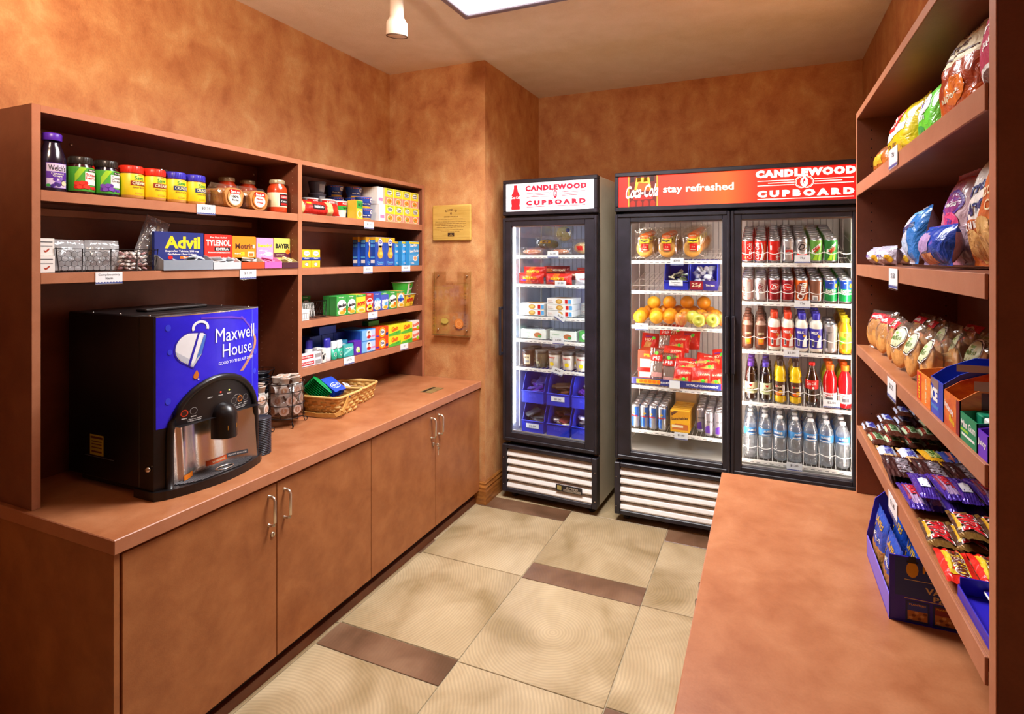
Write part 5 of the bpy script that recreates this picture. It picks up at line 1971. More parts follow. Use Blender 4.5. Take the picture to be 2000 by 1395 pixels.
def wire_basket(t, w, d, h, div=()):
    """chicken-wire basket: rim, corner posts, dividers and hexagon mesh"""
    m = MB()
    r = .0016
    fl = .012
    P = lambda x, y, z: (x * (1 + fl * 2 * z / h / w), y, z)
    for z in (.002, h):
        k = 1 if z > .01 else .94
        m.tube([(-w / 2 * k, -.0, z), (w / 2 * k, -.0, z), (w / 2 * k, d, z), (-w / 2 * k, d, z)], r, BWIRE, 6, True)
    for x in (-w / 2, w / 2):
        for y in (0, d):
            m.tube([(x * .94, y, 0), (x, y, h + .004)], r, BWIRE, 6)
    for x in div:
        m.tube([(x, 0, 0), (x, -.001, h)], r, BWIRE, 6)
        m.tube([(x, d, 0), (x, d, h)], r, BWIRE, 6)
    m.obj('frame', t)
    m = MB()
    a = .011
    nx, nz = int(w * .96 / (a * 1.732)), max(2, int(h / (a * 1.5)))
    for j in range(nz + 1):
        for i in range(nx + 1):
            x = -w * .48 + (i + .5 * (j % 2)) * a * 1.732
            z = .003 + j * a * 1.5
            if x > w * .48:
                continue
            pts = [(x, z), (x + a * .866, z + a * .5), (x + a * .866, z + a * 1.5), (x - a * .866, z + a * .5)]
            for q0, q1 in ((0, 1), (1, 2), (0, 3)):
                p0, p1 = pts[q0], pts[q1]
                if max(p0[1], p1[1]) > h or max(abs(p0[0]), abs(p1[0])) > w / 2:
                    continue
                m.tube([(p0[0], -.0005, p0[1]), (p1[0], -.0005, p1[1])], .0007, BWIRE, 3)
    for s in (-1, 1):
        for j in range(int(d / .02)):
            m.tube([(s * w * .485, j * .02, .002), (s * w * .485, j * .02 + .012, h)], .0007, BWIRE, 3)
    o = m.obj('chicken_wire', t)
    o['kind'] = 'stuff'


wb = thing('wire_basket', 'long dark chicken wire basket of plastic bags and wrapped mints', 'basket', (XF, .444, Z2), FACE_L)
wire_basket(wb, .335, .15, .082, (-.09, .0, .09))
PLB = film('#eef0f2', .42, .2, 'plb', .5, 50, .3, .8)
kpb = Kind(lambda: bag('plastic_bag', 'bag', .105, .11, .035, PLB, None, 41, wr=.34, crimp=.16))
for i, (y, x, rx, rz, lb) in enumerate([(.343, .230, -.12, .1, 'clear plastic bag at the left end of the wire basket'), (.448, .230, -.1, -.12, 'clear plastic bag second from the left in the wire basket'), (.395, .178, -.1, .15, 'clear plastic bag poking up at the back of the wire basket')]):
    kpb.put(lb, (x, y, Z2 + .006), FACE_L + rz, 'plastic bags in the wire basket', rx=rx)
mint = {}
r = random.Random(8)
MCOL = [mat('#f0e8e2', .35), mat('#e4d4d0', .35), mat('#c89a9c', .35), mat('#f4efe8', .3)]
for i in range(75):
    m = MCOL[i % 4]
    k = i % 4
    if k not in mint:
        b = MB()
        b.lathe([(0, 0), (.009, .001), (.010, .004), (.009, .008), (0, .009)], m, 8, caps=False)
        for s in (-1, 1):
            b.add([(s * .009, -.001, .004), (s * .018, -.006, .003), (s * .018, .006, .006), (s * .009, .001, .005)], [(0, 1, 2, 3)], m)
        mint[k] = b.mesh('wrapped_mint')
    o = bpy.data.objects.new('wrapped_mint', mint[k])
    COL.objects.link(o)
    gx, gy, gz = i % 3, (i // 3) % 5, i // 15
    place(o, (.163 + .038 * gx + r.uniform(-.002, .002) + .008 * (gz % 2), .502 + .0205 * gy + r.uniform(-.001, .001), Z2 + .006 + .0145 * gz), r.uniform(-1, 1), r.uniform(-.7, .7), r.uniform(-.6, .6))
    tag(o, 'small wrapped mint in the heap filling the wire basket', 'mint', 'wrapped mints in the wire basket')
o = bag('cutlery_bag', 'bag', .10, .20, .04, film('#ececf0', .62, .12, 'cut', .5, 60, .35, .5), Decal().rect(-.006, .006, .04, .17, mat('#8a6a4a', .5), 0), 42)
place(o, (.215, .600, Z2 + .024), FACE_L, -.10, .36)
o['label'] = 'clear cutlery bag leaning across the blue medicine carton'


def dispenser(name, w, hh, th, m, tray, D, inner, label, y, tD=None, x=XF, n=4, packs=WHITE, seed=1):
    """counter dispenser: printed back card over an open slope-fronted tray of packets"""
    t = thing('medicine_dispenser', label, 'dispenser', (x + .012, y, Z2), FACE_L)
    MB().box(-w / 2 + .001, w / 2 - .001, .046, .062, 0, hh, m, .001).decal(D, front(.046)).obj('header_card', t)
    b = MB()
    b.box(-w / 2, w / 2, .0, .0455, 0, .003, inner)
    th *= .62
    b.prism([(-w / 2, .0), (w / 2, .0), (w / 2, th), (-w / 2, th)], -.012, -.010, tray)
    for s in (-1, 1):
        x0 = s * w / 2
        b.prism([(-.011, 0), (.0455, 0), (.0455, th + .022), (.025, th + .018), (-.011, th)], min(x0, x0 - s * .002), max(x0, x0 - s * .002), inner, 0)
    b.box(-w / 2, w / 2, -.011, .0, 0, .0025, tray)
    if tD:
        b.decal(tD, front(-.012))
    b.obj('tray', t)
    scatter_flat(t, 'packet', n, -w / 2 + .032, w / 2 - .032, .014, .028, .02, th + .016, .05, .034, .004, [packs], seed, .5)
    return t


D = Decal().rect(-.10, .10, .004, .155, mat('#1a2c7a', .4), 0).text('Advil', .012, .115, .15, .052, YEL, 1, .04).text('Ibuprofen Tablets, 200 mg', .01, .078, .14, .010, WHITE, 1).text('Pain Reliever / Fever Reducer', .01, .066, .12, .007, WHITE, 1).rect(.0, .07, .046, .058, ORG, 1).text('Tablets', .035, .052, .045, .008, WHITE, 2).oval(-.04, .052, .01, .008, CR, 1)
dispenser('a', .208, .158, .066, mat('#1a2c7a', .4), mat('#8a94a0', .45), D, mat('#a8b0b8', .5), 'dark blue medicine dispenser with yellow lettering', .722, n=7, packs=mat('#b8c0c8', .4), seed=3)
D = Decal().rect(-.066, .066, .004, .152, mat('#c8281c', .4), 0).text('TYLENOL', .0, .118, .118, .028, WHITE, 1, .04).text('For Fast Relief', 0, .142, .08, .007, WHITE, 1).rect(-.02, .056, .082, .098, BLACK, 1).text('EXTRA', .018, .090, .06, .011, WHITE, 2, .03).text('Acetaminophen', -.02, .074, .06, .008, WHITE, 1).text('STRENGTH', .03, .074, .05, .006, WHITE, 1)
dispenser('t', .132, .155, .050, mat('#c8281c', .4), mat('#c8ccd0', .4), D, mat('#d8dce0', .5), 'red medicine dispenser with white lettering', .895, n=9, packs=mat('#d8dce0', .35), seed=4)
D = Decal().rect(-.062, .062, .004, .150, mat('#f08a14', .4), 0).text('Motrin', .0, .105, .095, .026, BRN, 1, .03).text('IB', .05, .105, .012, .016, WHITE, 2).rect(-.02, .0, .062, .078, YEL, 1).rect(.018, .052, .056, .08, CREAM, 1).rect(.022, .048, .06, .072, ORG, 2).text('Ibuprofen', -.03, .07, .04, .007, WHITE, 1).rect(-.06, .06, .004, .052, YEL, 0)
dispenser('m', .122, .152, .050, mat('#f08a14', .4), mat('#d84a1c', .4), D, mat('#d8ccc0', .5), 'orange medicine dispenser with red tray', 1.025, n=4, seed=5)
D = Decal().rect(-.048, .048, .004, .146, mat('#e49ac4', .4), 0).text('Benadryl', .0, .108, .080, .022, YEL, 1, .04).text('Allergy', -.01, .085, .05, .009, WHITE, 1, .02).oval(.02, .07, .024, .010, WHITE, 1).text('relief', -.02, .066, .03, .008, WHITE, 1)
dispenser('p', .098, .148, .052, mat('#e49ac4', .4), mat('#e060b0', .4), D, mat('#e49ac4', .4), 'pink medicine dispenser between the orange and yellow ones', 1.138, n=3, packs=PINK, seed=6)
D = Decal().rect(-.049, .049, .076, .148, mat('#d8d060', .4), 0).text('BAYER', .002, .110, .084, .024, BLACK, 1, .05).rect(-.049, .049, .052, .076, mat('#5a1e34', .4), 0).oval(.034, .082, .014, .012, ORG, 1).text('aspirin regimen', -.012, .066, .05, .007, CREAM, 1)
dispenser('b', .100, .150, .045, mat('#d8d060', .4), mat('#4a1e2a', .4), D, mat('#c8b888', .5), 'yellow medicine dispenser with maroon tray by the divider', 1.240, n=4, packs=CREAM, seed=7)

# ---------------- right bay, top shelf
NOOD = mottled('pasta', ['#d8b870', '#e8cc88'], 50, rough=.5)
o = bag('pasta_bag', 'bag', .30, .075, .05, lambda s, v: NOOD if s < .12 or .66 < s < .80 else mat('#d0241c', .3), Decal().rect(-.065, .02, .022, .048, BLACK, 1, 4).text('AMERICAN', -.022, .035, .07, .014, WHITE, 2, .03).rect(-.10, -.07, .05, .06, YEL, 1), 17, crimp=.03)
place(o, (XF - .022, 1.478, R1 + .006), FACE_L, -.25)
o['label'] = 'long red bag of pasta lying along the shelf front'


def noodle_cup(r, h, m, lid, D):
    def f():
        t = thing('noodle_cup', '', 'cup')
        b = MB()
        b.lathe([(r * .74, 0), (r * .76, .003), (r * .98, h - .006), (r * 1.02, h - .004), (r * 1.02, h)], m, 22)
        b.decal(D, lambda s, q, l: ((r * .76 + r * .22 * q / h + l) * math.sin(s / r / .87), -(r * .76 + r * .22 * q / h + l) * math.cos(s / r / .87), q), .0007, None, .012)
        b.obj('cup_body', t)
        MB().lathe([(0, h + .0005), (r * 1.03, h + .0005), (r * 1.03, h + .002), (0, h + .0025)], lid, 22, caps=False).obj('lid', t)
        return t
    return Kind(f)


kn = noodle_cup(.046, .102, WHITE, mat('#d8c8c0', .4), Decal().rect(-.052, .052, .074, .098, CR, 0, 10).text('NISSIN', 0, .087, .05, .011, WHITE, 1, .02).rect(-.052, .052, .050, .074, mat('#2f9a3a', .4), 0, 10).text('Cup Noodles', .006, .062, .06, .013, BLACK, 1, .03).rect(.01, .05, .01, .048, WHITE, 1, 4).rect(.015, .04, .02, .04, GRN, 2, 3))
for x, y, lb in ((.150, 1.515, 'red and green noodle cup at the back left behind the pasta bag'), (.180, 1.613, 'red and green noodle cup in the middle behind the pasta bag'), (.185, 1.706, 'red and green noodle cup beside the blue macaroni cups')):
    kn.put(lb, (x, y, R1), FACE_L + random.uniform(-.2, .3), 'noodle cups')
kbx = Decal().rect(-.025, .025, .062, .108, mat('#2f9a3a', .4), 0).text('RICE', .004, .085, .035, .018, BLACK, 1, .03).oval(.0, .03, .022, .022, CREAM, 0).oval(0, .03, .016, .016, GOLD, 1)
kr = Kind(lambda: carton('noodle_box', 'box', .052, .07, .112, mat('#e8c83a', .4), kbx))
kr.put('yellow noodle box beside the noodle cups', (XF, 1.770, R1), FACE_L)
MD = Decal().rect(-.055, .055, .018, .034, mat('#1a2a6a', .4), 0, 10).oval(.01, .045, .017, .020, mat('#2a3a8a', .4), 1).oval(.01, .050, .014, .013, WHITE, 2).text('mac', .01, .05, .018, .008, BLU, 3, .02).text('Easy Mac', -.02, .026, .05, .009, WHITE, 2, .02).rect(-.055, .055, .058, .066, ORG, 0, 10).rect(-.055, .055, .004, .012, GOLD, 0, 10)
km = noodle_cup(.050, .068, mat('#2a50b4', .4), mat('#d8a040', .4), MD)
for x, y, z, lb in ((XF - .048, 1.862, 0, 'blue macaroni cup at the front, under another'), (XF - .048, 1.858, .0705, 'blue macaroni cup stacked on the front one'), (.070, 1.795, 0, 'blue macaroni cup behind the yellow noodle box, lowest'), (.070, 1.797, .0705, 'blue macaroni cup behind, middle of its stack'), (.071, 1.793, .141, 'blue macaroni cup topmost behind the yellow box'), (.130, 1.888, .0, 'blue macaroni cup in the second row, lowest'),
                    (.130, 1.887, .0705, 'blue macaroni cup in the second row, middle'), (.131, 1.888, .141, 'blue macaroni cup topmost in the second row')):
    km.put(lb, (x, y, R1 + z), FACE_L + random.uniform(-.15, .35), 'blue macaroni cups')
kd = noodle_cup(.048, .068, mat('#4a4650', .4), mat('#8a8088', .4), Decal().rect(-.02, .03, .012, .055, GREY, 0, 5))
kd.put('dark grey cup topmost at the back of the shelf', (.10, 1.62, R1 + .141), FACE_L)
kd.put('dark grey cup in the middle of the back stack', (.10, 1.62, R1 + .0705), FACE_L)
kd.put('dark grey cup lowest in the back stack', (.10, 1.62, R1), FACE_L)
kw = Kind(lambda: carton('soup_box', 'box', .056, .17, .108, WHITE, Decal().rect(-.02, .02, .02, .04, PINK, 0), None, None, Decal().rect(.02, .16, .02, .04, mat('#d8b0b0', .4), 0)))
kw.put('white soup box side at the left of the yellow soup cartons', (XF, 1.975, R1), FACE_L)
kw.put('white soup box stacked beside the yellow soup cartons', (XF - .01, 1.972, R1 + .1085), FACE_L)
SD = Decal().rect(-.044, .044, .052, .107, mat('#e8d82c', .4), 0).rect(-.044, .044, .004, .052, mat('#e8907a', .4), 0).oval(.0, .080, .026, .016, WHITE, 1).text('Instant', 0, .085, .042, .010, BLACK, 2, .04).text('Lunch', 0, .073, .038, .010, BLACK, 2, .04).text('Maruchan', 0, .099, .05, .008, GRN, 1, .02).oval(.0, .026, .030, .022, CREAM, 1, 16).oval(0, .026, .025, .017, mat('#d8983a', .4), 2, 16).oval(.006, .028, .008, .005, ORG, 3, 8).oval(-.008, .022, .006, .004, GRN, 3, 8).rect(.041, .044, .004, .107, WHITE, 1)
ks = Kind(lambda: carton('soup_carton', 'box', .088, .085, .108, mat('#e8d8a0', .4), SD))
for j in range(2):
    for i in range(4):
        ks.put('yellow and pink soup carton, %s from the white boxes in the %s row' % (NTH[i], ('lower', 'upper')[j]), (XF - (.0 if j == 0 else .006), 2.052 + .0905 * i, R1 + .1085 * j), FACE_L + random.uniform(-.03, .03), 'yellow soup cartons')
# second shelf, right bay
CK = Decal().rect(-.031, .031, .046, .055, BLU, 0).rect(-.031, .031, .038, .046, NAVY, 0).oval(.0, .076, .020, .013, WHITE, 0).text('Gold', 0, .076, .026, .007, ORG, 1).oval(0, .018, .013, .010, WHITE, 0).ring(0, .018, .012, .010, .002, BLACK, 1).text('fish', 0, .05, .03, .006, WHITE, 1)
kk = Kind(lambda: carton('cracker_box', 'box', .0615, .10, .096, mat('#f0b81c', .4), CK))
kk.put('yellow cracker box with blue band next to the divider', (XF, 1.366, R2), FACE_L)
kk.put('yellow cracker box with blue band, second from the divider', (XF, 1.429, R2), FACE_L)
MC = Decal().rect(-.047, .047, .150, .182, mat('#e8b02a', .4), 0).oval(0, .142, .024, .036, mat('#2a2a7a', .4), 1).oval(0, .145, .020, .030, WHITE, 2).oval(0, .152, .016, .012, mat('#3a4ab0', .4), 3).text('KRAFT', 0, .152, .022, .006, WHITE, 4, .02).poly([(-.014, .13), (.014, .13), (.022, .06), (-.022, .06)], mat('#e8b040', .4), 2).oval(0, .075, .026, .028, mat('#e8a038', .4), 3, 14).oval(.005, .08, .014, .012, mat('#f2c864', .4), 4, 10).text('Cheesiest', 0, .024, .062, .014, SKY, 1, .03).text('MACARONI', -.0, .012, .04, .005, WHITE, 1)
MS = Decal()
for i in range(3):
    for q in (.12, .145):
        MS.rect(.004 + .011 * i, .012 + .011 * i, q, q + .016, SKY, 0)
MS.rect(.004, .034, .02, .04, WHITE, 0).rect(.004, .036, .05, .06, SKY, 0).rect(.0, .04, .165, .182, GOLD, 0)
kmc = Kind(lambda: carton('macaroni_carton', 'box', .094, .040, .183, mat('#1f4aa8', .4), MC, None, MS))
for i, (x, y) in enumerate(((XF, 1.955), (XF, 2.052), (XF - .043, 1.918), (XF - .086, 1.898), (XF - .043, 2.045))):
    kmc.put(('blue macaroni carton at the front, nearer the divider', 'blue macaroni carton at the front beside the tuna cartons', 'blue macaroni carton second deep, stepped toward the divider', 'blue macaroni carton third deep, stepped toward the divider', 'blue macaroni carton behind the one beside the tuna')[i], (x, y, R2), FACE_L, 'blue macaroni cartons')
TU = Decal().rect(-.056, .056, .148, .162, YEL, 0).text('StarKist', -.006, .138, .08, .018, WHITE, 1, .03, .08).text('Lunch To-Go', 0, .10, .095, .018, WHITE, 1, .05, .06).poly([(-.056, .03), (.056, .05), (.056, .08), (-.056, .07)], SKY, 0).oval(.010, .048, .026, .018, WHITE, 2, 14).oval(.010, .050, .018, .012, mat('#e0a070', .4), 3, 12).poly([(.03, .055), (.05, .075), (.046, .079), (.026, .06)], WHITE, 3).text('TUNA', -.02, .016, .04, .012, WHITE, 1, .03)
ktu = Kind(lambda: carton('tuna_carton', 'box', .113, .030, .165, mat('#3a9ad8', .4), TU))
for i in range(4):
    ktu.put('pale blue tuna lunch carton, %s from the front of the fanned row' % NTH[i], (XF - .034 * i, 2.310 - .034 * i, R2), FACE_L, 'tuna lunch cartons')
# third shelf, right bay: basket of packets and cereal boxes
wb2 = thing('wire_basket', 'small dark chicken wire basket of white packets', 'basket', (XF - .045, 1.452, R3), FACE_L)
wire_basket(wb2, .20, .13, .088, (0,))
kpk = Kind(lambda: carton('sugar_packet', 'packet', .060, .005, .075, mat('#e8e6e0', .4), Decal().rect(-.02, .02, .03, .036, GREY, 0).rect(-.026, .026, .06, .064, GRN, 0)))
for i in range(14):
    kpk.put('white flat packet, %s in the row filling the small wire basket' % (NTH[i] if i < 12 else ('thirteenth', 'fourteenth')[i - 12]) , (.175, 1.382 + .0112 * i, R3 + .004), FACE_L + .9, 'white packets in the small wire basket', rx=-.12)
o = carton('tea_box', 'box', .055, .05, .058, WHITE, Decal().rect(-.022, .022, .008, .040, GREY, 0).rect(-.018, -.008, .010, .036, WHITE, 1).rect(-.004, .006, .010, .036, WHITE, 1).rect(.010, .018, .01, .036, WHITE, 1))
place(o, (XF + .0085, 1.3475, R3), FACE_L)
o['label'] = 'small white printed box against the divider below the sugar packets'


def cereal(w, m, title, tc, tw, spots, side=GRN, bowl=True, sub='', th=.024, rot=.12):
    D = Decal().rect(-w / 2, w / 2, .096, .110, side, 0).text("Kellogg's", -.004, .103, w * .5, .007, WHITE, 1, .02)
    for (x, y, a, b, c, k) in spots:
        D.oval(x, y, a, b, c, k, 12)
    if bowl:
        D.oval(.0, .019, w * .42, .016, CREAM, 1, 12).oval(.004, .016, w * .3, .010, GOLD, 2, 10)
    D.text(title, 0, .055, tw, th, tc, 5, .05, rot, .15)
    if sub:
        D.text(sub, 0, .034, tw * .8, .010, tc, 5, .02)
    return D


CGR, CYE, CRD, CBU, CO = mat('#3aa046', .4), mat('#f0d432', .4), mat('#b8322a', .4), mat('#3450b0', .4), mat('#e8a84a', .4)
cers = [('green apple loops cereal box behind the basket', .066, CGR, 'Jacks', BLACK, .056, [(0, .06, .03, .028, WHITE, 1)], 1.475, .19), ('green apple loops cereal box with white panel', .066, CGR, 'Jacks', BLACK, .056, [(0, .06, .03, .028, WHITE, 1)], 1.545, .19),
        ('green apple loops cereal box beside the basket', .078, CGR, 'Jacks', BLACK, .066, [(0, .06, .036, .030, WHITE, 1), (.02, .03, .012, .012, ORG, 2)], 1.622, 0), ('green apple loops cereal box beside the yellow one', .075, CGR, 'Jacks', BLACK, .060, [(0, .06, .033, .030, WHITE, 1), (-.02, .03, .012, .012, ORG, 2)], 1.702, 0),
        ('yellow corn pops cereal box in the row', .080, CYE, 'POPS', RED, .066, [(0, .02, .03, .016, GOLD, 1)], 1.781, 0), ('red fruit loops cereal box', .070, CRD, 'Loops', WHITE, .054, [(0, .06, .030, .022, WHITE, 1), (0, .06, .026, .018, RED, 2), (.0, .03, .02, .014, YEL, 2)], 1.857, 0),
        ('blue frosted flakes cereal box beside the red one', .072, CBU, 'Flakes', WHITE, .06, [(0, .05, .03, .03, SKY, 1), (0, .03, .026, .02, WHITE, 2)], 1.929, 0), ('blue crispy rice cereal box', .070, mat('#4a5ac0', .4), 'Krispies', WHITE, .06, [(0, .04, .03, .024, WHITE, 1), (.01, .04, .016, .014, SKY, 2)], 2.001, 0),
        ('green apple loops cereal box right of the blue ones', .084, CGR, 'Jacks', BLACK, .066, [(0, .06, .036, .030, WHITE, 1), (.02, .03, .014, .014, ORG, 2)], 2.080, 0), ('orange mini wheats cereal box', .078, CO, 'Minis', BLU, .058, [(0, .06, .030, .034, WHITE, 1), (0, .06, .02, .024, SKY, 2)], 2.163, 0)]
for lb, w, m, tl, tc, tw, sp2, y, dx in cers:
    o = carton('cereal_box', 'box', w, .05, .111, m, cereal(w, m, tl, tc, tw, sp2, side=m if m in (CRD, CBU) else GRN))
    place(o, (XF - dx, y, R3), FACE_L + random.uniform(-.012, .012))
    tag(o, lb, None, 'single serve cereal boxes')
    q = dup(o, lb.replace('cereal box', 'cereal box of the second row, behind'), (XF - dx - .056, y + .004, R3), FACE_L, 'single serve cereal boxes') if dx == 0 else None


def sq_cup(m, D):
    def f():
        t = thing('cereal_cup', '', 'cup')
        b = MB()
        w0, w1, h = .044, .058, .078
        sq = lambda w_, z: [(s * w_ * .98 if abs(s) else 0, q * w_ * .98, z) for s, q in ((-1, -1), (1, -1), (1, 1), (-1, 1))]
        v = sq(w0, 0) + sq(w1, h)
        b.add(v, [(0, 3, 2, 1), (4, 5, 6, 7)] + [(i, (i + 1) % 4, 4 + (i + 1) % 4, 4 + i) for i in range(4)], m)
        b.decal(D, lambda s, q, l: (s, -(w0 + (w1 - w0) * q / h) * .98 - l - .0004, q), .0005)
        b.obj('cup_body', t)
        MB().box(-.063, .063, -.063, .063, h, h + .004, mat('#cfd8c8', .4), .002).obj('lid', t)
        return t
    return Kind(f)


o = sq_cup(mat('#f0d838', .4), Decal().text('POPS', 0, .040, .085, .030, RED, 1, .06, .12, .15).rect(-.03, -.0, .062, .07, PUR, 0).oval(.02, .014, .016, .008, GOLD, 1)).put('yellow corn pops cup below the green cup', (XF - .066, 2.278, R3), FACE_L + .1)
o = sq_cup(mat('#3aae3c', .4), Decal().rect(-.058, -.02, .004, .072, WHITE, 0).text('Jacks', .016, .034, .06, .02, WHITE, 1, .04, .1).rect(-.01, .01, .06, .07, YEL, 1)).put('green cereal cup stacked on the yellow one', (XF - .068, 2.274, R3 + .0825), FACE_L + .35)

# fourth shelf, right bay: toiletries and laundry boxes
TP = Decal().rect(-.07, .02, .026, .044, mat('#c81a2a', .4), 1).text('Colgate', -.026, .035, .075, .012, WHITE, 2, .03).rect(-.074, .07, .004, .02, mat('#c8cce0', .4), 0).text('CAVITY PROTECTION', .0, .052, .10, .006, NAVY, 1).rect(.03, .07, .026, .046, GREY, 1)
ktp = Kind(lambda: carton('toothpaste_box', 'box', .150, .04, .032, mat('#e6e8f0', .4), Decal().rect(-.07, .02, .008, .026, mat('#c81a2a', .4), 1).text('Colgate', -.026, .017, .075, .012, WHITE, 2, .03).rect(.03, .07, .006, .026, GREY, 1)))
for i in range(2):
    ktp.put(('white toothpaste box under another', 'white toothpaste box with red band on top of another')[i], (XF - .004 * i, 1.3965, R4 + .0325 * i), FACE_L, 'toothpaste boxes')


def stick(m, cap, D, r=.019, h=.122, ch=.045):
    def f():
        t = thing('deodorant_stick', '', 'deodorant')
        b = MB()
        b.lathe([(r * .92, 0), (r, .003), (r, h - ch)], m, 18, sx=1.25, sy=.8)
        b.decal(D, lambda s, q, l: (s, -(r * .8 + l) * math.sqrt(max(0, 1 - (s / r / 1.25) ** 2)) - .0004, q), .0005)
        b.obj('stick_body', t)
        MB().lathe([(r * .96, h - ch), (r * .96, h - .012), (r * .8, h - .002), (0, h)], cap, 18, sx=1.25, sy=.8, caps=False).obj('cap', t)
        return t
    return Kind(f)


FL = Decal()
for i in range(5):
    FL.poly([(-.018, .008 + .012 * i), (.018, .014 + .012 * i), (.018, .019 + .012 * i), (-.018, .013 + .012 * i)], CR, 0)
FL.rect(-.014, .014, .070, .076, WHITE, 1)
k1 = stick(mat('#e8e4e8', .35), mat('#2c2a9a', .3), FL, h=.128, ch=.052)
k1.put('deodorant with striped base and blue cap beside the cow printed box', (XF - .02, 1.530, R4), FACE_L)
k1.put('deodorant with blue cap behind the cow printed box', (.20, 1.462, R4), FACE_L, None)
k1.put('deodorant with blue cap at the back against the divider', (.17, 1.40, R4), FACE_L)
CW = Decal().oval(-.006, .03, .008, .014, BLACK, 0, 8).oval(.004, .045, .006, .006, BLACK, 0, 8).oval(-.012, .055, .005, .006, BLACK, 0, 8)
kcw = Kind(lambda: carton('lip_balm_box', 'box', .028, .03, .080, mat('#e8e4dc', .4), CW))
kcw.put('white cow printed box beside the toothpaste', (XF, 1.4895, R4), FACE_L, 'cow printed boxes')
kcw.put('white cow printed box behind another', (XF - .035, 1.4895, R4), FACE_L, 'cow printed boxes')
WV = Decal().oval(0, .03, .012, .014, TEAL, 0, 12).ring(0, .03, .010, .012, .002, WHITE, 1, 12).text('WAVE', 0, .062, .03, .008, DGREY, 0, .02, .3)
k2 = stick(mat('#2aa886', .35), mat('#dfe4e4', .35), WV, .017, .106, .045)
k2.put('green deodorant with white cap, nearer the striped one', (XF - .02, 1.580, R4), FACE_L)
k2.put('green deodorant with white cap, beside the teal wipes', (XF - .02, 1.6235, R4), FACE_L)
k2.put('green deodorant with white cap behind the other two', (.21, 1.580, R4), FACE_L)
o = carton('wipes_pack', 'packet', .082, .03, .07, mat('#3aa8a4', .35), Decal().poly([(-.04, .01), (.04, .04), (.04, .06), (-.04, .02)], mat('#8ad8d0', .4), 0).text('wipes', 0, .05, .05, .012, WHITE, 1, .02))
place(o, (XF, 1.6785, R4 + .002), FACE_L, -.04)
o['label'] = 'teal wipes pack above the toothpaste price tag'
o = carton('shampoo_box', 'box', .08, .04, .092, mat('#2a7aa0', .35), Decal().text('NIVEA', 0, .07, .05, .012, WHITE, 0, .02))
place(o, (XF - .045, 1.678, R4), FACE_L)
o['label'] = 'dark teal box behind the wipes pack'
o = carton('detergent_pack', 'packet', .064, .05, .082, mat('#5a24a8', .35), Decal().oval(0, .03, .016, .018, CREAM, 0, 12).oval(.008, .02, .010, .008, LIME, 1, 10))
place(o, (XF, 1.754, R4), FACE_L)
o['label'] = 'small purple detergent pack beside the blue boxes'
SKYB = mat('#3f8ad8', .4)
SNG = Decal().rect(-.058, .058, .004, .066, mat('#7ab8ea', .4), 0).rect(-.018, .058, .006, .064, mat('#bcd0ee', .4), 1).oval(.0, .040, .022, .024, WHITE, 2, 16).oval(.0, .046, .012, .013, mat('#4a2a1c', .5), 3, 12).oval(.001, .041, .008, .009, mat('#e8b898', .5), 4, 12).oval(.0, .024, .018, .010, CR, 3, 12).rect(.024, .056, .02, .03, PINK, 2)
ksn = Kind(lambda: carton('fabric_softener_box', 'box', .122, .19, .069, SKYB, SNG, None, Decal().rect(.01, .18, .008, .06, mat('#2a5ab8', .4), 0)))
TDB = mat('#e8481a', .4)
TDD = Decal().oval(.002, .036, .030, .030, YEL, 0, 20).oval(.002, .036, .025, .025, ORG, 1, 20).oval(.002, .036, .020, .020, WHITE, 2, 18).text('Tide', .002, .037, .032, .016, NAVY, 3, .05, .08).rect(-.058, -.030, .010, .020, PUR, 0).rect(.034, .058, .012, .028, NAVY, 0)
ktd = Kind(lambda: carton('detergent_box', 'box', .122, .15, .070, TDB, TDD))
GND = Decal().poly([(-.062, .0), (.062, .0), (.062, .030), (-.062, .014)], mat('#5ab83a', .4), 0).text('Gain', .0, .044, .070, .030, mat('#e8641c', .4), 2, .05, .12, .1).oval(.02, .016, .006, .006, GRN, 2, 8).oval(.036, .018, .006, .006, GRN, 2, 8)
kgn = Kind(lambda: carton('softener_box', 'box', .126, .15, .068, mat('#e4dc2a', .4), GND))
kbn = Kind(lambda: carton('dryer_sheet_box', 'box', .085, .12, .070, mat('#f0e8e0', .4), Decal().rect(-.042, .042, .002, .02, mat('#e8641c', .4), 0).text('Bounce', 0, .045, .07, .024, mat('#e8501c', .4), 1, .04, .2).oval(.02, .02, .014, .012, LIME, 2, 12)))
for j in range(2):
    s_ = ('lower', 'upper')[j]
    ksn.put('blue fabric softener box with child picture, %s of two' % s_, (XF, 1.849, R4 + .0695 * j), FACE_L, 'blue softener boxes')
    ktd.put('orange detergent box with round target, %s of two' % s_, (XF, 1.974, R4 + .0705 * j), FACE_L, 'orange detergent boxes')
    for i in range(2):
        kgn.put('yellow green softener box, %s one %s' % (s_, ('beside the orange detergent', 'beside the white dryer sheets')[i]), (XF, 2.100 + .128 * i, R4 + .0685 * j), FACE_L, 'yellow green softener boxes')
    kbn.put('white and orange dryer sheet box, %s of two at the shelf end' % s_, (XF - .005, 2.336, R4 + .0705 * j), FACE_L, 'dryer sheet boxes')
o = carton('soap_box', 'box', .10, .05, .03, mat('#2f9a3a', .4), None)
place(o, (.205, 1.99, R4 + .1415), FACE_L)
o['label'] = 'green soap box lying on the orange detergent boxes'
kbb = Kind(lambda: carton('detergent_carton', 'box', .09, .08, .13, mat('#1f3a98', .4), Decal().rect(-.03, -.01, .02, .12, mat('#2c4ab8', .4), 0)))
for i in range(3):
    kbb.put('dark blue detergent carton, %s from the divider at the back' % NTH[i], (.155, 1.555 + .093 * i, R4), FACE_L, 'dark blue cartons at the back of the shelf')
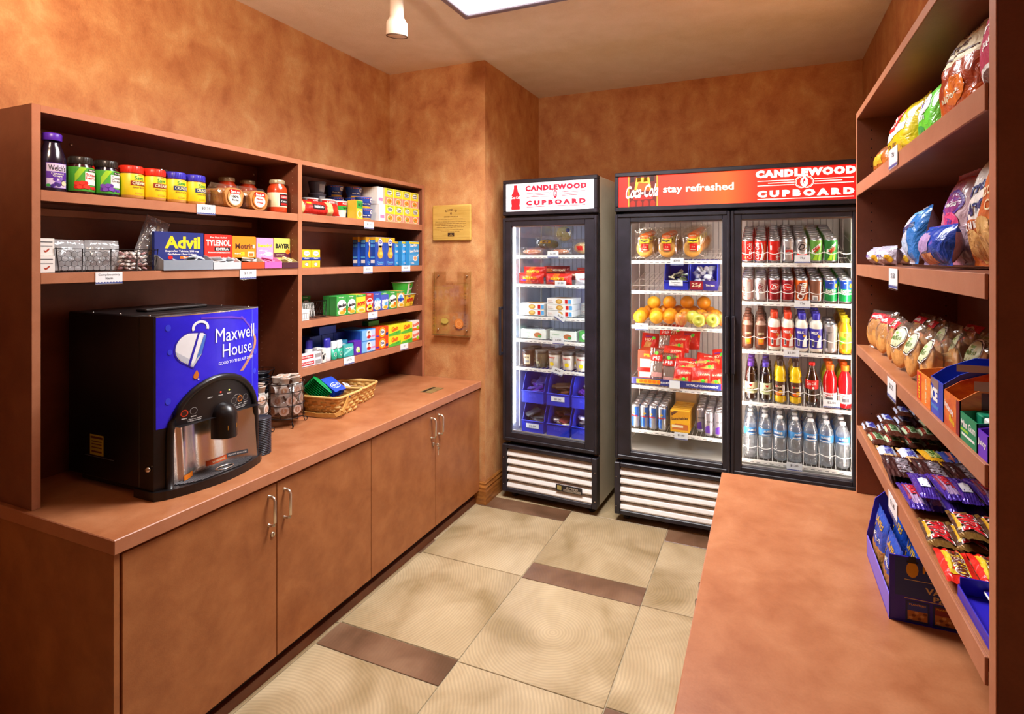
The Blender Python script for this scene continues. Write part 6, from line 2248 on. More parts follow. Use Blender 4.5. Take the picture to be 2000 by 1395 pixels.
o = carton('detergent_carton', 'box', .13, .07, .045, mat('#2444b0', .4), None)
place(o, (.155, 1.65, R4 + .1305), FACE_L)
o['label'] = 'blue detergent carton lying on the dark blue ones'
# ================================================================ on the left counter
ZT = .8262
# --- coffee machine
CB = mottled('machine_black', ['#0e0a0b', '#151011', '#1a1415'], 8, rough=.34)
MBLUE = mottled('machine_blue', ['#2a1fd0', '#2e24dc', '#3a30e4'], 5, rough=.25, fine=.04)
STEEL = mat('#f6f4f2', .26, .95, .03, 90)
HM, WM, BOW = .628, .205, .035
FM = lambda s: -BOW * (1 - (s / WM) ** 2)
cm = thing('coffee_machine', 'large black coffee machine with blue printed front and steel dispensing bay', 'coffee machine', (.592, .607, ZT), FACE_L)
b = MB()
b.box(-WM, WM, .075, .490, .030, HM, CB, .004)
b.box(-WM, -WM + .012, .002, .0748, .030, HM, CB, .001)
b.box(WM - .012, WM, .002, .0748, .030, HM, CB, .001)
b.box(-WM + .012, WM - .012, .0, .0748, HM - .012, HM, CB, .001)
b.box(-WM + .02, WM - .02, .10, .44, .006, .030, CB)
b.obj('housing', cm)
for s in (-1, 1):
    for y in (.12, .42):
        MB().lathe([(.018, 0), (.02, .006)], BLACK, 12, (s * .16, y, 0)).obj('foot', cm)
zb = .24
AC, AW, AZ, AH = .010, .172, .20, .182       # arch centre, half width, spring line, rise
arch_w = lambda z: AW if z < AZ else AW * math.sqrt(max(0, 1 - ((z - AZ) / AH) ** 2))
b = MB()
surf = lambda lift: (lambda s, q, l: (s, FM(s) - lift - l, q))


def strip(x0, x1, z0, z1, m, lift=0.0, n=18, nz=1):
    b.grid(lambda s, v: (x0 + (x1 - x0) * s, FM(x0 + (x1 - x0) * s) - lift, z0 + (z1 - z0) * v), n, nz, m)


strip(-WM, WM, zb, HM, MBLUE)
strip(-WM, -WM + .006, .03, HM, CB, .0006, 1)
strip(-WM, WM, HM - .004, HM, STEEL, .0006)
strip(-WM, AC - .165, .03, zb, CB, 0, 3)
strip(AC + .165, WM, .03, zb, CB, 0, 3)
# black control field inside the arch
n = 20
for i in range(n):
    z0, z1 = zb + (AZ + AH - .002 - zb) * i / n, zb + (AZ + AH - .002 - zb) * (i + 1) / n
    w0, w1 = arch_w(z0), arch_w(z1)
    k = 10
    b.add([(AC + (2 * j / k - 1) * w_, FM(AC + (2 * j / k - 1) * w_) - .003, z) for w_, z in ((w0, z0), (w1, z1)) for j in range(k + 1)], [(j, j + 1, k + 2 + j, k + 1 + j) for j in range(k)], CB, True)
b.obj('front_fascia', cm)
b = MB()
pts = []
for z in (.03, .08, .14, .19):
    pts.append((AC - AW, z))
for i in range(1, 20):
    a = PI - PI * i / 20
    pts.append((AC + AW * math.cos(a), AZ + AH * math.sin(a)))
for z in (.19, .14, .08, .03):
    pts.append((AC + AW, z))
b.tube([(x, FM(x) - .004, z) for x, z in pts], .0125, CB, 10)
b.obj('arch_trim', cm)
b = MB()
# steel bay: recessed, rounded at both sides, with a raised centre fold
sx0, sx1 = AC - .163, AC + .163
stp = lambda s: FM(AC) + .02 + .050 * (1 - abs(2 * s - 1) ** 2.4) + .010 * math.cos(s * 17) * (1 - s) + (.010 if s < .12 else 0)
b.grid(lambda s, v: (sx0 + (sx1 - sx0) * s, stp(s) - .018 * (1 - v), .028 + (zb - .028) * v), 48, 2, STEEL)
b.obj('steel_panel', cm)
b = MB()
b.add([(sx0, -.055, zb), (sx1, -.055, zb), (sx1, .05, zb), (sx0, .05, zb)], [(0, 1, 2, 3)], CB)
for x in (sx0, sx1):
    b.add([(x, FM(x), .03), (x, .06, .03), (x, .06, zb), (x, FM(x), zb)], [(0, 1, 2, 3)], CB)
b.obj('bay_lining', cm)
b = MB()
b.grid(lambda s, v: ((AC + .012) + .044 * math.cos(PI + PI * s) * (1 if v < .62 else math.cos((v - .62) / .38 * PI / 2)), -.030 + (.062 * math.sin(PI + PI * s)) * (1 if v < .62 else math.cos((v - .62) / .38 * PI / 2)), .158 + (.08 * v / .62 if v < .62 else .08 + .048 * math.sin((v - .62) / .38 * PI / 2))), 16, 14, CB)
b.add([(AC + .012 + .044 * math.cos(PI + PI * i / 16), -.030 + .062 * math.sin(PI + PI * i / 16), .158) for i in range(17)], [range(17)], CB)
D = Decal().rect(-.018, .020, .190, .206, mat('#e8a01c', .4), 0).text('CAUTION', .004, .198, .026, .006, BLACK, 1)
b.decal(D, lambda s, q, l: (AC + .012 + s, -.030 - .062 * math.sqrt(max(0, 1 - (s / .044) ** 2)) - l, q), .0006)
b.obj('nozzle', cm)
# tray base
b = MB()
out = [(-.212, .095), (-.212, -.012)] + [(-.212 + .424 * i / 16, -.018 - .062 * math.sin(PI * i / 16) ** .8) for i in range(1, 16)] + [(.212, -.012), (.212, .095)]
b.prism(out, .0, .030, CB, 2)
b.obj('tray_base', cm)
gr = MB()
for i in range(14):
    y = -.062 + i * .0085
    hw = .185 * math.sqrt(max(.02, 1 - ((y + .0) / -.075) ** 2)) if y < 0 else .16
    gr.box(AC - hw * .85, AC + hw * .85, y, y + .0042, .0302, .0345, mat('#3a3638', .35, .5), .0008)
gr.obj('drip_grate', cm)['kind'] = 'stuff'
b = MB()
b.tube([(AC + .02 + .034 * math.cos(2 * PI * k / 24), -.036 + .018 * math.sin(2 * PI * k / 24), .0365) for k in range(24)], .0028, CHROME, 6, True)
b.obj('cup_ring', cm)
# print on the front
D = Decal()
PW, PS, PD = mat('#eef0f4', .3), mat('#c4cad6', .3), mat('#2a1fb0', .35)
# tilted pot
def pot(pts, m, k):
    c, s = math.cos(-.16), math.sin(-.16)
    D.poly([(-.092 + (x * c - y * s), .505 + (x * s + y * c)) for x, y in pts], m, k)


arc = lambda cx, cz, a, c_, a0, a1, n=14: [(cx + a * math.cos(a0 + (a1 - a0) * i / n), cz + c_ * math.sin(a0 + (a1 - a0) * i / n)) for i in range(n + 1)]
pot(arc(0, 0, .056, .060, PI * .62, PI * 1.42) + [(.018, -.075), (.040, -.02), (.046, .05), (.030, .062)], PD, 1)
pot(arc(0, 0, .052, .055, PI * .62, PI * 1.40) + [(.014, -.068), (.036, -.02), (.042, .048), (.028, .056)], PW, 2)
pot([(-.050, -.014), (.0, -.040), (.016, -.068), (-.010, -.053), (-.034, -.040)], PS, 3)
pot([(.012, .058), (.018, .058), (.004, -.064), (-.004, -.060)], PD, 4)
pot([(.034, .050), (.042, .046), (.036, -.018), (.020, -.040)], mat('#4a7ad0', .3), 4)
pot([(.026, -.03), (.036, -.02), (.014, -.068), (.010, -.06)], PS, 4)
D.ring(-.062, .575, .030, .027, .009, PW, 2, 20, -.3, 3.5)
D.text('Maxwell', .085, .538, .185, .052, PW, 3, .0)
D.text('House', .092, .478, .142, .050, PW, 3, .0)
D.text('GOOD TO THE LAST DROP', .088, .432, .168, .011, PW, 3, .01)
D.poly([(-.076, .425), (-.068, .408), (-.072, .394), (-.082, .392), (-.088, .400), (-.086, .410)], mat('#d0742c', .3), 3)
D.oval(-.070, .390, .003, .003, PW, 3, 8)
CP_ = mat('#c08a6a', .35)
for i in range(14):      # ribbon of poured coffee
    a0, a1 = i / 14, (i + 1) / 14
    rib = lambda a: (.13 + .055 * math.sin(a * PI * 1.25 - .4), .60 - .215 * a)
    p0, p1 = rib(a0), rib(a1)
    w0 = .004 + .006 * a0
    D.poly([(p0[0] - w0, p0[1]), (p0[0] + w0, p0[1]), (p1[0] + w0, p1[1]), (p1[0] - w0, p1[1])], mat('#7a4ac0', .35) if i < 4 else CP_, 1)
D.poly([(-.06, .612), (.06, .606), (.13, .590), (.13, .584), (.06, .598), (-.06, .606)], mat('#6a3ac8', .35), 1)
D.rect(.166, .168, .30, .620, mat('#6a78e8', .35), 1)
for (x, z, a) in ((-.165, .585, .012), (-.160, .50, .010), (.185, .45, .014), (.182, .37, .012), (-.165, .33, .012), (.186, .53, .013)):
    D.oval(x, z, a * .7, a, mat('#3a44e6', .3), 1, 10)
b = MB()
b.decal(D, surf(.0), .0005, None, .03)
b.obj('print', cm)
D = Decal()
for x, z, m, c in ((-.118, .278, mat('#c83a1c', .4), 1), (-.088, .280, CB, 0), (.070, .279, CB, 0), (.098, .280, mat('#c8741c', .4), 1), (.126, .279, CB, 0)):
    D.oval(x, z, .0125, .0125, m if c else GREY, 1, 16).oval(x, z, .009 if c else .0112, .009 if c else .0112, CB if c == 0 else mat('#3a1a10', .4), 2, 14)
    D.text('BREW', x, z - .019, .018, .004, WHITE, 1)
for x, t_ in ((-.03, 'BREW'), (.012, 'POWER'), (.048, 'READY')):
    D.text(t_, x, .314, .018, .004, WHITE, 1, .01)
D.text('1. Place cup below', -.085, .252, .05, .004, WHITE, 1).text('2. Press and hold', -.085, .246, .045, .004, WHITE, 1).text('Press for portion', .102, .252, .06, .004, WHITE, 1).text('or hold for flow', .098, .246, .05, .004, WHITE, 1)
D.ring(.084, .292, .016, .008, .001, WHITE, 1, 10, .2, 2.9)
b = MB()
b.decal(D, surf(.003), .0004)
b.obj('control_print', cm)
b = MB()
for x, m in ((.012, mat('#ff2a14', .4, emit=3)), (.048, mat('#d8e84a', .4, emit=2))):
    b.lathe([(.0028, 0), (.002, .002), (0, .003)], m, 8, T=Matrix.Translation((x, FM(x) - .003, .325)) @ Matrix.Rotation(PI / 2, 4, 'X'), caps=False)
b.obj('indicator_lights', cm)['kind'] = 'stuff'
b = MB()
D = Decal().rect(-.11, -.065, .034, .052, mat('#e07a1c', .4), 0).text('HOT LIQUID', -.035, .043, .05, .008, WHITE, 0, .01).rect(-.005, .075, .044, .062, mat('#e2581c', .4), 0).text('WARNING', .042, .053, .055, .009, CREAM, 1, .02).rect(.076, .145, .050, .064, DGREY, 0).text('LIQUIDE CHAUDE', .110, .057, .06, .006, WHITE, 1)
b.decal(D, lambda s, q, l: (s, stp((s - sx0) / (sx1 - sx0)) - .018 * (1 - (q - .028) / (zb - .028)) - .003 - l, q), .0005, None, .008)
b.obj('warning_strip', cm)
b = MB()
b.decal(Decal().rect(.275, .355, .113, .186, mat('#b8a02c', .5), 0).rect(.28, .35, .172, .180, BRN, 1).rect(.285, .345, .160, .164, BRN, 1).rect(.285, .345, .150, .154, BRN, 1).rect(.285, .345, .138, .142, BRN, 1).rect(.285, .345, .122, .128, BRN, 1), lambda s, q, l: (-WM - l, s, q))
b.obj('side_sticker', cm)
b = MB()
b.box(-WM - .0015, -WM - .0002, .215, .385, .106, .108, SILVER)
b.obj('side_seam_strip', cm)
b = MB()
b.lathe([(.008, 0), (.010, .004), (.010, .010), (.006, .014), (0, .014)], CHROME, 14, T=Matrix.Translation((-WM, .018, .106)) @ Matrix.Rotation(-PI / 2, 4, 'Y'), caps=False)
b.obj('thumb_screw', cm)
b = MB()
for y in (.04, .20, .36):
    b.lathe([(.004, 0), (.003, .002), (0, .0025)], CHROME, 8, (-WM + .012, y, HM))
    b.lathe([(.004, 0), (.003, .002), (0, .0025)], CHROME, 8, (WM - .012, y, HM))
b.obj('screw_heads', cm)['kind'] = 'stuff'
b = MB()
b.box(-.12, .12, .18, .24, HM, HM + .012, CB, .004)
b.obj('top_lid', cm)

# --- stacks of black lids and racks behind the machine
LIDM = mat('#2a2c38', .35)
kl = Kind(lambda: tag(MB().lathe([(.040, 0), (.046, .001), (.046, .005), (.041, .0062), (.038, .0062), (.034, .004), (0, .004)], LIDM, 24, caps=False).obj('plastic_cup_cover'), '', 'lid'))
for i in range(21):
    kl.put('topmost black lid of the stack beside the coffee machine' if i == 20 else 'black plastic cup lid in the tall stack beside the coffee machine', (.535, .8655, ZT + .0073 * i), 0, 'stack of black cup lids')
RW = mat('#2c2220', .4, .5)


def wire_rack(t, r, z0, z1, rings, legs=4, floor_=True):
    m = MB()
    circ = lambda rr, z: [(rr * math.cos(2 * PI * k / 28), rr * math.sin(2 * PI * k / 28), z) for k in range(28)]
    for z in rings:
        m.tube(circ(r, z), .0022, RW, 6, True)
    m.obj('ring_frame', t)
    for i in range(legs):
        a = 2 * PI * (i + .5) / legs
        c, s = math.cos(a), math.sin(a)
        q = [(r * c, r * s, z1), (r * c, r * s, z0)]
        for k in range(9):
            b_ = -PI / 2 * 0 + 2 * PI * k / 9
            q.append(((r + .009 - .009 * math.cos(b_)) * c, (r + .009 - .009 * math.cos(b_)) * s, .0128 + (.0105) * math.sin(-b_ + .0) + (z0 - .0128) * max(0, 1 - k / 2)))
        MB().tube(q, .0022, RW, 6).obj('leg', t)
    m = MB()
    if floor_:
        for i in range(7):
            y = r * (-.8 + 1.6 * i / 6)
            hx = math.sqrt(r * r - y * y)
            m.tube([(-hx, y, rings[0]), (hx, y, rings[0])], .0018, RW, 5)
        m.obj('base_wires', t)


CRM = [mat('#e8e2da', .35), mat('#e0d0c4', .35), mat('#c89878', .4)]


def creamer(k):
    m = MB()
    m.lathe([(.015, 0), (.0205, .026), (.0235, .027), (.0235, .0285)], CRM[0], 14)
    m.lathe([(0, .0288), (.0232, .0288)], CRM[1 if k else 0], 14, caps=False)
    m.decal(Decal().oval(0, 0, .014, .014, CRM[2], 0, 12).text('milk', 0, .0, .018, .007, WHITE, 1), topside(.029))
    o = m.obj('creamer_cup')
    return tag(o, '', 'creamer')


def fill_rack(cx, cy_, z0, group, label, seed):
    """rings of cups lying lid outward, with a few tipped on top"""
    kc = Kind(lambda: creamer(1))
    rr = random.Random(seed)
    for l in range(3):
        for i in range(7):
            a = 2 * PI * (i + .5 * (l % 2)) / 7
            kc.put(label % ('bottom', 'middle', 'upper')[l], (cx + .043 * math.cos(a), cy_ + .043 * math.sin(a), ZT + z0 + .025 + .0485 * l), a, group, ry=PI / 2 + rr.uniform(-.08, .08))
    for i in range(5):
        a = 2 * PI * i / 5 + .4
        kc.put(label % 'top', (cx + .048 * math.cos(a), cy_ + .048 * math.sin(a), ZT + z0 + .152 + .004 * (i % 2)), a, group, ry=rr.uniform(-.15, .25))
    kc.put(label % 'topmost', (cx, cy_, ZT + z0 + .158), 0, group, rx=.2)


RXC, RYC, RR = .318, 1.205, .082
rk = thing('creamer_rack', 'dark wire rack of creamer cups standing before the shelf divider', 'rack', (RXC, RYC, ZT), .35)
wire_rack(rk, RR, .030, .212, (.046, .108, .172, .212))
b = MB()
b.lathe([(.0, .048), (.072, .049), (.076, .056), (.079, .205), (.0775, .205), (.074, .058), (0, .052)], film('#fbf8f8', .93, .1, 'rk', 0, 60, .15), 24, caps=False)
b.obj('liner_cup', rk)
fill_rack(RXC, RYC, .058, 'creamer cups in the front wire rack', 'white creamer cup in the %s layer of the wire rack before the divider', 11)
rk2 = thing('creamer_rack', 'dark wire rack of creamer cups half hidden behind the coffee machine', 'rack', (.305, 1.012, ZT), .2)
wire_rack(rk2, .082, .030, .24, (.046, .108, .172, .24))
fill_rack(.305, 1.012, .050, 'creamer cups in the rear wire rack', 'creamer cup in the %s layer of the rack behind the coffee machine', 12)
ch = thing('cup_holder', 'tall dark wire holder of black cups rising behind the coffee machine', 'rack', (.125, 1.215, ZT), .2)
m = MB()
for z, r_ in ((.04, .054), (.13, .054), (.215, .058), (.255, .066)):
    m.tube([(r_ * math.cos(2 * PI * k / 24), r_ * math.sin(2 * PI * k / 24), z) for k in range(24)], .0022, RW, 6, True)
for i in range(4):
    a = 2 * PI * (i + .3) / 4
    m.tube([(.05 * math.cos(a), .05 * math.sin(a), 0), (.052 * math.cos(a), .052 * math.sin(a), .215), (.066 * math.cos(a), .066 * math.sin(a), .255)], .0022, RW, 6)
m.obj('ring_frame', ch)
kc2 = Kind(lambda: tag(MB().lathe([(.028, 0), (.030, .002), (.041, .09), (.0445, .092), (.0445, .096), (.039, .094), (.028, .004), (0, .004)], mat('#22242e', .3), 24, caps=False).obj('paper_cup'), '', 'cup'))
for i in range(6):
    kc2.put('black cup in the tall wire holder behind the coffee machine', (.125, 1.215, ZT + .042 + .021 * i), 0, 'stack of black cups in the holder')

# --- woven baskets
SPL = mottled('wood_splint', ['#b8823c', '#c8944a', '#d8a85e'], 14, (1, 1, 3), .5, .05, 160, .1)
SPL2 = mottled('pale_splint', ['#c89a54', '#d8ae68', '#e2bc7c'], 14, (1, 1, 3), .5, .05, 160, .1)


def splint_basket(label, loc, rz, w, d, h, flare, handle=0):
    """woven basket: upright stakes with bands passing over and under, bound rim, swing handle"""
    t = thing('woven_basket', label, 'basket', loc, rz)

    def ring(z):
        k = 1 + flare * z / h
        a, b_, r_ = w / 2 * k, d / 2 * k, .032
        pts = []
        for cx, cy__, a0 in ((a - r_, b_ - r_, 0), (-a + r_, b_ - r_, PI / 2), (-a + r_, -b_ + r_, PI), (a - r_, -b_ + r_, PI * 1.5)):
            for i in range(5):
                q = a0 + PI / 2 * i / 4
                pts.append(Vector((cx + r_ * math.cos(q), cy__ + r_ * math.sin(q), z)))
        return pts

    def along(z, u):
        p = ring(z)
        L = [0]
        for i in range(len(p)):
            L.append(L[-1] + (p[(i + 1) % len(p)] - p[i]).length)
        x = (u % 1) * L[-1]
        for i in range(len(p)):
            if L[i + 1] >= x:
                a = (x - L[i]) / (L[i + 1] - L[i] + 1e-9)
                q, q2 = p[i], p[(i + 1) % len(p)]
                pt = q.lerp(q2, a)
                tn = (q2 - q).normalized()
                return pt, Vector((tn.y, -tn.x, 0))
        return p[0], Vector((1, 0, 0))
    N = 30
    nb = 5
    bh = (h - .006) / nb
    for j in range(nb):
        z0, z1 = .004 + j * bh + .0008, .004 + (j + 1) * bh - .0008
        m = MB()
        st = N * 4
        for i in range(st):
            u = i / st
            off = .0034 * math.cos(PI * (u * N + j))
            for z, o_ in ((z0, 0), ((z0 + z1) / 2, .0016), (z1, 0)):
                pt, nm = along(z, u)
                m.v.append(tuple(pt + nm * (off + o_)))
            for z in (z1, z0):
                pt, nm = along(z, u)
                m.v.append(tuple(pt + nm * (off - .0016)))
        for i in range(st):
            k = (i + 1) % st
            for a in range(5):
                c_ = (a + 1) % 5
                m.face((i * 5 + a, k * 5 + a, k * 5 + c_, i * 5 + c_), SPL if j % 2 else SPL2, a < 2)
        m.obj('woven_band', t)
    stake = MB()
    for i in range(N):
        u = i / N
        for du, z in ((-.010, .001), (.010, .001), (.010, h), (-.010, h)):
            pt, nm = along(z, u + du)
            stake.v.append(tuple(pt))
        q = i * 4
        stake.face((q, q + 1, q + 2, q + 3), SPL2)
    o = stake.obj('stakes', t)
    o['kind'] = 'stuff'
    m = MB()
    b0 = ring(.003)
    m.add([tuple(p) for p in b0], [range(len(b0))], SPL2)
    m.obj('bottom', t)
    m = MB()
    pr = ring(h + .004)
    m.tube(pr, .0075, SPL2, 8, True)
    m.obj('rim', t)
    if handle:
        s = w / 2 * (1 + flare) + .006
        yb = d / 2 * (1 + flare) + .006
        if handle == 1:      # handle swung down over one side
            m = MB()
            pts = []
            for sx in (-1,):
                pass
            hp = [(-s * .25, -yb, h - .002), (-s * .55, -yb - .004, h * .62), (-s * .80, -yb - .006, h * .34), (-s + .004, -yb * .82, h * .18), (-s - .001, 0, h * .13), (-s + .004, yb * .82, h * .18), (-s * .86, yb + .006, h * .30), (-s * .55, yb + .004, h * .62), (-s * .25, yb, h - .002)]
            for i in range(len(hp) - 1):
                a, c_ = Vector(hp[i]), Vector(hp[i + 1])
                dn = (c_ - a).normalized()
                up = Vector((0, 0, 1))
                sd = dn.cross(up).normalized() * .003
                hw_ = up.cross(dn).cross(dn).normalized() * .010
                v = [a + sd + hw_, a - sd + hw_, a - sd - hw_, a + sd - hw_, c_ + sd + hw_, c_ - sd + hw_, c_ - sd - hw_, c_ + sd - hw_]
                m.add([tuple(q) for q in v], [(0, 1, 2, 3), (7, 6, 5, 4), (0, 4, 5, 1), (1, 5, 6, 2), (2, 6, 7, 3), (3, 7, 4, 0)], SPL)
            m.obj('handle', t)
            m = MB()
            for y in (-yb - .004, yb + .004):
                m.lathe([(.005, -.002), (.006, 0), (.004, .003), (0, .004)], DGREY, 10, T=Matrix.Translation((-s * .25, y, h - .002)) @ Matrix.Rotation(PI / 2 if y < 0 else -PI / 2, 4, 'X'), caps=False)
            m.obj('handle_pins', t)['kind'] = 'stuff'
        else:
            m = MB()
            m.tube([(s * .96, -yb * .5, h + .006), (s + .008, 0, h + .009), (s * .96, yb * .5, h + .006)], .005, SPL, 6)
            m.obj('handle', t)
    return t


B1 = Matrix.Translation((.362, 1.462, ZT)) @ Matrix.Rotation(FACE_L + .12, 4, 'Z')
splint_basket('woven splint basket of green and blue tea packets with its handle down', (.362, 1.462, ZT), FACE_L + .12, .185, .205, .100, .18, 1)
splint_basket('smaller woven splint basket behind, holding a few loose packets', (.285, 1.700, ZT), FACE_L + .25, .165, .20, .085, .18, 2)
GP = mat('#149a4a', .28, 0, .06)
kgp = Kind(lambda: bag('tea_packet', 'packet', .10, .125, .0045, GP, Decal().rect(-.02, .02, .03, .06, mat('#2ab860', .3), 0, 3), 51))
BPK = mat('#2a50d8', .28, 0, .06)
kbp = Kind(lambda: bag('tea_packet', 'packet', .092, .115, .0045, BPK, Decal().oval(0, .044, .038, .022, mat('#cfe0f4', .35), 0, 16).oval(0, .044, .033, .018, BPK, 1, 16).text('Splenda', 0, .045, .050, .013, WHITE, 2, .02), 52))


def fan(k, n, p0, rz, rx, step, name, group):
    nrm = (Matrix.Rotation(rz, 3, 'Z') @ Matrix.Rotation(rx, 3, 'X')) @ Vector((0, -1, 0))
    for i in range(n):
        k.put('%s packet, %s from the back of its pile in the front basket' % (name, NTH[i]), tuple(B1 @ Vector(p0) + nrm * step * i), rz, group, rx=rx)


fan(kgp, 9, (-.028, .045, .056), FACE_L + .75, -.80, .0092, 'shiny green', 'green packets in the front basket')
fan(kbp, 5, (.052, .0, .074), FACE_L + .10, -1.0, .0092, 'shiny blue', 'blue packets in the front basket')
kpp = Kind(lambda: carton('sugar_packet', 'packet', .05, .004, .065, mat('#d8b89a', .45), Decal().rect(-.016, .016, .02, .04, mat('#b8906a', .45), 0)))
for i in range(5):
    a = Matrix.Translation((.285, 1.700, ZT)) @ Matrix.Rotation(FACE_L + .25, 4, 'Z')
    kpp.put('tan packet lying in the smaller woven basket', tuple(a @ Vector((-.04 + .02 * i, -.03 + .015 * (i % 2), .030 + .010 * i))), FACE_L + .4 * i, 'tan packets in the smaller basket', rx=-1.3)
o = carton('brown_packet', 'packet', .07, .012, .09, mat('#b88a60', .5), None)
place(o, tuple(B1 @ Vector((.070, .03, .092))), FACE_L + .6, -1.0)
o['label'] = 'tan packet at the far corner of the front basket'
a = Matrix.Translation((.285, 1.700, ZT)) @ Matrix.Rotation(FACE_L + .25, 4, 'Z')
o = carton('basket_card', 'card', .085, .003, .035, TAGW, Decal().rect(-.03, .03, .014, .020, GREY, 0))
place(o, tuple(a @ Vector((-.085, -.03, .1045))), FACE_L + .9, -1.2)
o['label'] = 'small white card clipped on the rim of the smaller basket'

# --- wall plaque and acrylic bag holder on the column
pq = thing('wall_plaque', 'wooden plaque with dark lettering on the column', 'plaque', ((.376 + .683) / 2, YC, 1.771), 0)
w_, h_ = .307, .248
WOODP = mottled('plaque_wood', ['#b08a3c', '#c09a4a', '#c8a656'], 4, (1, 1, 9), .45, .03, 90, .06)
MB().box(-w_ / 2, w_ / 2, -.020, 0, 0, h_, WOODP, .008).obj('board', pq)
D = Decal()
for i, c in enumerate("COOK'S"):
    q = (i - 2.5) * .24
    D.text(c, .0 + .055 * math.sin(q) * 1.25, .178 + .034 * math.cos(q), .015 if c != "'" else .004, .016 if c != "'" else .006, BRN, 0, .03, -q * .8)
D.oval(0, .188, .007, .008, BRN, 0, 12).oval(0, .188, .003, .003, WOODP, 1, 8)
D.text('ESSENTIALS', 0, .166, .11, .007, BRN, 0)
for i, (l, ww) in enumerate([('You have heard it: what is mine is yours.', .20), ('Here is our kitchen full of items you can borrow', .24), ('for as long as you are here. We hope you enjoy', .25), ('cooking, baking and sharing a good meal. Take', .25), ('what you need and bring it back when done.', .22), ('If we are missing something just ask at', .20), ('the front desk and we will help.', .15)]):
    D.text(l, -.005, .150 - .0125 * i - (.006 if i else 0) - (.006 if i > 4 else 0), ww, .0065, BRN, 0)
D.rect(-.026, .026, .030, .056, mat('#3a2414', .5), 0).text('CS', 0, .046, .012, .008, WOODP, 1).rect(-.015, .015, .035, .038, WOODP, 1)
D.rect(-.145, .145, .020, .0215, mat('#8a6428', .5), 0)
MB().decal(D, front(-.020)).obj('lettering', pq)
ah = thing('bag_holder', 'clear acrylic holder screwed to the column under the plaque', 'holder', (.532, YC, 1.129), 0)
ACR = film('#fbf8f4', .975, .05, 'acr', 0, 60, .12)
w_, h_ = .288, .433
b = MB()
b.box(-w_ / 2, w_ / 2, -.010, -.006, 0, h_ - .07, ACR)
b.box(-w_ / 2, -.050, -.010, -.006, h_ - .07, h_, ACR)
b.box(.042, w_ / 2, -.010, -.006, h_ - .07, h_, ACR)
b.obj('front_sheet', ah)
b = MB()
for x in (-w_ / 2 + .018, w_ / 2 - .018):
    b.box(x - .018, x + .018, -.0405, -.0365, .0, h_ - .01, ACR)
    b.box(x - .0185, x - .0155, -.0365, -.010, .0, h_ - .01, ACR)
b.box(-w_ / 2, w_ / 2, -.0405, -.010, -.003, .0, ACR)
b.obj('side_guides', ah)
EDG = mat('#6a4a22', .4)
b = MB()
b.box(-w_ / 2, w_ / 2, -.041, -.006, -.005, -.0031, EDG)
b.box(-w_ / 2 - .0015, -w_ / 2, -.010, -.006, 0, h_, mat('#a88040', .4))
b.box(w_ / 2, w_ / 2 + .0015, -.010, -.006, 0, h_, mat('#a88040', .4))
b.obj('edges', ah)['kind'] = 'stuff'
for x in (-w_ / 2 + .03, w_ / 2 - .03):
    for z in (.03, h_ - .03):
        MB().lathe([(.005, -.006), (.005, .010), (.004, .012), (0, .0125)], CHROME, 10, T=Matrix.Translation((x, 0, z)) @ Matrix.Rotation(PI / 2, 4, 'X')).obj('screw', ah)
D = Decal()
for i, c in enumerate('CUPBOARD BAG'):
    if c != ' ':
        D.text(c, -w_ / 2 + .016, h_ - .15 - .020 * i, .009, .011, BRN, 0, .01, -PI / 2)
for i, c in enumerate('FOR YOUR USE'):
    if c != ' ':
        D.text(c, w_ / 2 - .022, h_ - .15 - .020 * i, .009, .011, BRN, 0, .01, -PI / 2)
D.text('cupboard', -.004, h_ - .085, .055, .010, mat('#8a4a2a', .5), 0, .02)
MB().decal(D, front(-.0406)).obj('lettering', ah)
b = MB()
b.decal(Decal().oval(.055, .075, .034, .034, mat('#d07a34', .5), 0, 22).ring(.055, .075, .02, .02, .003, mat('#e0a060', .5), 1).oval(-.06, .09, .030, .020, mat('#b8a04a', .5), 0, 14), front(-.0102))
b.obj('print', ah)
# ================================================================ snacks on the right shelf unit
T1, T2, T3, T4 = 1.9145, 1.6325, 1.3505, 1.0668
XB = XR + .008


def two(c1, c2, c3, a=.62, b=.2):
    return lambda s, v: c1 if v > a else (c3 if v < b else c2)


def put_bag(o, label, y, x, z, rz=0.0, rx=-.2, group=None):
    place(o, (x, y, z + .007), FACE_R + rz, rx)
    o['label'] = label
    if group:
        o['group'] = group


LY, LB = mat('#e8cc1c', .25, 0, .04, 40, 0, .3), mat('#8a4a1c', .3)
D = Decal().oval(.0, .115, .066, .034, CR, 1, 18).text("Lay's", .0, .118, .105, .038, WHITE, 2, .03, .12).poly([(-.09, .05), (.09, .08), (.09, .10), (-.09, .075)], WHITE, 1).text('CLASSIC', .0, .045, .08, .013, BRN, 1, .03).oval(.05, .03, .03, .014, GOLD, 1, 12).text('chips', -.04, .025, .05, .012, WHITE, 1, .02)
put_bag(bag('chip_bag', 'chips', .24, .175, .09, two(LY, LY, mat('#c89a1c', .3)), D, 61, wr=.08), 'yellow bag of potato chips with red and white lettering on the top shelf', 1.00, XB + .055, T1, .0, -.22)
put_bag(bag('chip_bag', 'chips', .17, .11, .06, two(LB, mat('#b8641c', .3), LB), Decal().rect(-.04, .04, .03, .06, GOLD, 1, 4), 62), 'brown and orange chip bag lying at the far end of the top shelf', 1.235, XB + .045, T1, .1, -.3)
D = Decal().oval(.0, .10, .05, .03, WHITE, 1, 16).text('Sour', 0, .105, .07, .02, PUR, 2, .03).text('Cream', 0, .07, .07, .018, WHITE, 1, .03).oval(.0, .035, .036, .016, mat('#2aa84a', .3), 1, 14)
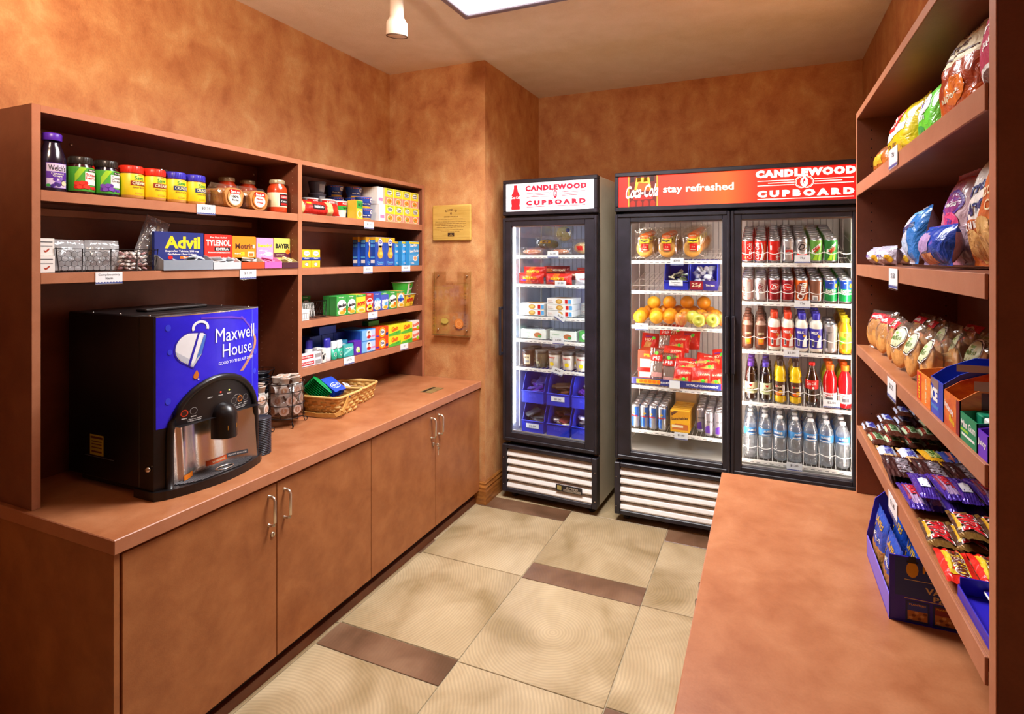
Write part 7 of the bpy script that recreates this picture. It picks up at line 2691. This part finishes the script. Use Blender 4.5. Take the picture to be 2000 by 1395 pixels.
put_bag(bag('chip_bag', 'chips', .17, .17, .07, mat('#6cd83c', .25), D, 63, wr=.08), 'bright green chip bag next to the yellow one', .775, XB + .062, T1, -.05, -.25)
put_bag(bag('chip_bag', 'chips', .16, .165, .06, mat('#d8d0e0', .3), Decal().rect(-.06, .06, .05, .09, PUR, 1, 5), 66), 'white and purple chip bag tucked behind the green one', .86, XB + .14, T1, .1, -.15)
D = Decal().text('Cracker', .0, .165, .09, .020, BRN, 1, .03).text('Kettle', 0, .193, .08, .018, BRN, 1, .02).rect(-.08, .08, .142, .146, BRN, 1, 8).oval(.02, .07, .045, .03, mat('#e8781c', .3), 1, 14).text('Jalapeno', .0, .06, .09, .018, CREAM, 2, .03, .1)
put_bag(bag('chip_bag', 'chips', .20, .217, .08, two(CREAM, mat('#a8401c', .25), mat('#c8581c', .25), .60, .3), D, 64, wr=.08), 'tall cream and rust brown kettle chip bag on the top shelf', .545, XB + .065, T1, .08, -.18)
D = Decal().text('Original', -.03, .125, .10, .024, WHITE, 1, .03).text('Recipe', .045, .122, .06, .022, WHITE, 1, .03).text('Sea Salt', 0, .09, .08, .014, WHITE, 1, .02).oval(-.02, .035, .04, .022, WHITE, 1, 14).oval(-.02, .035, .03, .015, BRN, 2, 12).rect(-.09, .09, .165, .170, CREAM, 1, 8)
put_bag(bag('chip_bag', 'chips', .22, .217, .08, two(CREAM, mat('#c84a6a', .25), mat('#8a1c2c', .25), .70, .16), D, 65, wr=.08), 'tall pink and cream chip bag nearest the side panel', .305, XB + .062, T1, -.04, -.16)

# second shelf: cookies
SWB, PKB, BLB = mat('#d8dce8', .22, .1, .05), mat('#c07890', .25), mat('#1c4ab8', .22)
kro = Kind(lambda: bag('sandwich_cookie_roll', 'cookies', .13, .058, .055, mat('#c8c4d8', .22, .2, .08, 25), Decal().rect(-.04, .04, .018, .042, WHITE, 1, 5).text('cookies', 0, .03, .06, .012, PUR, 2, .02).oval(.05, .02, .012, .012, GOLD, 1), 71))
kro.put('silvery roll of cookies lying at the far end of the second shelf', (XB + .035, 1.25, T2), FACE_R, 'silvery cookie rolls')
kro.put('silvery roll of cookies beside another roll, nearer the white pouch', (XB + .035, 1.07, T2), FACE_R + .08, 'silvery cookie rolls')
kro.put('silvery roll of cookies behind the first roll', (XB + .10, 1.17, T2), FACE_R, 'silvery cookie rolls')
D = Decal().text('Tastys', 0, .085, .11, .026, NAVY, 1, .03, .25).rect(-.06, .06, .125, .132, SKY, 1, 4).oval(.0, .04, .04, .022, mat('#b8c8e0', .3), 1)
put_bag(bag('cookie_pouch', 'cookies', .15, .15, .07, lambda s, v: mat('#2a78c8', .22) if s > .66 else SWB, D, 72, wr=.08), 'white and blue cookie pouch leaning on the second shelf', .86, XB + .05, T2, -.1, -.2)
D = Decal().oval(-.0, .13, .05, .032, PUR, 1, 16).oval(0, .13, .044, .026, mat('#8a2a7a', .3), 2, 16).oval(.01, .085, .04, .026, mat('#e0407a', .3), 3, 16).text('Fig', .01, .087, .04, .022, PUR, 4, .03).text('Newtons', 0, .13, .07, .014, WHITE, 4, .02).rect(-.06, .06, .185, .188, CR, 1, 5)
put_bag(bag('cookie_pouch', 'cookies', .16, .205, .07, lambda s, v: mat('#c87a80', .3) if v > .86 else (mat('#c8a8b0', .25) if s > .7 else PKB), D, 73, wr=.08), 'tall pink and purple cookie pouch with crimped top', .62, XB + .085, T2, .05, -.12)
D = Decal().poly([(-.05, .02), (.02, .03), (.03, .06), (-.04, .07)], mat('#b89ad0', .3), 1).poly([(-.04, .0), (.03, .005), (.03, .025), (-.045, .02)], mat('#e8a070', .3), 1)
put_bag(bag('cookie_pouch', 'cookies', .16, .085, .06, lambda s, v: BLB if s > .55 or v > .8 else mat('#a89ac8', .25), D, 74, wr=.08), 'low blue cookie pouch in front of the pink one', .575, XB + .032, T2, .05, -.1)
CHIP = mottled('cookie_chips', ['#5a3014', '#c8904a', '#d8a860', '#e0b870'], 30, rough=.5)
FA = mat('#b85a1c', .3)


def famous(seed, word):
    D = Decal().text('Famous', -.01, .145, .13, .030, NAVY, 1, .03, .22, .2).text('Amos', .0, .108, .11, .030, NAVY, 1, .03, .22, .2).text(word, .0, .074, .12, .014, WHITE, 1, .02, .12)
    D.oval(-.025, .034, .034, .030, CHIP, 1, 16).oval(.035, .038, .032, .034, CHIP, 2, 16)
    t = bag('cookie_bag', 'cookies', .17, .225, .085, lambda s, v: mat('#cfc2a8', .4) if v > .82 else (mat('#e8e4de', .3) if v > .36 else FA), D, seed, wr=.07)
    m = MB()
    for i in range(6):
        m.tube([(-.08, -.004, .192 + i * .006), (.08, -.004, .192 + i * .006)], .0012, mat('#b8aa90', .4), 4)
    m.obj('crimped_seal', t)['kind'] = 'stuff'
    return t


def choc():
    D = Decal().text('Amos', .02, .175, .10, .030, WHITE, 1, .04, .3, .2).text('Chocolate', .0, .125, .11, .024, CREAM, 1, .01, .12, .2).text('Chip', .02, .097, .06, .022, CREAM, 1, .01, .12, .2).oval(-.02, .045, .04, .036, CHIP, 1, 16).oval(.045, .045, .034, .034, CHIP, 2, 16)
    return bag('cookie_bag', 'cookies', .17, .205, .085, lambda s, v: mat('#6a2c18', .3) if v > .78 else (mat('#c8641c', .3) if v > .38 else mat('#d89a5a', .35)), D, 76, wr=.07)


put_bag(famous(75, 'CHIPPED'), 'tall white and brown cookie bag with a folded cream top', .405, XB + .075, T2, .06, -.14)
put_bag(choc(), 'brown chocolate chip cookie bag in front of the white one', .272, XB + .052, T2, -.02, -.12)
kfa = Kind(lambda: famous(77, 'CHIPPED'))
kfa.put('white and brown cookie bag behind, half hidden by the side panel', (XB + .175, .262, T2), FACE_R, None, rx=-.1)

# third shelf: muffins and gum boxes
MUF = mottled('muffin_crust', ['#a8682a', '#c8863c', '#d89a50', '#b87a34'], 18, rough=.55, bump=.5, bscale=60)
MUFD = mottled('dark_muffin', ['#5a2c1a', '#7a4020', '#8a4e2a'], 18, rough=.55, bump=.5, bscale=60)
MUFP = mat('#d8a45c', .5)


def muffin_pack(red):
    def f():
        t = thing('muffin_pack', '', 'muffins')
        for sy in (-1, 1):
            m = MB()
            N = 30
            T = Matrix.Translation((0, sy * .002, .054)) @ Matrix.Rotation(sy * -PI / 2, 4, 'X')
            b = len(m.v)
            for r_, z in ((.0, .0), (.032, .0), (.043, .026)):
                for i in range(N):
                    k = r_ + (.0014 if i % 2 else -.0014) * (r_ > 0)
                    a = 2 * PI * i / N
                    m.v.append(tuple(T @ Vector((k * math.cos(a), k * math.sin(a), z))))
            for j in range(2):
                for i in range(N):
                    m.face((b + j * N + i, b + j * N + (i + 1) % N, b + (j + 1) * N + (i + 1) % N, b + (j + 1) * N + i), MUFP)
            m.obj('muffin_base', t)
            m = MB()
            f_ = blob_fn(.051, .017, .050, 5 + sy, .08)
            m.grid(lambda s, v: f_(s, v) + Vector((0, sy * .028, .054)), 22, 14, MUF, closed=True)
            m.obj('muffin_top', t)
        sf = pillow(.125, .128, .094, 9, .09, .04)
        m = MB()
        m.grid(lambda s, v: sf(-1)(s, v), 10, 12, BAGFILM)
        m.grid(lambda s, v: sf(1)(1 - s, v), 10, 12, BAGFILM)
        m.obj('film_wrapper', t)
        D = Decal()
        if red:
            D.rect(-.045, .045, .098, .118, mat('#c8202c', .35), 0, 6).text('muffin', -.01, .108, .05, .011, WHITE, 1, .02).ring(.0, .056, .052, .052, .003, mat('#d88a7a', .35), 0, 20, .4, 2.7)
        else:
            D.oval(-.008, .085, .038, .026, mat('#dfe2b4', .4), 0, 18).ring(-.008, .085, .040, .028, .0022, BLACK, 1, 20).ring(-.008, .085, .0425, .0305, .002, WHITE, 1, 20).text('Muffins', -.008, .084, .056, .014, mat('#5a7a2a', .4), 1, .02, .1).rect(-.03, .0, .094, .1, mat('#8ab04a', .4), 1, 3)
        MB().decal(D, lambda s, q, l: sf(-1)(max(0, min(1, s / .125 + .5)), q / .128) + Vector((0, -l - .0012, 0)), .0005, None, .008).obj('label', t)
        return t
    return Kind(f)


kmr, kmg = muffin_pack(True), muffin_pack(False)
ML = [(kmr, 2.885, 1.290, .5, 'red labelled muffin pack at the far front corner of the muffin shelf'), (kmr, 2.883, 1.165, .2, 'red labelled muffin pack second along the front edge'), (kmr, 2.885, 1.045, -.1, 'red labelled muffin pack third along the front edge'),
      (kmr, 2.985, 1.230, .1, 'red labelled muffin pack against the back, far end'), (kmr, 2.990, 1.105, -.1, 'red labelled muffin pack second along the back'), (kmr, 3.06, 1.02, .2, 'red labelled muffin pack third along the back'),
      (kmg, 2.882, .925, .25, 'green labelled muffin pack at the front, beside the red ones'), (kmg, 2.884, .800, .05, 'green labelled muffin pack at the front above the price tag'), (kmg, 2.886, .675, -.05, 'green labelled muffin pack at the front beside the orange gum box'),
      (kmg, 2.985, .965, .0, 'green labelled muffin pack in the second row beside the red ones'), (kmg, 2.985, .840, -.2, 'green labelled muffin pack in the middle of the second row'), (kmg, 2.988, .715, .1, 'green labelled muffin pack in the second row behind the gum boxes'),
      (kmg, 3.065, .885, .1, 'green labelled muffin pack against the back, middle'), (kmg, 3.06, .760, -.1, 'green labelled muffin pack against the back, near end'), (kmr, 3.055, .63, .2, 'red labelled muffin pack at the back corner behind the gum boxes')]
for k, x, y, rz, lb in ML:
    k.put(lb, (x, y, T3), FACE_R + rz, 'wrapped muffins', rx=-.12, sc=(.93, .8, 1.0))


def gum_box(name, w, d, h, fh, m, inner, fr, rt, label, y, back_h=None, bm=None, gums=()):
    """gum display: printed low front, sloped sides, raised back card"""
    t = thing(name, label, 'gum box', (XB - .003, y, T3), FACE_R)
    b = MB()
    b.box(-w / 2, w / 2, 0, .002, 0, fh, m)
    for s in (-1, 1):
        x0 = s * w / 2
        b.prism([(0, 0), (d, 0), (d, h), (d * .28, h), (d * .10, (h + fh) / 2), (0, fh)], min(x0, x0 - s * .002), max(x0, x0 - s * .002), m, 0)
    b.box(-w / 2, w / 2, d - .002, d, 0, back_h or h, bm or m)
    b.box(-w / 2 + .002, w / 2 - .002, .002, d - .002, 0, .002, inner)
    b.obj('display_carton', t)
    b = MB()
    b.decal(fr, front(0))
    if rt:
        b.decal(rt, rside(w / 2))
    b.obj('print', t)
    for (gx, gy, gz, gw, gd, gh, gm) in gums:
        MB().box(gx - gw / 2, gx + gw / 2, gy - gd / 2, gy + gd / 2, gz, gz + gh, gm, .002).obj('gum_pack', t)
    return t


FIRE = mottled('flame_print', ['#7a1c0c', '#c8481c', '#e8842c', '#f0a848'], 7, (1, 1, 2.4), .4)
ORP = mottled('orange_print', ['#e0561c', '#f08a2c', '#f4a83c'], 14, (1, 1, 2), .4)
gum_box('gum_box', .104, .22, .072, .062, ORP, CREAM, Decal().rect(-.052, -.018, .002, .06, mat('#d8341c', .4), 0).text('citrus', -.035, .03, .05, .016, YEL, 1, .02, H2).text('fruit gum', .018, .032, .05, .014, CREAM, 0, .02, H2), None, 'orange and red gum display box beside the muffins', .534)
gum_box('gum_box', .080, .255, .110, .070, mat('#2a4ac8', .35), GREY, Decal().poly([(-.04, .07), (.012, .07), (.012, .045), (-.04, .06)], SILVER, 0).text('ICE', -.016, .040, .045, .026, WHITE, 1, .06).text('breaker', -.012, .018, .05, .010, SKY, 1, .02).rect(.016, .04, .002, .069, mat('#1c3cb0', .35), 0),
        Decal().rect(.02, .25, .096, .109, mat('#c4c6d0', .4), 0), 'blue and silver gum display box between orange ones', .4405, .110, mat('#c4c6d0', .4))
gum_box('gum_box', .086, .255, .098, .062, FIRE, BRN, Decal().rect(.026, .043, .002, .06, mat('#7a1420', .4), 0).text('intense', -.012, .036, .05, .012, WHITE, 1, .02, -.2).text('fire', .004, .018, .03, .013, YEL, 1, .03, -.2),
        Decal().rect(.02, .25, .081, .097, mat('#c8957a', .45), 0).rect(.03, .25, .004, .078, mat('#5a1410', .4), 0).poly([(.05, .03), (.12, .02), (.2, .05), (.24, .03), (.24, .06), (.18, .07), (.10, .05), (.06, .06)], FIRE, 1).ring(.205, .035, .03, .022, .006, GOLD, 2, 18, -1.7, 2.2), 'flame printed gum display box with dark red side', .3535, .098, mat('#c8957a', .45))
gum_box('gum_box', .078, .22, .052, .046, mat('#148a5a', .4), BLACK, Decal().text('Mint Gum', 0, .030, .066, .012, WHITE, 0, .03).rect(-.03, .03, .010, .014, WHITE, 0).rect(-.036, .0, .017, .021, LIME, 0), Decal().rect(.004, .21, .004, .044, mat('#0c3a2c', .4), 0),
        'green mint gum display box with open top', .2685, None, None, [(-.02, .05, .018, .028, .06, .03, mat('#1c8a66', .3)), (.016, .05, .018, .028, .06, .03, WHITE), (-.02, .12, .018, .028, .06, .03, mat('#1c8a66', .3)), (.016, .12, .018, .028, .06, .03, mat('#1c8a66', .3))])
gum_box('gum_box', .042, .20, .048, .040, mat('#6a2cc8', .4), BLACK, Decal().text('Juicy', -.002, .022, .034, .012, WHITE, 0, .03), None, 'purple gum display box against the near side panel', .2055, None, None, [(.0, .06, .016, .028, .07, .026, mat('#4a2a9a', .3)), (.0, .14, .016, .028, .07, .026, mat('#4a2a9a', .3))])

# fourth shelf: candy bars lie with their length along the shelf
BW, BAND = mat('#4a2418', .3), mat('#3a1a14', .3)


def bar(name, L, w_, t_, mf, D, seed):
    return Kind(lambda: bag(name, 'candy', w_, L, t_, mf, D, seed, nu=8, nv=14, wr=.10, crimp=.07))


def wide(c, m, e=.2):
    return lambda s, v: c if e < v < 1 - e else m


kb_blue = bar('candy_bar', .112, .042, .026, wide(mat('#c0c4da', .3), BW, .22), Decal().text('MILKY', -.004, .042, .038, .022, mat('#3a3a9a', .35), 1, .06, H2).text('WAY', -.004, .074, .026, .022, mat('#3a3a9a', .35), 1, .06, H2).rect(.012, .018, .02, .09, BW, 1, 3), 81)
kb_green = bar('candy_bar', .112, .042, .026, wide(mat('#b8c8a4', .3), BW, .2), Decal().text('ALMOND', -.002, .056, .062, .018, mat('#3a5a2a', .35), 1, .06, H2).rect(.010, .018, .02, .09, mat('#8a2a1c', .35), 1, 3), 82)
kb_tan = bar('candy_bar', .118, .045, .024, wide(mat('#c4cae0', .3), mat('#c8a06a', .3), .2), Decal().text('MILKY WAY', -.002, .059, .072, .022, mat('#3a3a9a', .35), 1, .06, H2), 83)
kb_yel = bar('candy_bar', .12, .046, .024, mat('#d8a020', .28), Decal().text('PEANUT', .0, .06, .066, .02, mat('#4a7a2a', .35), 1, .06, H2).poly([(-.016, .03), (.014, .03), (.014, .09), (-.016, .09)], mat('#c8c87a', .3), 0), 84)
kb_bb = bar('candy_bar', .125, .042, .022, wide(mat('#3a4a9a', .3), mat('#b8bcd0', .25, .5), .14), Decal().text('Crunchy', 0, .062, .085, .02, mat('#d87a6a', .35), 1, .06, H2).rect(-.018, -.012, .02, .105, WHITE, 1, 3), 85)
Z4 = T4
CG_ = 'candy bars on the lowest snack shelf'


def candy(k, label, x, y, lay, dz=.0, rz=0.0, t_=.026):
    L = k
    k.put(label, (x, y, Z4 + t_ / 2 + .004 + lay * (t_ + .005) + dz), PI + rz, CG_, rx=-PI / 2)


for i, (x, n) in enumerate(((2.852, 1), (2.898, 2), (2.944, 3), (2.990, 3), (3.036, 3))):
    for l in range(n):
        candy(kb_blue, 'brown candy bar with blue lettering, %s from the front, %s layer at the far end' % (NTH[i], NTH[l]), x, 1.352, l, 0, random.uniform(-.05, .05))
for i, (x, n) in enumerate(((2.850, 1), (2.896, 2), (2.942, 2), (2.988, 3), (3.034, 3))):
    for l in range(n):
        candy(kb_green, 'brown candy bar with green lettering, %s from the front, %s layer of the second row' % (NTH[i], NTH[l]), x, 1.228, l, 0, random.uniform(-.06, .06))
for i, (k, x, y, lb) in enumerate([(kb_tan, 2.857, 1.10, 'tan ended candy bar with blue lettering at the shelf front'), (kb_tan, 2.908, 1.10, 'tan ended candy bar with blue lettering beside the yellow bar'), (kb_yel, 2.962, 1.105, 'yellow candy bar behind the tan ended bars'), (kb_bb, 3.010, 1.11, 'blue candy bar with red lettering beside the yellow one'), (kb_bb, 3.056, 1.11, 'blue candy bar with red lettering at the back')]):
    candy(k, lb, x, y, 0, 0, random.uniform(-.1, .1))
HB = mat('#3a1a18', .32)
khb = bar('chocolate_bar', .165, .066, .013, HB, Decal().text('HERSHEYS', -.010, .082, .115, .034, mat('#b8aab4', .3, .5), 1, .06, H2).text('milk chocolate', .024, .06, .06, .007, SILVER, 1, .02, H2), 86)
for i, x in enumerate((2.864, 2.934, 3.004)):
    for l in range(2):
        candy(khb, 'flat dark brown chocolate bar with silver letters, %s from the front, %s layer' % (NTH[i], ('lower', 'upper')[l]), x - .004 * l, .978 + .004 * l, l, 0, -.05 + .04 * i, .013)
PB_, PB2 = mat('#4a2f9a', .2, .25, .1, 25), mat('#7a5ab8', .2, .3, .15, 25)
kpu = bar('candy_bar', .155, .038, .026, lambda s, v: PB_ if v < .22 or v > .86 or s > .75 else mat('#b89ac4', .22, .2), Decal().text('BERRY', -.004, .07, .075, .020, mat('#c82a3a', .35), 1, .08, H2).rect(.010, .015, .03, .12, mat('#8a2a4a', .35), 1, 4), 87)
kpw = bar('candy_bar', .155, .038, .026, PB_, Decal().rect(-.010, .010, .072, .115, mat('#e6e6ee', .4), 1, 2).rect(-.006, .006, .025, .06, PB2, 1, 3), 88)
for i, x in enumerate((2.850, 2.889, 2.928, 2.967, 3.006, 3.045, 3.082)):
    candy(kpu if i in (0, 1, 5) else kpw, 'shiny purple candy bar, %s from the shelf front in the lower layer' % NTH[i], x, .808, 0, 0, random.uniform(-.04, .04))
for i, x in enumerate((2.872, 2.912, 2.952, 2.992, 3.032)):
    candy(kpu if i in (1, 3, 4) else kpw, 'shiny purple candy bar, %s from the shelf front in the upper layer' % NTH[i], x, .80 + .01 * (i % 2), 1, 0, random.uniform(-.09, .09))
TWB = mat('#8a6430', .25, .4)
ktw = bar('candy_bar', .125, .050, .020, wide(mat('#4a2c18', .3), TWB, .13), Decal().text('TWIX', -.002, .064, .094, .040, WHITE, 1, .09, H2, .2).text('TWIX', -.002, .064, .092, .036, mat('#c81c24', .35), 3, .06, H2, .2).poly([(.016, .03), (.022, .03), (.022, .1), (.016, .1)], GOLD, 1), 89)
for i, x in enumerate((2.858, 2.910, 2.962, 3.014)):
    for l in range(1 if i == 0 else 2):
        candy(ktw, 'gold and brown twin bar with red letters, %s from the front, %s layer' % (NTH[i], ('lower', 'upper')[l]), x, .612, l, 0, -.05, .020)
GRB = mat('#d8281c', .25)
kgr = bar('candy_bar', .125, .052, .022, GRB, Decal().rect(-.014, .018, .02, .105, mat('#e8c02c', .3), 0, 6).text('100 GRAND', -.002, .064, .088, .022, WHITE, 1, .08, H2, .2).text('100 GRAND', -.002, .064, .086, .020, mat('#6a2a14', .35), 2, .05, H2, .2), 90)
for i, x in enumerate((2.856, 2.910, 2.964, 3.018)):
    candy(kgr, 'red candy bar with yellow stripe, %s from the shelf front' % NTH[i], x, .476, 0, 0, -.06, .022)
CRB = mat('#2a1fb4', .35)
o = thing('candy_tray', 'blue candy display tray with a white card and red script', 'candy', (XB + .002, .262, T4), FACE_R)
b = MB()
b.box(-.078, .078, 0, .21, 0, .004, CRB)
b.box(-.078, .078, 0, .003, .004, .020, CRB, .001)
b.box(-.078, -.075, .003, .21, .004, .034, CRB, .001)
b.box(.075, .078, .003, .21, .004, .034, CRB, .001)
b.box(-.075, .075, .207, .21, .004, .034, CRB)
b.obj('tray', o)
b = MB()
T = Matrix.Translation((0, .035, .016)) @ Matrix.Rotation(.10, 4, 'X')
b.box(-.072, .072, 0, .165, 0, .003, WHITE, .001, T)
b.decal(Decal().text('Crunch', .0, .075, .125, .06, mat('#c81c2c', .35), 0, .03, 0, .2).rect(-.07, .07, .002, .012, CRB, 0).text('CRISPED RICE', -.01, .024, .09, .008, CRB, 1, .02), topside(.003), .0004, T)
b.obj('card', o)

# --- nut pack display carton on the right counter
DB = mat('#2b22b4', .4)
bxo = thing('display_carton', 'blue display carton of nut packs on the counter under the candy shelf', 'box', (2.787, .790, .8262), FACE_R)
w_, d_, h_ = .292, .27, .150
b = MB()
b.box(-w_ / 2, w_ / 2, 0, d_, 0, .003, DB)
b.box(w_ / 2 - .003, w_ / 2, 0, d_, .003, h_, DB, .001)
b.prism([(.0, .003), (d_, .003), (d_, .19), (.05, .19), (.02, .16), (.0, .06)], -w_ / 2, -w_ / 2 + .003, DB, 0)
b.box(-w_ / 2, w_ / 2, d_ - .003, d_, .003, .185, DB, .001)
b.box(-w_ / 2, w_ / 2, 0, .003, .003, .055, mat('#7a6ad8', .4), .001)
b.obj('carton_body', bxo)
D = Decal()
DKB, LTN = mat('#1a3a8a', .4), mat('#d8c48a', .4)
D.rect(.012, .26, .06, .146, DKB, 0).text('PLANTERS', .125, .126, .12, .018, GOLD, 1, .03).text('24', .120, .102, .05, .026, LTN, 1, .03).text('VARIETY', .115, .080, .09, .014, LTN, 1, .03).text('PACK', .115, .064, .06, .012, LTN, 1, .03).rect(.03, .085, .098, .0995, LTN, 1).rect(.155, .21, .098, .0995, LTN, 1).rect(.03, .21, .0555, .057, LTN, 1)
D.oval(.045, .122, .012, .018, GOLD, 1, 12).rect(.034, .056, .137, .141, BLACK, 2).rect(.038, .052, .141, .152, BLACK, 2)
for i in range(3):
    x = .036 + .052 * i
    D.rect(x - .004, x + .042, .004, .052, NAVY, 0).rect(x, x + .038, .030, .048, [BLU, mat('#8a2a2c', .4), SKY][i], 1).rect(x, x + .038, .009, .030, mat('#b8783c', .5), 1).text('PLANTERS', x + .019, .044, .032, .004, GOLD, 2)
    for j in range(6):
        D.oval(x + .006 + .0055 * j, .014 + .006 * (j % 3), .0042, .003, [mat('#d8a868', .5), mat('#7a4420', .5)][j % 2], 2, 7)
b = MB()
b.decal(D, rside(w_ / 2))
b.obj('print', bxo)
knp = Kind(lambda: bag('nut_pack', 'nuts', .125, .15, .03, lambda s, v: mat('#1f4ab0', .3) if v > .48 else mat('#b07a40', .5), Decal().text('PLANTERS', 0, .125, .09, .014, GOLD, 1, .03).oval(-.03, .095, .014, .016, GOLD, 1, 10).text('Peanuts', .015, .09, .06, .012, WHITE, 1, .02), 91))
for i in range(2):
    for j in range(5):
        knp.put('blue nut pack, %s from the open front in the %s row of the carton' % (NTH[j], ('far', 'near')[i]), (2.806 + .042 * j, .858 - .137 * i, .8295), FACE_R, 'nut packs in the display carton', rx=-.06)
